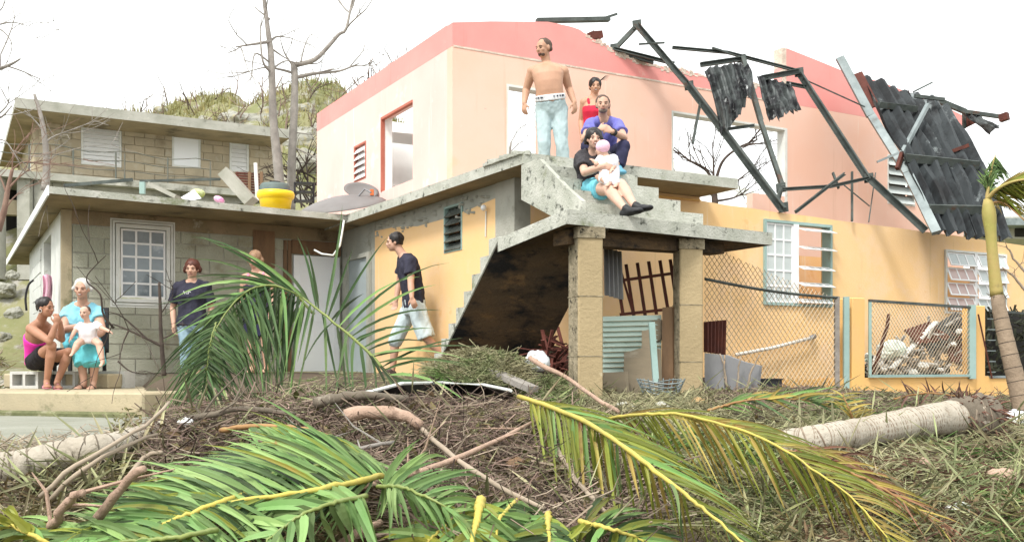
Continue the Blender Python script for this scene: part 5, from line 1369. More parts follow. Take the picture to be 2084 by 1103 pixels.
# ------------------------------------------------------------------ hill: rocks, grass, thickets
random.seed(77)
def rock(c, r, seed):
    s = MB(); s.ell(c, (r*random.uniform(.8,1.3), r*random.uniform(.7,1), r*random.uniform(.6,1.0)), 26, 18)
    v2 = []
    for v in s.v:
        d = Vector(v)-c; f = 1 + .38*noise.noise(d*(1.1/r)+Vector((seed,0,0))) + .20*noise.noise(d*(2.7/r)+Vector((0,seed,0))) + .10*noise.noise(d*(6.5/r)+Vector((0,0,seed)))
        v2.append(tuple(c + d*f))
    s.v = v2; return s
def hillpt(px, py):
    Y = 22.0
    while Y < 60:
        p = P(px, py, Y)
        if p.z < ground(p.x, Y): return p
        Y += .15
    return None
rocks = [(375,205,1.6,'big pale boulder left of centre on the hill'),(480,235,.9,'flat pale boulder on the slope right of the big one'),(590,165,1.3,'upright boulder at the crest of the hill behind the tall tree'),(640,270,1.3,'pale rock face low on the hill beside the pink house'),
    (330,225,.7,'small rock below the left end of the hill grass'),(440,190,.8,'rounded rock near the hill crest between grass tufts'),(540,235,.8,'rock beside the trunk of the tall bare tree on the hill'),(420,245,.7,'low rock just above the hillside roof'),
    (630,330,.9,'rock at the foot of the hill behind the tank'),(505,190,.6,'small rock on the hill crest left of the tall tree'),(615,215,.8,'rock between the two bare tree trunks on the hill')]
for i, (a, b, r, lb) in enumerate(rocks):
    p = hillpt(a, b)
    if p: solo('boulder', rock(p - V(0,0,r*.35), r*.72, i*3.7), m['rock'], lb, 'boulder', 'boulders on the hill')
def blades(name, pts, ln, w, mat, lean=.5, label=None, segs=2, seed=1):
    """pts Nx3; curved grass blades as one stuff object"""
    rg = np.random.default_rng(seed); n = len(pts); a = rg.uniform(0, 2*np.pi, n); l = rg.uniform(*ln, n); le = rg.normal(0, lean, n)
    dirh = np.stack([np.cos(a), np.sin(a), np.zeros(n)], -1); side = np.stack([-np.sin(a), np.cos(a), np.zeros(n)], -1)
    V_ = []
    for i in range(segs+1):
        u = i/segs; c = pts + dirh*(le*l*u*u)[:,None] + np.array([0,0,1.])*(l*u*np.clip(1-.35*np.abs(le)*u,.2,1))[:,None]; ww = (w*(1-u*.9))
        V_.append(c - side*ww/2); V_.append(c + side*ww/2)
    v = np.stack(V_, 1).reshape(-1, 3); k = 2*(segs+1)
    f = [(b+2*i, b+2*i+1, b+2*i+3, b+2*i+2) for b in range(0, n*k, k) for i in range(segs)]
    me = bpy.data.meshes.new(name); me.from_pydata(v.tolist(), [], f); me.materials.append(mat); o = bpy.data.objects.new(name, me); COL.objects.link(o)
    return tag(o, label, None, None, 'stuff')
hp = []
rg = np.random.default_rng(5)
while len(hp) < 17000:
    x, y = rg.uniform(-17, 2), rg.uniform(28.5, 44)
    if noise.noise(Vector((x*.55, y*.55, 9))) > -.2: hp.append((x, y, ground(x, y)-.05))
blades('hill_grass', np.array(hp), (.16,.55), .045, m['grass_dry'], .75, 'dry yellow green grass on the rocky hill', 3, 3)
hp = []
while len(hp) < 2600:
    x, y = rg.uniform(-13, -6.6), rg.uniform(11.4, 20)
    if x < -6.7-(y-13)*.5: hp.append((x, y, ground(x, y)-.03))
blades('bank_grass', np.array(hp), (.1,.35), .02, m['litter'], .6, 'green weeds on the bank left of the block house', 2, 4)
def thicket(name, label, pxs, n, h, mat, seed, depth=2, minr=.008):
    random.seed(seed); s = MB()
    for k in range(n):
        p = hillpt(random.uniform(pxs[0], pxs[1]), random.uniform(pxs[2], pxs[3]))
        if p: grow(s, p - V(0,0,.1), Vector((random.gauss(0,.35), random.gauss(0,.35), 1)), random.uniform(*h), .03, depth, .8, 4, .05, minr)
    return tag(solo(name, s, mat, label, 'bush'), kind='stuff')
thicket('hill_brush', 'brown dry brush dotting the hill', (230,640,180,300), 46, (.5,1.1), m['twig'], 6)
s = MB(); random.seed(8)
for k in range(34):
    px_ = random.uniform(655, 800); py_ = 250 - (px_-655)*.62 + random.uniform(-6, 30)
    p = P(px_, py_+36, 25); grow(s, p, Vector((random.gauss(.5,.5), random.gauss(0,.4), random.uniform(.4,1))), random.uniform(.5,1.1), .026, 2, .9, 4, .05, .008)
tag(solo('brush_thicket', s, m['twig'], 'thicket of reddish brown bare twigs rising behind the pink side wall', 'bush'), kind='stuff')
s = MB(); random.seed(9)
for k in range(20):
    p = P(random.uniform(600, 645), random.uniform(345, 430), 19); grow(s, p, Vector((random.gauss(0,.6), random.gauss(0,.3), random.uniform(.2,1))), random.uniform(.4,.8), .02, 2, .9, 4, .02, .006)
tag(solo('brush_tangle', s, m['bark_dark'], 'dark dead twigs between the rack and the corner of the pink house', 'bush'), kind='stuff')

# ------------------------------------------------------------------ ground litter (uncountable)
def inpoly(px, py, poly):
    c = np.zeros(px.shape, bool); n = len(poly)
    for i in range(n):
        (x0, y0), (x1, y1) = poly[i], poly[(i+1) % n]
        c ^= ((y0 > py) != (y1 > py)) & (px < (x1-x0)*(py-y0)/((y1-y0) or 1e-9) + x0)
    return c
def scatter(poly, n, seed, hmax=0.0, bias=1.0):
    rg = np.random.default_rng(seed); xs, ys = [q[0] for q in poly], [q[1] for q in poly]; out = []
    while sum(map(len, out)) < n:
        a, b = rg.uniform(min(xs), max(xs), 4*n), rg.uniform(min(ys), max(ys), 4*n); k = inpoly(a, b, poly); out.append(np.stack([a[k], b[k]], -1))
    q = np.concatenate(out)[:n]
    return Gv(q[:,0], q[:,1], rg.uniform(0, 1, n)**bias*hmax)
def flat_sticks(name, label, pts, ln, r, mat, seed, tilt=.25, bend=.25, sides=3, ang=None):
    rg = np.random.default_rng(seed); n = len(pts)
    a = rg.uniform(0, 2*np.pi, n) if ang is None else rg.normal(ang, .6, n); l = rg.uniform(0, 1, n)**1.6*(ln[1]-ln[0])+ln[0]; tz = rg.normal(0, tilt, n)
    d = np.stack([np.cos(a), np.sin(a), tz], -1); d /= np.linalg.norm(d, axis=1)[:,None]
    sd = np.stack([-np.sin(a), np.cos(a), np.zeros(n)], -1); up_ = np.cross(d, sd); bd = rg.normal(0, bend, n); b2 = rg.normal(0, bend, n); rr = rg.uniform(r[0], r[1], n)
    V_ = []; SEG = 3
    for i in range(SEG+1):
        u = i/SEG-.5; c = pts + d*(l*u)[:,None] + sd*(bd*l*u*u)[:,None] + up_*(b2*l*u*u*.6)[:,None]
        for k in range(sides):
            t = 2*np.pi*k/sides; V_.append(c + (sd*np.cos(t) + up_*np.sin(t))*(rr*(1-.5*i/SEG))[:,None])
    v = np.stack(V_, 1).reshape(-1, 3)
    g = gv(v[:,0], v[:,1]) + .002; v[:,2] = np.maximum(v[:,2], g)
    K_ = sides*(SEG+1)
    f = [(b+i*sides+k, b+i*sides+(k+1)%sides, b+(i+1)*sides+(k+1)%sides, b+(i+1)*sides+k) for b in range(0, n*K_, K_) for i in range(SEG) for k in range(sides)]
    me = bpy.data.meshes.new(name); me.from_pydata(v.tolist(), [], f); me.materials.append(mat); o = bpy.data.objects.new(name, me); COL.objects.link(o)
    return tag(o, label, None, None, 'stuff')
heap = [(330,830),(460,808),(640,800),(860,806),(1040,806),(1240,860),(1330,960),(1300,1130),(860,1130),(760,960),(520,930),(340,960),(300,900)]
flat_sticks('twig_heap', 'brown tangle of dry twigs heaped across the middle', scatter(heap, 10500, 1, .26, 1.1), (.06,.55), (.0016,.0055), m['twig'], 2, .38, .9)
flat_sticks('pale_twigs', 'pale dry twigs over the heap', scatter(heap, 620, 3, .30, .8), (.12,.6), (.002,.006), m['twig_pale'], 4, .3, .6)
cl1 = [(860,745),(905,715),(960,702),(1050,706),(1075,740),(1060,785),(990,785),(900,778)]
flat_sticks('cut_grass_mound', 'mound of pale cut grass at the foot of the stairs', scatter(cl1, 2600, 5, .10), (.12,.4), (.003,.006), m['clip'], 6, .25, .7)
cl2 = [(1040,770),(1200,770),(1240,800),(1440,800),(1480,835),(1420,880),(1060,850)]
flat_sticks('cut_grass', 'pale cut grass around the pillars', scatter(cl2, 3400, 7, .08), (.08,.3), (.0025,.006), m['clip'], 8, .3, .8)
cl3 = [(1400,795),(1560,790),(2100,805),(2140,1130),(1560,1130),(1300,960),(1330,850)]
flat_sticks('grass_litter', 'green and straw coloured grass litter on the right', scatter(cl3, 8200, 9, .07), (.07,.32), (.0025,.006), m['clip'], 10, .3, .8)
flat_sticks('brown_litter', 'red brown dry frond bits on the right', scatter([(1560,930),(1700,900),(2100,900),(2140,1130),(1650,1130)], 1300, 12, .07), (.1,.4), (.003,.006), m['rootball'], 13, .25, .5, 3, -.5)
flat_sticks('brown_wall_litter', 'brown dead fronds along the wall foot', scatter([(1430,795),(1560,785),(2070,800),(2070,840),(1440,835)], 1000, 14, .08), (.08,.3), (.003,.006), m['twig'], 15, .3, .6)
flat_sticks('gravel_twigs', 'sparse pale litter by the door', scatter([(560,780),(760,745),(890,745),(860,790),(640,800)], 500, 16, .02), (.05,.2), (.003,.006), m['clip'], 17, .15, .5)
left_edge = [(-40,905),(330,855),(360,1000),(-40,1130)]
flat_sticks('left_litter', 'mixed dry litter around the left trunk', scatter(left_edge, 2200, 18, .08), (.06,.35), (.0025,.006), m['twig_pale'], 19, .3, .6)
flat_sticks('left_green_litter', 'green weeds and stems in the lower left', scatter([(-40,1000),(340,930),(700,1000),(800,1130),(-40,1130)], 1800, 20, .10), (.1,.4), (.003,.007), m['litter'], 21, .4, .6)
def leaves(name, label, pts, sz, mat, seed, ratio=.42):
    rg = np.random.default_rng(seed); n = len(pts); a = rg.uniform(0, 2*np.pi, n); t = rg.normal(0, .6, n); l = rg.uniform(*sz, n)
    d = np.stack([np.cos(a), np.sin(a), t], -1); d /= np.linalg.norm(d, axis=1)[:,None]; s_ = np.cross(d, rg.normal(0, .5, (n,3))+np.array([0,0,1.])); s_ /= np.linalg.norm(s_, axis=1)[:,None]; nn = np.cross(s_, d)
    c = pts + np.array([0,0,.012]); w = (l*ratio)[:,None]; L_ = l[:,None]
    v = np.stack([c, c+d*L_*.5+s_*w*.5+nn*w*.2, c+d*L_*.55-nn*w*.1, c+d*L_*.5-s_*w*.5+nn*w*.2, c+d*L_], 1).reshape(-1, 3)
    f = [q for b in range(0, n*5, 5) for q in ((b, b+1, b+2), (b, b+2, b+3), (b+1, b+4, b+2), (b+2, b+4, b+3))]
    me = bpy.data.meshes.new(name); me.from_pydata(v.tolist(), [], f); me.materials.append(mat); o = bpy.data.objects.new(name, me); COL.objects.link(o)
    return tag(o, label, None, None, 'stuff')
leaves('leaf_litter', 'dull green fallen leaves among the twigs', scatter([(820,860),(1200,850),(1330,960),(1320,1130),(640,1130),(700,1000)], 3600, 22, .16), (.04,.10), m['litter'], 23)
leaves('leaf_litter', 'green shredded leaves over the twig heap', scatter(heap, 3600, 34, .24), (.03,.11), m['litter'], 35)
flat_sticks('heap_stems', 'green grey stems through the twig heap', scatter(heap, 900, 36, .26), (.08,.45), (.002,.005), m['clip'], 37, .35, .8)
leaves('leaf_litter', 'sparse fallen leaves over the right side', scatter(cl3, 2200, 24, .05), (.03,.08), m['litter'], 25)
leaves('leaf_litter', 'sparse fallen leaves at the left of the heap', scatter([(240,830),(520,800),(640,860),(420,960),(200,960)], 1200, 26, .12), (.03,.08), m['litter'], 27)

bkp = []
rg = np.random.default_rng(15)
while len(bkp) < 1500:
    x, y = rg.uniform(-11.5, -6.6), rg.uniform(11.4, 19.5)
    if x < -6.75-(y-13)*.5: bkp.append((x, y, ground(x, y)+rg.uniform(0, .12)))
flat_sticks('bank_brush', 'dry brush and dead stems on the bank left of the block house', np.array(bkp), (.15,.8), (.005,.013), m['twig_pale'], 30, .4, .7)
flat_sticks('bank_weeds', 'dull green weeds among the brush on the bank', np.array(bkp)[::2] + np.array([.1,.1,.02]), (.1,.5), (.005,.011), m['litter'], 31, .5, .7)
random.seed(19)
for i, (px_, py_, r_, lb) in enumerate(((12,590,.2,'upper grey stone on the bank left of the block house'),(30,640,.17,'middle grey stone on the bank left of the block house'),(8,690,.2,'lower grey stone on the bank left of the block house'),(26,560,.15,'stone high on the bank beside the white fascia end'))):
    Y = 11.3
    while Y < 22:
        p = P(px_, py_, Y)
        if p.z < ground(p.x, Y): break
        Y += .08
    solo('bank_stone', rock(p, r_, 50+i), m['rock'], lb, 'stone', 'stones on the bank')

leaves('loose_leaf_strips', 'loose dry and green leaf strips strewn over the right side', scatter(cl3, 1900, 40, .08), (.12,.38), m['strip'], 41, .055)
leaves('loose_leaf_strips', 'loose leaf strips strewn over the twig heap', scatter(heap, 600, 42, .26), (.12,.42), m['strip'], 43, .05)
leaves('loose_leaf_strips', 'loose leaf strips around the pillars and mound', scatter(cl2, 700, 44, .06), (.10,.30), m['strip'], 45, .055)
leaves('loose_leaf_strips', 'loose leaf strips around the left trunk', scatter([(-40,960),(330,900),(420,1000),(420,1130),(-40,1130)], 900, 46, .10), (.12,.40), m['strip'], 47, .055)

wide_r = [(2090,805),(2800,850),(3000,1160),(2120,1150)]
flat_sticks('grass_litter', 'green and straw coloured grass litter past the palm', scatter(wide_r, 3200, 50, .07), (.07,.32), (.0025,.006), m['clip'], 51, .3, .8)
leaves('leaf_litter', 'fallen leaves past the palm', scatter(wide_r, 900, 52, .05), (.03,.08), m['litter'], 53)
wide_l = [(-60,930),(-700,960),(-800,1150),(-40,1150)]
flat_sticks('left_litter', 'dry litter beyond the left trunk', scatter(wide_l, 1800, 54, .08), (.06,.35), (.0025,.006), m['twig_pale'], 55, .3, .6)
leaves('shredded_leaves', 'shredded green leaves strewn through the heap and the right side', scatter([(400,860),(1040,830),(1240,880),(1700,960),(2100,1000),(2120,1130),(900,1130),(760,960)], 2600, 56, .14), (.05,.16), m['litter'], 57, .12)
# ------------------------------------------------------------------ things under and beside the landing
random.seed(101)
gate = thing('iron_gate', 'red brown iron bar gate leaning between the two tan pillars', 'gate', P(1300, 640, 10.0))
for k, (a, b) in enumerate((((1248,512),(1268,640)),((1256,525),(1289,640)),((1274,538),(1290,642)),((1297,535),(1313,642)),((1320,532),(1336,640)),((1343,530),(1359,628)),((1364,528),(1377,618)))):
    s = MB(); s.bar(P(*a, 10.0+.03*k), P(*b, 10.0+.03*k), .032, .02); s.build('bar', m['rust'], gate)
for a, b in (((1234,575),(1372,556)), ((1262,640),(1372,628))):
    s = MB(); s.bar(P(*a, 9.98), P(*b, 10.2), .022, .03); s.build('rail', m['rust'], gate)
def slab_px(pts, Y, th, mat, label, cat, name, grp=None, bevel=0):
    """flat sheet with real thickness standing at one distance"""
    a = [P(x, y, Y + (dy if False else 0)) for x, y in pts]; b = [p + V(.03,th,0) for p in a]; n = len(a)
    s = MB(); s.add(a+b, [tuple(range(n)), tuple(range(n, 2*n))[::-1]] + [((i+1)%n, i, n+i, n+(i+1)%n) for i in range(n)])
    return solo(name, s, mat, label, cat, grp)
s = corrugated(P(1228,505,9.75), P(1262,512,9.9), P(1266,610,9.95), P(1230,600,9.75), 4, .03, 4); solo('corrugated_offcut', s, m['grey_sheet'], 'narrow grey corrugated strip behind the left pillar and gate', 'roof sheet')
# mint green clapboard panel
mp_ = thing('mint_panel', 'mint green slatted panel standing low between the pillars', 'panel', P(1285, 756, 9.75))
for k in range(11):
    y0, y1 = 644+k*10.4, 644+(k+1)*10.4
    s = MB(); a, b = P(1226, y0, 9.7), P(1346, y0-3, 9.9); c_ = P(1346, y1-3.6, 9.86); d_ = P(1226, y1-.6, 9.66)
    s.add([a,b,c_,d_]+[q+V(0,.02,0) for q in (a,b,c_,d_)], [(0,3,2,1),(4,5,6,7),(0,1,5,4),(1,2,6,5),(2,3,7,6),(3,0,4,7)]); s.build('slat', m['mint'], mp_)
slab_px([(1270,718),(1312,706),(1340,710),(1342,815),(1268,815)], 9.55, .02, m['ply'], 'grey brown plywood sheet leaning on the mint panel', 'plywood', 'plywood_sheet')
slab_px([(1228,758),(1272,756),(1276,815),(1226,815)], 9.45, .02, m['ply'], 'smaller plywood piece at the foot of the left pillar', 'plywood', 'plywood_sheet')
slab_px([(1306,674),(1330,668),(1330,712),(1306,716)], 9.6, .02, m['ply'], 'small square plywood piece stuck in the mint panel', 'plywood', 'plywood_sheet')
slab_px([(1348,626),(1368,624),(1370,800),(1346,800)], 9.8, .03, m['ply_brown'], 'tall brown board against the right pillar', 'board', 'brown_board')
slab_px([(1322,656),(1340,648),(1345,655),(1345,690),(1328,700)], 9.85, .03, m['ply'], 'grey brown board end behind the teal post', 'board', 'board_end')
s = MB(); s.bar(P(1326,656,9.4), P(1335,780,9.35), .055, .055); solo('teal_post', s, m['teal'], 'pale teal steel post standing between the pillars', 'post')
q = Gh(1345, 815, 0); uw = thing('wire_basket', 'crushed grey wire basket on rubble before the teal post', 'basket', q)
for k in range(5):
    s = MB(); z = q.z+.03+.035*k; r_ = .13+.02*k; s.tube([Vector((q.x+r_*math.cos(a*.45), q.y+r_*.8*math.sin(a*.45), z+.02*math.sin(a))) for a in range(15)], .006, 4); s.build('hoop', m['steel_pale'], uw)
for k in range(14):
    a = k*.45; s = MB(); s.tube([Vector((q.x+.13*math.cos(a), q.y+.1*math.sin(a), q.z)), Vector((q.x+.22*math.cos(a), q.y+.18*math.sin(a), q.z+.2))], .005, 4); s.build('stay', m['steel_pale'], uw)
def chunk(px, py, r, mat, label, cat='rubble', name='rubble_lump', seed=0, h=0.0):
    c = Gh(px, py, h) + V(0,0,r*.3); return solo(name, rock(c, r, seed), mat, label, cat, smooth=True)
chunk(1345, 838, .07, m['concrete'], 'grey concrete lump below the wire basket', seed=2)
chunk(1270, 838, .07, m['concrete'], 'grey rounded lump left of the concrete lump', seed=4)
chunk(1425, 830, .09, M('ochre rubble', (.42,.28,.13), (.33,.23,.12), 5), 'ochre rubble lump at the foot of the right pillar', seed=6)
chunk(1090, 742, .10, m['bag'], 'crumpled white plastic bag on the clippings mound', 'plastic bag', 'plastic_bag', 8, .05)
chunk(1985, 890, .16, M('tan stone', (.45,.33,.18), (.38,.28,.17), 4), 'tan stone under the root ball of the fallen trunk', 'stone', 'stone', 10)
chunk(2068, 862, .10, m['bag'], 'white stone chunk right of the root ball', 'stone', 'stone', 12)
chunk(1050, 950, .05, m['ply_brown'], 'small brown lump in the leaf litter', 'rubble', 'rubble_lump', 14, .2)
chunk(378, 868, .05, m['white'], 'small white chip in the left part of the twig heap', 'rubble', 'rubble_lump', 16, .2)
chunk(1880, 960, .07, m['pole_pink'], 'flat tan scrap in the grass litter at the lower right', 'scrap', 'scrap', 18)
chunk(2040, 985, .08, m['pole_pink'], 'larger flat tan scrap at the lower right edge', 'scrap', 'scrap', 20)
chunk(1950, 1055, .08, m['offwhite'], 'pale flat scrap in the grass at the lower right', 'scrap', 'scrap', 22)
# red brown rubble behind the lower flight
s = MB()
for k in range(90):
    p = P(random.uniform(1105,1158), random.uniform(690,765), random.uniform(9.6,10.4)); p.z = max(p.z*random.uniform(.5,1), ground(p.x,p.y)); d = Vector((random.gauss(0,1), random.gauss(0,.6), random.gauss(.1,.5))).normalized(); s.bar(p, p+d*random.uniform(.1,.35), .035, .012)
tag(solo('splintered_wood', s, m['wood_red'], 'heap of splintered red brown wood behind the left pillar', 'debris'), kind='stuff')
tag(solo('plaster_rubble', rock(P(1128,760,10.2), .24, 33), m['soil'], 'brown rubble mound behind the left pillar', 'rubble', smooth=True))
# black sheet lying below the mound
s = MB(); tp = [(700,812),(760,802),(820,786),(900,783),(985,788),(1040,800)]; bt_ = [(720,832),(800,836),(870,838),(930,836),(985,826),(1045,806)]
A_ = [Gh(x, y, .26) for x, y in tp]; B_ = [Gh(x, y, .03) for x, y in bt_]
A2 = [a + V(0,-.06,.012) for a in A_]; n_ = len(A_)
s.v = [tuple(p) for p in A_+A2+B_+[b+V(0,.03,0) for b in B_]]
for i in range(n_-1):
    s.f += [(i, i+1, n_+i+1, n_+i), (n_+i, n_+i+1, 2*n_+i+1, 2*n_+i), (2*n_+i, 2*n_+i+1, 3*n_+i+1, 3*n_+i), (3*n_+i, 3*n_+i+1, i+1, i)]
s.f += [(0, n_, 2*n_, 3*n_), (n_-1, 4*n_-1, 3*n_-1, 2*n_-1)]
bs = thing('tarp_sheet', 'black sheet lying tipped under the clippings mound', 'sheet', B_[2])
s.build('sheet_face', m['tarp'], bs)
e = MB(); e.tube([a + V(0,-.05,.02) for a in A_], .012, 6); e.build('pale_edge', m['offwhite'], bs)

# beside the right pillar
s = corrugated(P(1432,655,10.2), P(1476,651,10.35), P(1474,722,10.35), P(1432,716,10.2), 6, .03, 3); solo('rusty_corrugated_piece', s, m['rust'], 'small rust red corrugated piece right of the right pillar', 'roof sheet')
slab_px([(1434,718),(1474,722),(1474,792),(1434,792)], 10.0, .16, m['grey_sheet'], 'grey cement panel beside the right pillar', 'panel', 'cement_panel')
slab_px([(1476,722),(1512,736),(1546,744),(1540,800),(1474,800)], 10.05, .02, m['grey_sheet'], 'bent dull grey sheet leaning by the chain link fence', 'metal sheet', 'metal_sheet')
cr = thing('black_crate', 'black plastic crate at the foot of the yellow wall', 'crate', P(1568, 798, 10.6))
c0_ = P(1545, 798, 10.6); w_, d_, h_ = .24, .2, .13
s = MB(); s.box(c0_, c0_+V(w_,d_,.01)); s.box(c0_+V(0,0,.011), c0_+V(w_,.01,h_)); s.box(c0_+V(0,d_-.01,.011), c0_+V(w_,d_,h_)); s.box(c0_+V(0,.011,.011), c0_+V(.01,d_-.011,h_)); s.box(c0_+V(w_-.01,.011,.011), c0_+V(w_,d_-.011,h_)); s.build('box', m['black'], cr)
s = MB(); s.box(c0_+V(-.012,-.012,h_), c0_+V(w_+.012,.0,h_+.014)); s.box(c0_+V(-.012,d_,h_), c0_+V(w_+.012,d_+.012,h_+.014)); s.build('rim', m['black'], cr)
s = MB(); pq = [front.px(1486, 722, .10), front.px(1560, 708, .10), front.px(1640, 688, .08)]; s.tube(pq, .022, 8); 
po = thing('drain_pipe', 'thin white plastic pipe slanting along the yellow wall behind the fence', 'pipe', pq[0]); s.build('pipe', m['pipe'], po, True)
s = MB(); s.tube([front.px(1640, 688, .08), front.px(1654, 684, .03)], .032, 8); s.build('elbow', m['grey_sheet'], po, True)
for a, b, c_ in ((1480,790,-8), (1500,795,4), (1520,792,14)):
    sticks([(a,b,10.0),(a+c_*.6,b-35,9.98),(a+c_*1.8,b-70,9.95)], (.012,.007), m['twig_pale'], {1480:'left pale stalk against the bent grey sheet',1500:'middle pale stalk against the bent grey sheet',1520:'right pale stalk against the bent grey sheet'}[a], 'stalk', 'stalk', 'd', 10)

# ------------------------------------------------------------------ fence
fp = Plane((P(1765, 690, 11.4).x, 11.4), R, -L)
fence = thing('chain_link_fence', 'rusty chain link fence with sagging top rail right of the right pillar', 'fence', fp.px(1570, 800))
frame = thing('chain_link_gate', 'square chain link gate with teal frame between yellow piers', 'gate', fp.px(1870, 775))
def net(pl, quad, step, parent, dd, r=.0035):
    """diamond mesh inside a region bounded by functions of t; each wire a thin three sided tube"""
    t0, t1, zlo, zhi = quad; s = MB(); W = t1 - t0
    for sg in (1, -1):
        c = -6.0
        while c < 9:
            pts = []
            for i in range(0, 161):
                t = t0 + W*i/160; z = sg*(t-t0)*1.15 + c
                if zlo(t) <= z <= zhi(t): pts.append(pl.at(t, z, dd + .004*sg))
            if len(pts) >= 2: s.tube([pts[0], pts[-1]], r, 3, cap=False)
            c += step
    return tag(s.build('wire_mesh', m['wire'], parent), kind='stuff')
ft0, ft1 = fp.t(1434), fp.t(1706)
ztop = lambda t: lerp(fp.z(1434, 568), fp.z(1706, 606), (t-ft0)/(ft1-ft0)) - .03*math.sin(math.pi*(t-ft0)/(ft1-ft0))
net(fp, (ft0, ft1, lambda t: -.32, lambda t: ztop(t) + .38*(1-(t-ft0)/(ft1-ft0))), .075, fence, 0)
s = MB(); s.tube([fp.at(lerp(ft0, ft1, i/16), ztop(lerp(ft0, ft1, i/16)), .01) for i in range(17)], .016, 6); s.build('top_rail', m['steel'], fence, True)
for x in (1703, 1722):
    s = MB(); s.bar(fp.px(x, 604, .0), fp.px(x, 790, .0), .06 if x > 1710 else .05, .05); s.build('post', m['teal'] if x > 1710 else m['bark_pale'], fence)
for a, b, lb in ((1748, 606, 'yellow ochre fence pier left of the chain link gate'), (1996, 622, 'yellow ochre fence pier right of the chain link gate')):
    s = MB(); w_ = .20 if a < 1800 else .18; t_ = fp.t(a); pbox(s, fp, t_-w_/2, t_+w_/2, -.75, fp.z(a, b), .0, -.2); solo('fence_pier', s, m['yellow_deep'], lb, 'pier', 'yellow fence piers', bevel=.008)
fw_ = MB(); z1_ = fp.z(1870, 768)
ta, tb_ = fp.t(1766), fp.t(1978)
pbox(fw_, fp, fp.t(1560), fp.t(1690), -.8, fp.z(1640, 772), -.02, -.18); 
pbox(fw_, fp, fp.t(1690)+.002, fp.t(2130), -.9, z1_, -.003, -.18); lw = solo('low_garden_wall', fw_, m['yellow_deep'], 'low yellow ochre garden wall under the chain link gate', 'wall')
zt_l, zt_r = fp.z(1768, 612), fp.z(1974, 626)
s = MB(); s.bar(fp.at(ta, z1_+.02, .02), fp.at(tb_, z1_+.02, .02), .03, .03); s.build('rail', m['teal'], frame)
s = MB(); s.bar(fp.at(ta, zt_l, .02), fp.at(tb_, zt_r, .02), .03, .03); s.build('rail', m['steel'], frame)
s = MB(); s.bar(fp.at(ta+.012, z1_+.036, .02), fp.at(ta+.012, zt_l-.016, .02), .03, .03); s.build('stile', m['teal'], frame)
s = MB(); s.bar(fp.at(tb_-.03, z1_-.02, .02), fp.at(tb_-.03, zt_r+.03, .02), .08, .06); s.build('stile', m['teal'], frame)
net(fp, (ta, tb_-.05, lambda t: z1_+.03, lambda t: lerp(zt_l, zt_r, (t-ta)/(tb_-ta))), .062, frame, .02, .003)
s = MB(); s.tube([fp.px(1982, 640, .06), fp.px(2010, 770, .06)], .010, 6); solo('slack_wire', s, m['rust'], 'slack brown wire slanting across the right yellow pier', 'wire')
# debris heaped behind the gate
bp = Plane(fp.o + Vector((-L.x, -L.y))*-.35, R, -L)
def gpt(px, py, d): q = bp.px(px, py); return q + V(L.x, L.y, 0)*d
for k, (A, B, Cq, D, n, mt, lb) in enumerate((((1842,672),(1905,655),(1950,690),(1850,700),6,'wood_red','red brown corrugated piece at the top of the gate debris heap'),
        ((1860,690),(1960,635),(1968,668),(1880,720),5,'sheet_worn','dark bent corrugated sheet across the gate debris heap'),
        ((1925,695),(1976,675),(1976,745),(1920,735),6,'wood_red','red brown corrugated piece at the right of the gate debris heap'))):
    s = corrugated(gpt(*A, .02), gpt(*B, .12), gpt(*Cq, -.05), gpt(*D, -.1), n, .035, 4); solo('corrugated_scrap', s, m[mt], lb, 'roof sheet')
hm = thing('debris_heap', 'heap of pale torn scraps, planks and rubble behind the chain link gate', 'debris', gpt(1880, 770, 0))
s = MB()
for k in range(260):
    px_ = random.uniform(1775, 1972); top_ = interp([(1775,735),(1850,700),(1920,660),(1972,640)], px_); py_ = lerp(top_, 768, random.random()**.9)
    c = gpt(px_, py_, random.uniform(-.05,.3)); d = Vector((random.gauss(.6,.5), random.gauss(0,.5), random.gauss(.2,.5))).normalized(); l_ = random.uniform(.05,.22)
    s.bar(c, c+d*l_, random.uniform(.02,.07), random.uniform(.006,.03))
tag(s.build('scraps', M('pale scraps', (.55,.55,.52), (.40,.38,.34), 7, .85, 0, 10, [((.06,.055,.05), 8, .52, .62), ((.30,.42,.30), 3, .62, .7)], island=.5), hm), kind='stuff')
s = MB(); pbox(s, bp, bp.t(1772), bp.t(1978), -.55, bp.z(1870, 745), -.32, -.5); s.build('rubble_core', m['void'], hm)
s = rock(gpt(1818, 712, .02), .15, 71); solo('plastic_bundle', s, M('pale green plastic bundle', (.46,.56,.46), (.6,.64,.6), 7, .5), 'pale green plastic bundle at the left of the gate debris heap', 'bundle')
sticks([(1775,760,11.6),(1795,700,11.6),(1806,660,11.6),(1808,640,11.6)], (.026,.020), m['rust'], 'rusty hooked bar standing in the gate debris heap', 'rusty_bar', 'bar', 'd', 10)
s = MB(); s.bar(gpt(1800,750,-.1), gpt(1905,655,.0), .07, .02); solo('wooden_lath', s, m['offwhite'], 'long pale lath slanting up through the gate debris heap', 'lath')
for k, (x, y) in enumerate(((1790,752),(1850,760),(1870,745),(1905,752),(1930,700),(1945,675),(1815,756))):
    s = rock(gpt(x, y, -.06), random.uniform(.03,.06), 80+k); solo('pale_lump', s, m['offwhite'], ['pale lump at the lower left corner of the gate heap','pale lump low in the middle of the gate heap','pale lump above the middle of the gate heap','pale lump low at the right of the gate heap','pale lump high at the right of the gate heap','pale lump near the top right of the gate heap','pale lump second from the left in the gate heap'][k], 'rubble', 'pale lumps in the gate heap')
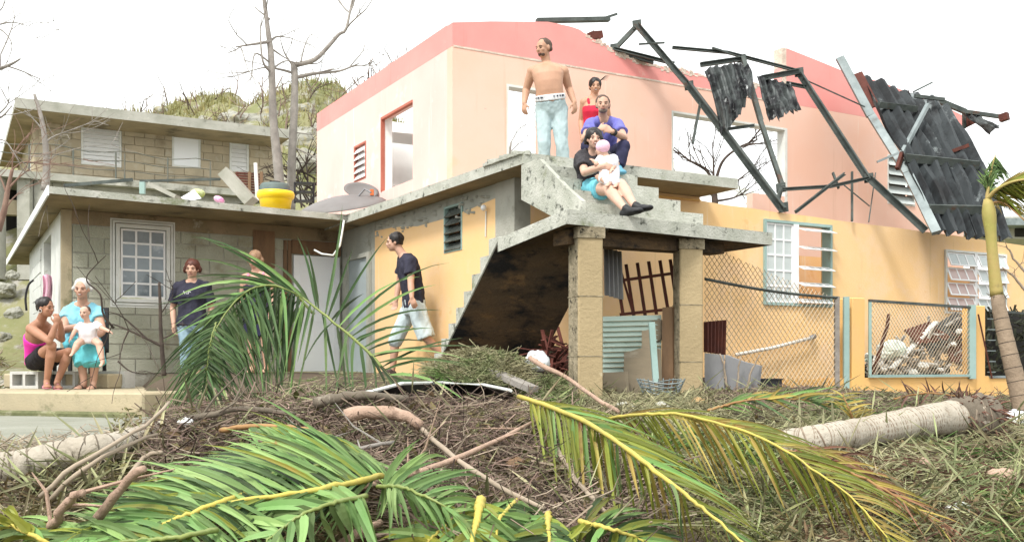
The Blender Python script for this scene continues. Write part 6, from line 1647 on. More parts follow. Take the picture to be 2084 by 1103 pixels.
# dark opening with slats at the far right
dp = thing('dark_bay', 'dark bay with metal grille right of the right yellow pier', 'grille', fp.px(2050, 768))
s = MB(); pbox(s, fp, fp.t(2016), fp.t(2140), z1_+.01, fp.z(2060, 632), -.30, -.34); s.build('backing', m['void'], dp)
s = MB()
for k in range(160):
    c = fp.px(random.uniform(2016,2120), random.uniform(636,764)) - Vector((0,0,0)) + V(L.x, L.y, 0)*random.uniform(.08,.28); d = Vector((random.gauss(0,1), random.gauss(0,.4), random.gauss(0,1))).normalized(); s.bar(c, c+d*.12, .03, .008)
tag(s.build('dead_leaves', M('dark ivy leaves', (.03,.04,.025), (.05,.05,.03), 5), dp), kind='stuff')
for k in range(6):
    s = MB(); z_ = lerp(z1_+.06, fp.z(2060, 650), k/5); s.bar(fp.at(fp.t(2014), z_, -.03), fp.at(fp.t(2030), z_+.0, -.03), .012, .012); s.build('grille_bar', m['steel_pale'], dp)
s = MB(); s.bar(fp.at(fp.t(2014), z1_, .0), fp.at(fp.t(2140), z1_, .0), .03, .03); s.build('grille_rail', m['steel_pale'], dp)
s = MB(); s.bar(fp.px(2014, 632, 0), fp.px(2140, 642, 0), .03, .03); s.build('grille_rail', m['steel'], dp)
# chair of the old woman, cloth by the side door
ch = thing('chair', 'black chair under the old woman on the porch', 'chair', P(190, 785, 11.95))
cz = .215; s = MB(); c = P(160, 700, 12.05)
s.box(V(c.x-.21, c.y-.2, cz-.03), V(c.x+.25, c.y+.25, cz)); s.build('seat', m['black'], ch)
for dx, dy in ((-.2,-.19),(.22,-.19),(-.2,.22),(.22,.22)):
    s = MB(); s.bar(V(c.x+dx, c.y+dy, -.259), V(c.x+dx, c.y+dy, cz-.031), .035, .035); s.build('leg', m['black'], ch)
s = MB(); s.box(V(c.x-.21, c.y+.255, cz-.05), V(c.x+.25, c.y+.285, cz+.5)); s.build('backrest', m['black'], ch)
s = MB(); s.bar(V(c.x+.27, c.y-.1, cz+.2), V(c.x+.27, c.y+.27, cz+.2), .03, .03); s.bar(V(c.x+.27, c.y-.1, cz+.19), V(c.x+.27, c.y-.1, cz-.1), .03, .03); tag(s.build('armrest', m['black'], ch), kind='stuff')
s = MB(); cl = []
for i in range(9):
    u = i/8; row = []
    for j in range(7):
        v = j/6; row.append(P(lerp(86,104,u)+2*math.sin(v*4), lerp(562,618,v) - 4*math.sin(u*3.1), 13.4 + .06*math.sin(u*9)))
    cl.append(row + [p+V(0,.02,0) for p in row[::-1]])
s.loft(cl); solo('hanging_shirt', s, M('pink striped cloth', (.78,.36,.50), (.80,.62,.68), 5, .9, 0, 10, stretch=(8,8,.5)), 'pink and white striped shirt hanging by the side opening of the block house', 'shirt', smooth=True)
s = MB(); s.tube(spline([P(54,632,13.0), P(52,605,13.0), P(58,580,13.0), P(68,570,13.0)], 10), .014, 6); solo('black_hose', s, m['black'], 'short black hose hooked on the pale side wall', 'hose', smooth=True)
# ------------------------------------------------------------------ people
random.seed(202)
def skin(name, c): return M(name, c, tuple(x*.86 for x in c), 9, .55, .05, 60, spec=.35)
SK = {'tan': skin('tan skin', (.50,.285,.185)), 'light': skin('light skin', (.56,.335,.24)), 'brown': skin('brown skin', (.40,.20,.125)), 'pale': skin('pale skin', (.61,.385,.29)), 'old': skin('aged skin', (.53,.31,.22))}
def cloth(name, a, b=None, sc=6, **k): return M(name, a, b, sc, .9, .25, 45, **k)
CL = {'jog': cloth('pale blue grey jogging cloth', (.43,.53,.54), (.39,.49,.50), 5, stains=[((.50,.50,.42), 2.5, .60, .78)]), 'waist': cloth('white elastic', (.78,.79,.80)), 'print': M('dark print', (.03,.035,.06)),
      'red': cloth('red knit', (.62,.03,.06), (.5,.02,.05)), 'dark': cloth('dark trousers', (.025,.025,.035), (.04,.04,.055)), 'blue': cloth('violet blue jersey', (.17,.17,.50), (.13,.13,.40), 7), 'navy': cloth('dark navy cloth', (.022,.022,.05), (.03,.03,.07)),
      'black': cloth('black speckled jersey', (.028,.026,.03), (.06,.055,.06), 40), 'turq': cloth('turquoise denim', (.13,.45,.56), (.18,.52,.62)), 'tee': cloth('black tee cotton', (.022,.022,.034), (.035,.034,.055), 8), 'short': cloth('pale grey shorts cotton', (.52,.60,.61), (.44,.52,.54), 6),
      'dress': cloth('pale turquoise dress cotton', (.20,.50,.62), (.26,.56,.66), 5), 'skirt': cloth('turquoise skirt cotton', (.11,.50,.57), (.15,.56,.62), 5), 'white': cloth('white baby cotton', (.78,.77,.80), (.70,.68,.74), 8), 'pinkhat': cloth('pink baby cap', (.80,.52,.62), (.78,.46,.58), 12),
      'magenta': cloth('magenta top', (.80,.05,.42), (.74,.04,.36), 5), 'blackshort': cloth('black shorts', (.018,.016,.02)), 'jean': cloth('pale blue jeans', (.32,.45,.52), (.26,.38,.46)), 'shoe': M('dark shoe', (.02,.02,.022), rough=.5), 'shoeblue': M('blue shoe', (.13,.36,.50), rough=.6),
      'sandal': M('brown sandal', (.07,.045,.035), rough=.6), 'pink': cloth('pink cotton', (.74,.28,.38))}
HR = {'black': M('black hair', (.012,.010,.010), (.025,.02,.018), 30, .45), 'brown': M('reddish brown hair', (.11,.035,.022), (.07,.025,.018), 30, .5), 'white': M('white hair', (.60,.59,.56), (.46,.45,.43), 30, .6), 'stub': M('dark stubble', (.075,.05,.038), (.12,.08,.06), 60, .7), 'grey': M('greying beard', (.24,.19,.16), (.16,.12,.10), 60, .7), 'blond': M('light brown hair', (.30,.18,.10), (.22,.13,.08), 30, .5)}
EYE, LIP, BROW = M('dark eye', (.03,.02,.017), rough=.3), M('lips', (.40,.17,.14), rough=.5), M('eyebrow', (.05,.03,.025))
TEETH = M('teeth', (.72,.70,.66), rough=.4)
QUEUE = []
def queue(mb, name, mat, parent, voxel, smooth=4, fold=0.0, seed=0, label=None):
    off = world_of(parent)
    me = bpy.data.meshes.new('tmp'); me.from_pydata([(a-off.x, b-off.y, c-off.z) for a, b, c in mb.v], [], mb.f); me.update()
    o = bpy.data.objects.new('tmp', me); COL.objects.link(o)
    r = o.modifiers.new('r', 'REMESH'); r.mode = 'VOXEL'; r.voxel_size = voxel
    s = o.modifiers.new('s', 'SMOOTH'); s.iterations = smooth; s.factor = .5
    QUEUE.append((o, name, mat, parent, fold, seed, label))
def flush():
    bpy.context.view_layer.update(); dg = bpy.context.evaluated_depsgraph_get()
    for o, name, mat, parent, fold, seed, label in QUEUE:
        me = bpy.data.meshes.new_from_object(o.evaluated_get(dg)); me.name = name
        if fold:
            n = len(me.vertices); co = np.empty(n*3); no = np.empty(n*3); me.vertices.foreach_get('co', co); me.vertices.foreach_get('normal', no); co, no = co.reshape(-1,3), no.reshape(-1,3)
            d = np.array([noise.noise(Vector((c[0]*17+seed, c[1]*17, c[2]*8))) + .5*noise.noise(Vector((c[0]*34, c[1]*34+seed, c[2]*18))) for c in co])
            co = co + no*(d*fold)[:,None]; me.vertices.foreach_set('co', co.ravel())
        me.polygons.foreach_set('use_smooth', [True]*len(me.polygons)); me.materials.clear(); me.materials.append(mat); me.update()
        f = bpy.data.objects.new(name, me); COL.objects.link(f); f.parent = parent
        if label: f['label'] = label
    for q in QUEUE:
        me = q[0].data; bpy.data.objects.remove(q[0]); bpy.data.meshes.remove(me)
    QUEUE.clear()
def basis(f, u):
    f = Vector(f).normalized(); u = Vector(u); u = (u - f*u.dot(f)).normalized(); r = f.cross(u); return f, u, r
def rotm(r, f, u): return Matrix((r, f, u)).transposed()
def limb(mb, pts, rad, n=12, ends=True):
    P_ = spline(pts, 6*(len(pts)-1)) if len(pts) > 2 and False else pts
    mb.tube(pts, rad, n)
    if ends:
        for p, r in zip(pts, rad): mb.ell(p, (r*.99,)*3, 10, 7)
def hand(mb, w, d, pn, th, sc=1.0, curl=.35):
    """w wrist, d finger direction, pn palm normal (fingers curl towards it), th thumb side"""
    d = Vector(d).normalized(); pn = Vector(pn); pn = (pn - d*pn.dot(d)).normalized(); s_ = d.cross(pn); s_ = s_ if s_.dot(Vector(th)) > 0 else -s_
    c = w + d*.045*sc
    rm = rotm(s_, d, pn); mb.ell(c, (.040*sc, .052*sc, .016*sc), 12, 8, rm); mb.ell(w + d*.065*sc, (.040*sc, .026*sc, .014*sc), 12, 8, rm)
    for k, (o, l) in enumerate(((.030,.068),(.010,.078),(-.010,.073),(-.029,.057))):
        p0 = w + d*.068*sc + s_*o*sc; fd = (d + s_*(o*2.2)).normalized(); q = curl*(1+.12*k)
        d1 = (fd*math.cos(q) + pn*math.sin(q)); d2 = (fd*math.cos(q*2.3) + pn*math.sin(q*2.3)); p1 = p0 + d1*l*.52*sc; p2 = p1 + d2*l*.48*sc
        mb.tube([p0 - fd*.02*sc, p0, p1, p2], [.0095*sc,.0095*sc,.0088*sc,.0068*sc], 8)
        mb.ell(p1, (.009*sc,)*3, 8, 6); mb.ell(p2, (.0068*sc,)*3, 8, 6)
    p0 = w + d*.022*sc + s_*.030*sc; p1 = p0 + (d*.6 + s_*.7 + pn*.25).normalized()*.038*sc; p2 = p1 + (d*.95 + s_*.25 + pn*.3).normalized()*.030*sc
    mb.tube([p0 - s_*.012*sc, p0, p1, p2], [.014*sc,.0125*sc,.0105*sc,.008*sc], 8); mb.ell(p1, (.0105*sc,)*3, 8, 6); mb.ell(p2, (.008*sc,)*3, 8, 6)
def foot(mb, an, d, sc=1.0, grow=0.0, drop=.075):
    d = Vector(d).normalized(); u = V(0,0,1); f, u, r = basis(d, u); rm = rotm(r, f, u)
    h = an - u*drop*sc
    mb.ell(h + f*.0 + u*.028*sc, (.034*sc+grow, .045*sc+grow, .034*sc+grow), 12, 8, rm); mb.ell(h + f*.07*sc + u*.028*sc, (.038*sc+grow, .075*sc+grow, .030*sc+grow), 12, 8, rm)
    mb.ell(h + f*.135*sc + u*.019*sc, (.045*sc+grow, .055*sc+grow, .020*sc+grow), 12, 8, rm)
    mb.tube([an, h + f*.05*sc + u*.04*sc], [.036*sc+grow, .034*sc+grow], 10)
MALE = [(-.16,.10,.085,0),(-.05,.160,.115,0),(.08,.168,.118,0),(.22,.160,.115,.005),(.36,.155,.115,.012),(.52,.162,.118,.012),(.68,.178,.120,.008),(.80,.180,.112,0),(.88,.160,.095,-.005),(.95,.105,.075,-.008),(1.02,.062,.060,-.004)]
FEM = [(-.16,.10,.085,0),(-.05,.170,.120,0),(.08,.172,.120,-.004),(.22,.150,.108,0),(.36,.138,.100,.004),(.50,.142,.105,.010),(.64,.155,.128,.022),(.76,.155,.115,.010),(.86,.140,.088,-.003),(.94,.090,.066,-.006),(1.02,.052,.052,-.002)]
def torso_rings(J, prof, off=0.0, t0=-9, t1=9, bulk=1.0, n=20):
    pel = (J['hipA']+J['hipB'])/2; nk = J['neck']; hs = (J['hipB']-J['hipA']).normalized(); ss = (J['shB']-J['shA']).normalized()
    mid = J.get('mid') or lerp(pel, nk, .5); out = []
    def at(t): return pel*(1-t)**2 + (mid*2 - (pel+nk)*.5)*2*t*(1-t) + nk*t*t
    tab = [r for r in prof if t0 <= r[0] <= t1]
    if t0 > -9: tab = [(t0, *[interp([(p[0], p[i]) for p in prof], t0) for i in (1,2,3)])] + [r for r in tab if r[0] > t0+.01]
    if t1 < 9: tab = [r for r in tab if r[0] < t1-.01] + [(t1, *[interp([(p[0], p[i]) for p in prof], t1) for i in (1,2,3)])]
    for t, w, d, fo in tab:
        s_ = lerp(hs, ss, min(1, max(0, t))).normalized(); up = (at(t+.03)-at(t-.03)).normalized(); fr = s_.cross(up).normalized(); s_ = up.cross(fr).normalized()
        c = at(t) + fr*fo; w, d = w*bulk+off, d*bulk+off; ring_ = []
        for k in range(n):
            a = 2*math.pi*k/n; ca, sa = math.cos(a), math.sin(a); e = .82
            ring_.append(c + s_*(math.copysign(abs(ca)**e, ca)*w) + fr*(math.copysign(abs(sa)**e, sa)*d))
        out.append(ring_)
    return out
def head(mb, c, f, u, sc=1.0, ear=True, baby=False):
    f, u, r = basis(f, u); rm = rotm(r, f, u); k = sc
    mb.ell(c + u*.030*k - f*.008*k, (.074*k,.092*k,.084*k), 18, 12, rm); mb.ell(c - u*.030*k + f*.022*k, (.060*k,.066*k,.072*k), 16, 10, rm)
    mb.ell(c - u*.078*k + f*.048*k, (.030*k,.028*k,.022*k), 10, 8, rm)
    mb.ell(c + u*.022*k + f*.072*k, (.052*k,.018*k,.016*k), 12, 8, rm)
    mb.tube([c + f*.078*k + u*.012*k, c + f*.098*k - u*.020*k], [.010*k,.015*k], 8); mb.ell(c + f*.096*k - u*.022*k, (.018*k,.017*k,.013*k), 10, 8, rm)
    for sg in (-1, 1):
        mb.ell(c + r*sg*.040*k + f*.060*k - u*.018*k, (.022*k,.020*k,.020*k), 10, 8, rm)
        if ear: mb.ell(c + r*sg*.074*k - f*.006*k - u*.004*k, (.011*k,.020*k,.030*k), 10, 8, rm)
def face(par, c, f, u, sc=1.0, smile=False, glasses=False):
    f, u, r = basis(f, u); rm = rotm(r, f, u); k = sc
    for sg in (-1, 1):
        s = MB(); s.ell(c + r*sg*.031*k + f*.0785*k + u*.002*k, (.0095*k,.008*k,.0045*k), 10, 7, rm); s.build('eye', EYE, par, True)
        s = MB(); s.tube([c + r*sg*.016*k + f*.090*k + u*.022*k, c + r*sg*.034*k + f*.088*k + u*.028*k, c + r*sg*.050*k + f*.074*k + u*.021*k], [.0028*k,.0033*k,.002*k], 6); s.build('eyebrow', BROW, par)
    y = -.052
    s = MB(); s.tube([c - r*.026*k + f*.079*k + u*(y+(.006 if smile else 0))*k, c - r*.012*k + f*.0885*k + u*y*k, c + r*.012*k + f*.0885*k + u*y*k, c + r*.026*k + f*.079*k + u*(y+(.006 if smile else 0))*k], [.003*k,.0065*k,.0065*k,.003*k], 7); s.build('lips', LIP, par, True)
    if smile:
        s = MB(); s.ell(c + f*.0935*k + u*y*k, (.016*k,.006*k,.0045*k), 10, 6, rm); s.build('teeth', TEETH, par, True)
def hair_cap(par, c, f, u, mat, sc=1.0, back=.0, length=0.0, thick=.010, bun=None, front=.055, side=True):
    """cap over the skull: an ellipsoid pushed back, plus locks at the sides and back"""
    f, u, r = basis(f, u); rm = rotm(r, f, u); k = sc; s = MB()
    s.ell(c + u*.040*k - f*(.016+back)*k, (.078*k+thick,.088*k+thick,.082*k+thick), 18, 12, rm)
    if length:
        for i in range(11):
            a = math.pi*(.02+.96*i/10); p = c + r*math.cos(a)*.078*k - f*(math.sin(a)*.070+.012)*k + u*.03*k; q = p - u*length*k + r*math.cos(a)*.012*k
            s.tube([p, lerp(p,q,.5) + r*math.cos(a)*.01*k, q], [.024*k,.026*k,.016*k], 8)
    elif side:
        for i in range(9):
            a = math.pi*(.04+.92*i/8); p = c + r*math.cos(a)*.068*k - f*(math.sin(a)*.074+.016)*k + u*.03*k; s.ell(p - u*.035*k, (.018*k,.018*k,.032*k), 8, 6, rm)
    if bun is not None: s.ell(c + f*bun[0]*k + u*bun[1]*k + r*bun[2]*k, (bun[3]*k,)*3, 12, 9)
    queue(s, 'hair', mat, par, .008*max(.75,sc), 1, .010 if thick > 0 else .002, random.random()*9)
def person(label, J, cat='person', name='person', prof=MALE, bulk=1.0, sk='tan', face_dir=(0,-1,0), head_up=(0,0,1), hs=1.0, legs=True, hands=None, toes=None, feet=True, arm=1.0, leg=1.0, smile=False, curl=.35, voxel=.0085, drop=.075, base=None, group=None, pecs=False):
    J = {k: (P(*v) if isinstance(v, tuple) else v) for k, v in J.items()}
    b0 = base or V((J['anA'].x+J['anB'].x)/2, (J['anA'].y+J['anB'].y)/2, min(J['anA'].z, J['anB'].z)-drop)
    root = thing(name, label, cat, b0, group); s = MB()
    s.loft(torso_rings(J, prof, 0, bulk=bulk))
    c = J['head']; f, u, r = basis(face_dir, head_up)
    head(s, c, f, u, hs)
    nb = J['neck']; s.tube([nb - (nb-c).normalized()*-.05, nb, lerp(nb, c, .5), c - f*.012*hs], [.062*hs*bulk**.5,.056*hs,.052*hs,.05*hs], 12)
    if pecs:
        fr_ = (J['shB']-J['shA']).normalized().cross(V(0,0,1)).normalized(); pe_ = (J['hipA']+J['hipB'])/2
        for q_ in (-1, 1):
            s.ell(lerp(pe_, nb, .72) + (J['shB']-J['shA']).normalized()*q_*.085 + fr_*.075, (.085,.050,.062), 14, 9); s.ell(lerp(pe_, nb, .72) + (J['shB']-J['shA']).normalized()*q_*.095 + fr_*.125 - V(0,0,.02), (.008,.006,.008), 8, 6)
        s.ell(lerp(pe_, nb, .36) + fr_*.06, (.13,.09,.10), 16, 10); s.tube([lerp(nb, J['shA'], .9) + fr_*.05, nb + fr_*.05 - V(0,0,.02), lerp(nb, J['shB'], .9) + fr_*.05], [.016,.016,.016], 8)
    for k in 'AB':
        a = arm; sh, el, wr = J['sh'+k], J['el'+k], J['wr'+k]
        s.ell(sh, (.058*a,)*3, 12, 8); s.tube([lerp(nb, sh, .25), sh], [.052*a,.056*a], 10)
        limb(s, [sh, lerp(sh, el, .4), el, lerp(el, wr, .3), wr], [.054*a,.050*a,.040*a,.041*a,.027*a])
        h = (hands or {}).get(k)
        if h is not False:
            dd = (wr-el).normalized(); h = h or {}
            hand(s, wr, h.get('d', dd), h.get('n', V(0,0,0)+((J['neck']+J['hipA'])/2 - wr).normalized()), h.get('t', (face_dir[0], face_dir[1], 0)), h.get('s', 1.0)*a**.5, h.get('c', curl))
        if legs:
            hp, kn, an = J['hip'+k], J['kn'+k], J['an'+k]; g = leg
            limb(s, [hp, lerp(hp, kn, .45), kn, lerp(kn, an, .3), lerp(kn, an, .65), an], [.088*g,.076*g,.055*g,.057*g,.044*g,.034*g])
            t = (toes or {}).get(k, (face_dir[0], face_dir[1], 0))
            if feet: foot(s, an, t, 1.0*min(1, g+.05), 0, drop)
    queue(s, 'body', SK[sk], root, voxel, 3)
    face(root, c, f, u, hs, smile)
    return root, J
def tee(par, J, mat, prof=MALE, bulk=1.0, sl=.55, t0=-.06, t1=.97, off=.016, arm=1.0, seed=1, name='shirt', fold=.012, neck=True):
    s = MB(); s.loft(torso_rings(J, prof, off, t0, t1, bulk))
    if sl:
        for k in 'AB':
            sh, el = J['sh'+k], J['el'+k]; s.ell(sh, (.058*arm+off,)*3, 12, 8); s.tube([lerp(J['neck'], sh, .35), sh, lerp(sh, el, sl*.6), lerp(sh, el, sl)], [.055*arm+off*.7, .057*arm+off, .056*arm+off*1.1, .056*arm+off*1.4], 14)
    queue(s, name, mat, par, .011, 3, fold, seed)
def straps(par, J, mat, prof, bulk=1.0, t1=.74, off=.010, seed=2, name='top', t0=-.02, strap=True):
    s = MB(); s.loft(torso_rings(J, prof, off, t0, t1, bulk))
    if strap:
        for k in 'AB':
            sh = J['sh'+k]; nb = J['neck']; fr = (J['shB']-J['shA']).normalized().cross(V(0,0,1)); m_ = lerp(nb, sh, .62); ch = lerp(lerp(J['hipA'],J['hipB'],.5), nb, t1-.08)
            side = (sh-nb)*.55
            s.tube([ch+side*.8+fr*.105*bulk, m_+fr*.055+V(0,0,.0), m_+V(0,0,.040), m_-fr*.06, ch+side*.8-fr*.085*bulk], [.022,.02,.018,.02,.022], 8)
    queue(s, name, mat, par, .010, 3, .005, seed)
def trousers(par, J, mat, ends=(1,1), off=.018, flare=1.0, leg=1.0, top=.10, prof=MALE, bulk=1.0, seed=3, name='trousers', fold=.008):
    s = MB(); s.loft(torso_rings(J, prof, off*.8, -.16, top, bulk))
    for k, e in zip('AB', ends):
        hp, kn, an = J['hip'+k], J['kn'+k], J['an'+k]; s.ell(hp, (.088*leg+off,)*3, 12, 8)
        if e > .5:
            q = lerp(kn, an, (e-.5)*2); s.tube([hp, lerp(hp, kn, .5), kn, lerp(kn, q, .5), q], [.090*leg+off, .078*leg+off, (.060*leg+off*1.2)*flare, (.060*leg+off*1.1)*flare, (.050*leg+off*1.3)*flare], 14); s.ell(kn, ((.060*leg+off*1.15)*flare,)*3, 12, 8)
        else:
            q = lerp(hp, kn, e*2); s.tube([hp, lerp(hp, q, .5), q], [.090*leg+off, (.082*leg+off)*flare, (.076*leg+off*1.3)*flare], 14)
    queue(s, name, mat, par, .011, 3, fold, seed)
def shoes(par, J, mat, toes, which='AB', sc=1.0, drop=.075, name='shoe', flat=False):
    for k in which:
        s = MB()
        if flat:
            d = Vector(toes[k]).normalized(); h = J['an'+k] - V(0,0,drop); f, u, r = basis(d, V(0,0,1)); rm = rotm(r, f, u)
            s.ell(h + f*.06 + u*.004, (.050,.135,.014), 16, 8, rm); s.tube([h+f*.10-r*.048+u*.01, h+f*.09+u*.058, h+f*.10+r*.048+u*.01], [.012,.012,.012], 8)
        else: foot(s, J['an'+k], toes[k], sc, .008, drop)
        queue(s, name, mat, par, .009, 3)

# 1 shirtless man standing at the slab edge
root, J = person('shirtless heavyset man in pale sweatpants standing on the balcony slab', dict(head=(1107,100,11.88), neck=(1113,133,11.92), mid=(1117,172,11.84), shA=(1083,146,11.92), shB=(1147,146,11.92), elA=(1071,183,12.0), elB=(1158,181,12.0), wrA=(1067,211,11.88), wrB=(1169,209,11.88),
    hipA=(1106,222,11.9), hipB=(1138,222,11.9), knA=(1107,292,11.86), knB=(1143,294,11.86), anA=(1108,360,11.95), anB=(1151,360,11.95)), bulk=1.03, sk='tan', face_dir=(-.75,-.65,-.14), hs=1.04, arm=1.12, leg=1.05,
    hands={'A': dict(d=(-.05,-.1,-1), n=(.6,.6,0), t=(.3,-1,0)), 'B': dict(d=(.12,-.1,-1), n=(-.6,.6,0), t=(-.3,-1,0))}, toes={'A': (-.3,-1,0), 'B': (.3,-1,0)}, curl=.4, pecs=True)
trousers(root, J, CL['jog'], (.97,.97), .013, 1.0, 1.0, .16, seed=5, fold=.012, bulk=1.03)
s = MB(); s.loft(torso_rings(J, MALE, .018, .17, .27, 1.03)); queue(s, 'waistband', CL['waist'], root, .008, 2)
rr_ = torso_rings(J, MALE, .0215, .22, .23, 1.03, 60)[0]
for i in (6,7,9,11,13,19,20,22,23,25):
    p = rr_[i]; q = rr_[i+1]; s = MB(); s.bar(p, lerp(p,q,.85), .004, random.choice((.012,.018,.02))); s.build('waistband_print', CL['print'], root)
hair_cap(root, J['head'], (-.75,-.65,-.14), (0,0,1), HR['stub'], 1.03, .004, 0, .002)
f, u, r = basis((-.75,-.65,-.14), (0,0,1)); c = J['head']; s = MB()
s.ell(c - u*.066 + f*.040, (.052,.046,.034), 14, 9, rotm(r,f,u)); queue(s, 'beard', HR['stub'], root, .009, 2)
s = MB(); p_ = lerp(lerp(J['hipA'],J['hipB'],.5), J['neck'], .32); s.ell(p_ + V(0,-.135,.0), (.008,.006,.009), 8, 6); s.build('navel', HR['stub'], root)

# 2 woman in red behind
root, J = person('smiling woman in red tank top standing at the back by the pink wall', dict(head=(1211,177,13.2), neck=(1209,200,13.22), shA=(1189,209,13.22), shB=(1231,209,13.22), elA=(1183,246,13.3), elB=(1239,246,13.3), wrA=(1185,282,13.2), wrB=(1237,280,13.2), hipA=(1198,287,13.22), hipB=(1222,287,13.22), knA=(1199,350,13.2), knB=(1221,350,13.2), anA=(1200,399,13.25), anB=(1221,399,13.25)),
    prof=FEM, bulk=.95, sk='tan', face_dir=(.05,-1,-.12), smile=True, hs=.96)
straps(root, J, CL['red'], FEM, .95, .78); trousers(root, J, CL['dark'], (.97,.97), .012, 1, 1, .12, FEM, .95)
hair_cap(root, J['head'], (.05,-1,-.12), (0,0,1), HR['black'], .96, .003, 0, .010, (-.09,.07,.03,.04))
for k in range(5):
    s = MB(); c = J['head']; s.tube([c+V(.06,.02,.08), c+V(.10+.01*k,.02,.10+.012*k), c+V(.16+.01*k,.03,.09+.016*k)], [.006,.004,.001], 5); s.build('loose_strand', HR['black'], root)

# 3 man in blue squatting on the edge
root, J = person('man in violet blue shirt sitting with knees up on the balcony edge', dict(head=(1227,214,10.78), neck=(1227,243,10.86), mid=(1228,285,11.02), shA=(1203,253,10.85), shB=(1256,253,10.85), elA=(1190,281,10.6), elB=(1271,281,10.6), wrA=(1219,264,10.42), wrB=(1246,268,10.42), hipA=(1211,318,11.1), hipB=(1246,318,11.1), knA=(1194,300,10.58), knB=(1270,298,10.58), anA=(1206,345,10.56), anB=(1258,342,10.52)),
    bulk=.84, sk='light', face_dir=(-.05,-1,-.1), hs=.92, arm=.92, hands={'A': dict(d=(.9,-.15,.35), n=(.2,.9,-.3), t=(0,0,1), c=.7), 'B': dict(d=(-.9,-.15,.25), n=(-.2,.9,-.3), t=(0,0,1), c=.7)}, toes={'A': (-.2,-1,-.1), 'B': (.2,-1,-.1)}, leg=.95)
tee(root, J, CL['blue'], bulk=.84, sl=.62, seed=7, t0=-.02, arm=.92); trousers(root, J, CL['navy'], (.96,.96), .014, 1, .9, .1, bulk=.84, seed=8)
shoes(root, J, CL['shoeblue'], {'A': (-.2,-1,-.1), 'B': (.2,-1,-.1)})
hair_cap(root, J['head'], (-.05,-1,-.1), (0,0,1), HR['stub'], .92, .003, 0, .003)
f, u, r = basis((-.05,-1,-.1), (0,0,1)); c = J['head']; s = MB(); s.ell(c - u*.068*.92 + f*.040*.92, (.050,.042,.030), 14, 9, rotm(r,f,u)); queue(s, 'beard', HR['grey'], root, .009, 2)
s = MB(); p = lerp(J['wrB'], J['elB'], .12); d = (J['wrB']-J['elB']).normalized(); s.tube([p-d*.018, p+d*.018], [.037,.037], 12); s.build('wristwatch', CL['shoe'], root)

# 4 woman on the steps
root, J = person('smiling woman in black top and turquoise shorts sitting on the concrete steps', dict(head=(1209,284,9.82), neck=(1207,309,9.9), mid=(1207,345,9.98), shA=(1184,321,9.92), shB=(1231,319,9.9), elA=(1190,352,9.72), elB=(1248,347,9.72), wrA=(1228,338,9.52), wrB=(1238,358,9.50), hipA=(1199,383,9.98), hipB=(1227,383,9.92), knA=(1239,386,9.45), knB=(1264,376,9.48), anA=(1270,424,9.13), anB=(1290,418,9.15)),
    prof=FEM, bulk=1.08, sk='pale', face_dir=(.12,-1,-.1), hs=.9, smile=True, leg=1.0, hands={'A': dict(d=(.9,.1,-.1), n=(.1,.9,0), t=(0,0,1), c=.5), 'B': dict(d=(-.8,-.1,-.2), n=(-.1,.9,0), t=(0,0,1), c=.5)}, toes={'A': (.75,-.6,.12), 'B': (.75,-.6,.12)}, feet=True)
tee(root, J, CL['black'], FEM, 1.08, .7, seed=9, t0=-.02); trousers(root, J, CL['turq'], (.33,.33), .016, 1.05, 1.05, .08, FEM, 1.08, seed=10, name='shorts')
shoes(root, J, CL['shoe'], {'A': (.75,-.6,.12), 'B': (.75,-.6,.12)})
hair_cap(root, J['head'], (.12,-1,-.1), (0,0,1), HR['black'], .9, .003, .085, .011)
# 5 baby on her lap
def baby(label, J, face_dir, hs, sk, suit, name='person', legs_bare=True, cap=None, bulk=.50):
    J = {k: P(*v) for k, v in J.items()}; root = thing(name, label, 'baby', (J['hipA']+J['hipB'])/2 - V(0,0,.06)); s = MB(); f, u, r = basis(face_dir, (0,0,1))
    s.loft(torso_rings(J, MALE, 0, bulk=bulk)); head(s, J['head'], f, u, hs); s.tube([J['neck'], J['head']], [.032,.034], 10)
    for k in 'AB':
        limb(s, [J['sh'+k], J['el'+k], J['wr'+k]], [.030,.026,.019], 10); hand(s, J['wr'+k], (J['wr'+k]-J['el'+k]), (0,-.2,-1), (0,-1,.2), .5, .3)
        limb(s, [J['hip'+k], J['kn'+k], lerp(J['kn'+k], J['an'+k], .4), J['an'+k]], [.048,.042,.038,.024], 10); foot(s, J['an'+k], (f.x*.6+.1, -.8, -.3), .5, 0, .035)
    queue(s, 'body', SK[sk], root, .007, 3); face(root, J['head'], f, u, hs)
    s = MB(); s.loft(torso_rings(J, MALE, .012, -.16, .97, bulk))
    for k in 'AB':
        s.tube([J['sh'+k], lerp(J['sh'+k], J['el'+k], .8)], [.040,.038], 10); s.ell(J['sh'+k], (.040,)*3); s.ell(J['hip'+k], (.056,)*3)
        if not legs_bare: s.tube([J['hip'+k], J['kn'+k], J['an'+k]], [.058,.050,.034], 10)
    queue(s, 'romper', suit, root, .009, 3, .004, 12)
    return root, J
root, J = baby('baby in white romper and pink cap hugged by the woman on the steps', dict(head=(1225,304,9.60), neck=(1233,318,9.60), shA=(1222,324,9.60), shB=(1248,322,9.60), elA=(1214,334,9.56), elB=(1256,334,9.6), wrA=(1208,328,9.60), wrB=(1246,344,9.52), hipA=(1232,352,9.60), hipB=(1250,350,9.62), knA=(1228,364,9.46), knB=(1250,366,9.46), anA=(1240,374,9.42), anB=(1256,376,9.42)), (-.8,.5,-.1), .66, 'pale', CL['white'], legs_bare=False, bulk=.55)
s = MB(); f, u, r = basis((-.8,.5,-.1), (0,0,1)); s.ell(J['head'] + u*.022 - f*.012, (.064,.072,.064), 14, 10, rotm(r,f,u)); queue(s, 'cap', CL['pinkhat'], root, .009, 2)

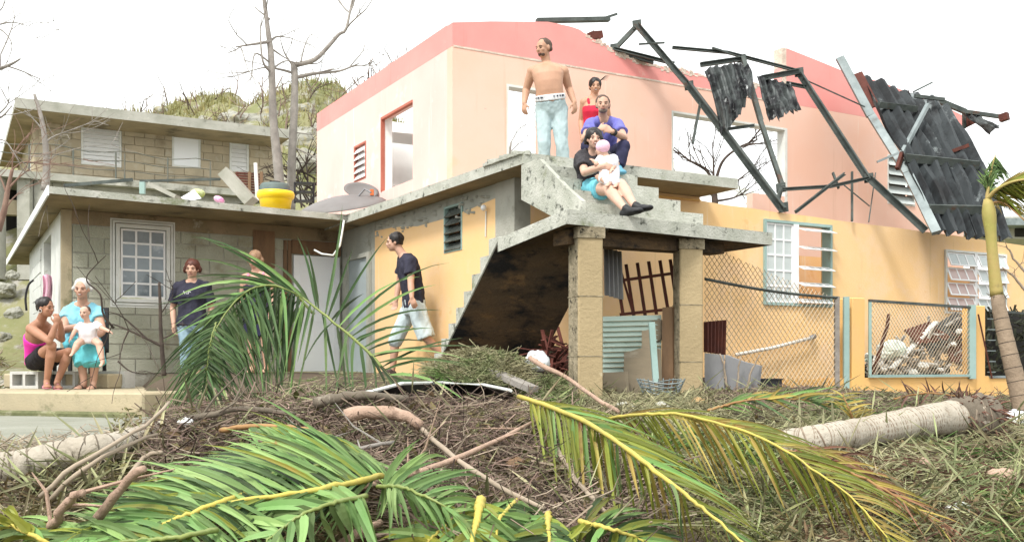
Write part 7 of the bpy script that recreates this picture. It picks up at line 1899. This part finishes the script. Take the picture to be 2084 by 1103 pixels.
# 6 walking man
root, J = person('man in black tee and pale shorts walking left beside the yellow wall', dict(head=(803,494,12.28), neck=(820,520,12.28), mid=(838,568,12.28), shA=(822,532,12.48), shB=(836,534,12.10), elA=(812,575,12.56), elB=(836,577,12.02), wrA=(806,612,12.5), wrB=(838,606,11.95), hipA=(838,622,12.38), hipB=(846,624,12.2), knA=(805,693,12.4), knB=(868,688,12.18), anA=(799,752,12.45), anB=(906,728,12.25)),
    bulk=.92, sk='light', face_dir=(-1,-.12,-.08), hs=1.0, hands={'A': dict(d=(-.2,0,-1), n=(-.1,-.9,0), t=(-1,0,0)), 'B': dict(d=(.35,-.05,-1), n=(.1,.9,0), t=(-1,0,0))}, toes={'A': (-1,0,0), 'B': (-.8,0,-.6)})
tee(root, J, CL['tee'], bulk=.95, sl=.6, seed=13, t0=-.04, off=.022, fold=.012); trousers(root, J, CL['short'], (.52,.50), .022, 1.08, 1, .12, bulk=.95, seed=14, name='shorts', fold=.012)
shoes(root, J, CL['sandal'], {'A': (-1,0,0), 'B': (-.8,0,-.6)})
hair_cap(root, J['head'], (-1,-.12,-.08), (0,0,1), HR['black'], 1.0, .006, 0, .010)
# 7 woman in black tee by the window
root, J = person('short haired woman in black printed tee standing right of the white window', dict(head=(391,548,12.9), neck=(391,574,12.92), shA=(363,585,12.92), shB=(419,585,12.92), elA=(352,626,12.98), elB=(430,626,12.98), wrA=(354,666,12.86), wrB=(428,664,12.86), hipA=(377,660,12.92), hipB=(406,660,12.92), knA=(378,712,12.9), knB=(405,712,12.9), anA=(379,752,12.95), anB=(404,752,12.95)),
    prof=FEM, bulk=1.02, sk='light', face_dir=(.05,-1,-.1), hs=1.05)
tee(root, J, CL['tee'], FEM, 1.06, .75, seed=15, t0=-.04, off=.020); trousers(root, J, CL['jean'], (.97,.97), .014, 1, 1, .1, FEM, 1.02, seed=16)
hair_cap(root, J['head'], (.05,-1,-.1), (0,0,1), HR['brown'], 1.05, .002, .075, .012)
fr = (J['shB']-J['shA']).normalized().cross(V(0,0,1)).normalized(); ch = lerp(lerp(J['hipA'],J['hipB'],.5), J['neck'], .66)
pr_ = [(-.08,.00),(-.06,.035),(-.045,.0),(-.03,.03),(-.012,.028),(-.02,.0),(.004,.004),(.012,.03),(.03,.024),(.03,.0),(.05,.03),(.075,.01),(.085,.03)]
s = MB(); s.tube([ch + V(x, -.165 + abs(x)*.32, z+.02) for x, z in pr_], .0065, 6); s.tube([ch + V(x, -.163 + abs(x)*.34, -.02+.1*x) for x in (-.07,-.03,0,.04,.08)], .005, 6); tag(s.build('shirt_print', CL['waist'], root), kind='stuff')
# 8 woman behind the frond
root, J = person('fair haired woman in dark top with pink strap half hidden behind the green frond', dict(head=(518,530,13.15), neck=(522,556,13.17), shA=(498,566,13.17), shB=(547,566,13.17), elA=(493,606,13.2), elB=(556,606,13.2), wrA=(500,645,13.1), wrB=(550,645,13.1), hipA=(510,640,13.17), hipB=(537,640,13.17), knA=(512,697,13.15), knB=(540,697,13.15), anA=(514,748,13.2), anB=(543,748,13.2)),
    prof=FEM, bulk=.98, sk='light', face_dir=(-.1,-1,-.1), hs=1.02)
straps(root, J, CL['tee'], FEM, .98, .70, strap=False, off=.014); trousers(root, J, CL['navy'], (.4,.4), .014, 1, 1, .12, FEM, .98, seed=17, name='shorts')
nb = J['neck']
for k in 'AB':
    m_ = lerp(nb, J['sh'+k], .6); s = MB(); s.tube([m_ + V(0,-.115,-.13), m_ + V(0,-.06,.0), m_ + V(0,0,.045), m_ + V(0,.06,0)], [.03,.026,.024,.024], 8); queue(s, 'pink_strap', CL['pink'], root, .010, 3)
hair_cap(root, J['head'], (-.1,-1,-.1), (0,0,1), HR['blond'], 1.02, .003, .06, .010)
# 9 old woman
root, J = person('white haired old woman in turquoise dress sitting on a black chair on the porch', dict(head=(167,589,11.66), neck=(168,618,11.74), mid=(166,660,11.86), shA=(138,637,11.78), shB=(198,637,11.78), elA=(131,672,11.62), elB=(208,674,11.62), wrA=(158,664,11.40), wrB=(196,684,11.36), hipA=(150,698,11.95), hipB=(184,698,11.95), knA=(163,712,11.48), knB=(194,712,11.48), anA=(171,778,11.5), anB=(190,779,11.52)),
    prof=FEM, bulk=1.12, sk='old', face_dir=(.12,-1,-.1), hs=1.05, smile=True, arm=1.15, leg=1.08, hands={'A': dict(d=(.95,-.2,.05), n=(.1,-.3,-1), t=(0,-1,.3), c=.3), 'B': dict(d=(-.5,-.4,.3), n=(-.6,.5,0), t=(0,0,1), c=.5)}, toes={'A': (-.1,-1,-.05), 'B': (.15,-1,-.05)})
tee(root, J, CL['dress'], FEM, 1.12, .38, seed=18, t0=.0, off=.018, arm=1.1)
s = MB(); s.loft(torso_rings(J, FEM, .022, -.16, .12, 1.12)); hem = 742
for k, dx in (('A',-3),('B',5)):
    kn = J['kn'+k]; s.tube([J['hip'+k], lerp(J['hip'+k], kn, .6), kn, P(167 if k=='A' else 200, hem, 11.42)], [.115,.108,.098,.090], 14); s.ell(kn, (.098,)*3)
s.tube([lerp(J['hipA'],J['hipB'],.5), lerp(J['knA'],J['knB'],.5), P(184, hem, 11.40)], [.10,.10,.085], 14)
queue(s, 'skirt', CL['skirt'], root, .011, 4, .010, 19)
shoes(root, J, CL['sandal'], {'A': (-.1,-1,0), 'B': (.15,-1,0)}, flat=True, name='sandal')
hair_cap(root, J['head'], (.12,-1,-.1), (0,0,1), HR['white'], 1.05, .003, .05, .006)
# 10 baby on her lap
root, J = baby('baby in white romper with bare legs sitting on the old woman\'s lap', dict(head=(173,637,11.28), neck=(178,656,11.30), shA=(164,662,11.30), shB=(195,660,11.30), elA=(152,674,11.24), elB=(208,668,11.26), wrA=(144,688,11.20), wrB=(222,674,11.22), hipA=(168,692,11.34), hipB=(192,692,11.34), knA=(158,700,11.16), knB=(202,700,11.18), anA=(149,717,11.12), anB=(209,738,11.14)), (-.1,-1,-.08), .70, 'pale', CL['white'], bulk=.56)
hair_cap(root, J['head'], (-.1,-1,-.08), (0,0,1), HR['stub'], .70, .008, 0, .000, side=False)
# 11 young woman in the pink top
root, J = person('young woman in magenta strapless top crouching on the porch with hand at her mouth', dict(head=(93,627,11.22), neck=(83,654,11.32), mid=(72,700,11.52), shA=(63,669,11.22), shB=(97,667,11.52), elA=(101,694,11.05), elB=(126,690,11.35), wrA=(114,660,11.05), wrB=(122,655,11.2), hipA=(70,736,11.50), hipB=(86,738,11.72), knA=(106,703,11.10), knB=(140,716,11.36), anA=(95,776,11.20), anB=(116,778,11.34)),
    prof=FEM, bulk=.93, sk='brown', face_dir=(.95,-.28,-.06), hs=.98, hands={'A': dict(d=(.2,.1,1), n=(-.5,.6,0), t=(-.6,-.4,.2), c=.8), 'B': dict(d=(-.2,-.1,1), n=(-.6,-.2,0), t=(-1,0,0), c=.7)}, toes={'A': (.45,-.9,0), 'B': (.5,-.85,0)}, leg=.95)
straps(root, J, CL['magenta'], FEM, .93, .70, strap=False, t0=-.0, off=.012); trousers(root, J, CL['blackshort'], (.28,.28), .014, 1, .98, .06, FEM, .95, seed=20, name='shorts')
hair_cap(root, J['head'], (.95,-.28,-.06), (0,0,1), HR['black'], .98, .004, 0, .010, (-.10,.055,.0,.046))
s = MB(); f, u, r = basis((.95,-.28,-.06), (0,0,1)); c = J['head'] + r*.082 - u*.035; s.tube([c + f*.02*math.cos(a*.7) + u*.02*math.sin(a*.7) for a in range(10)], .003, 5); s.build('earring', TEETH, root)
shoes(root, J, CL['pink'], {'A': (.45,-.9,0), 'B': (.5,-.85,0)}, flat=True, name='sandal')
flush()
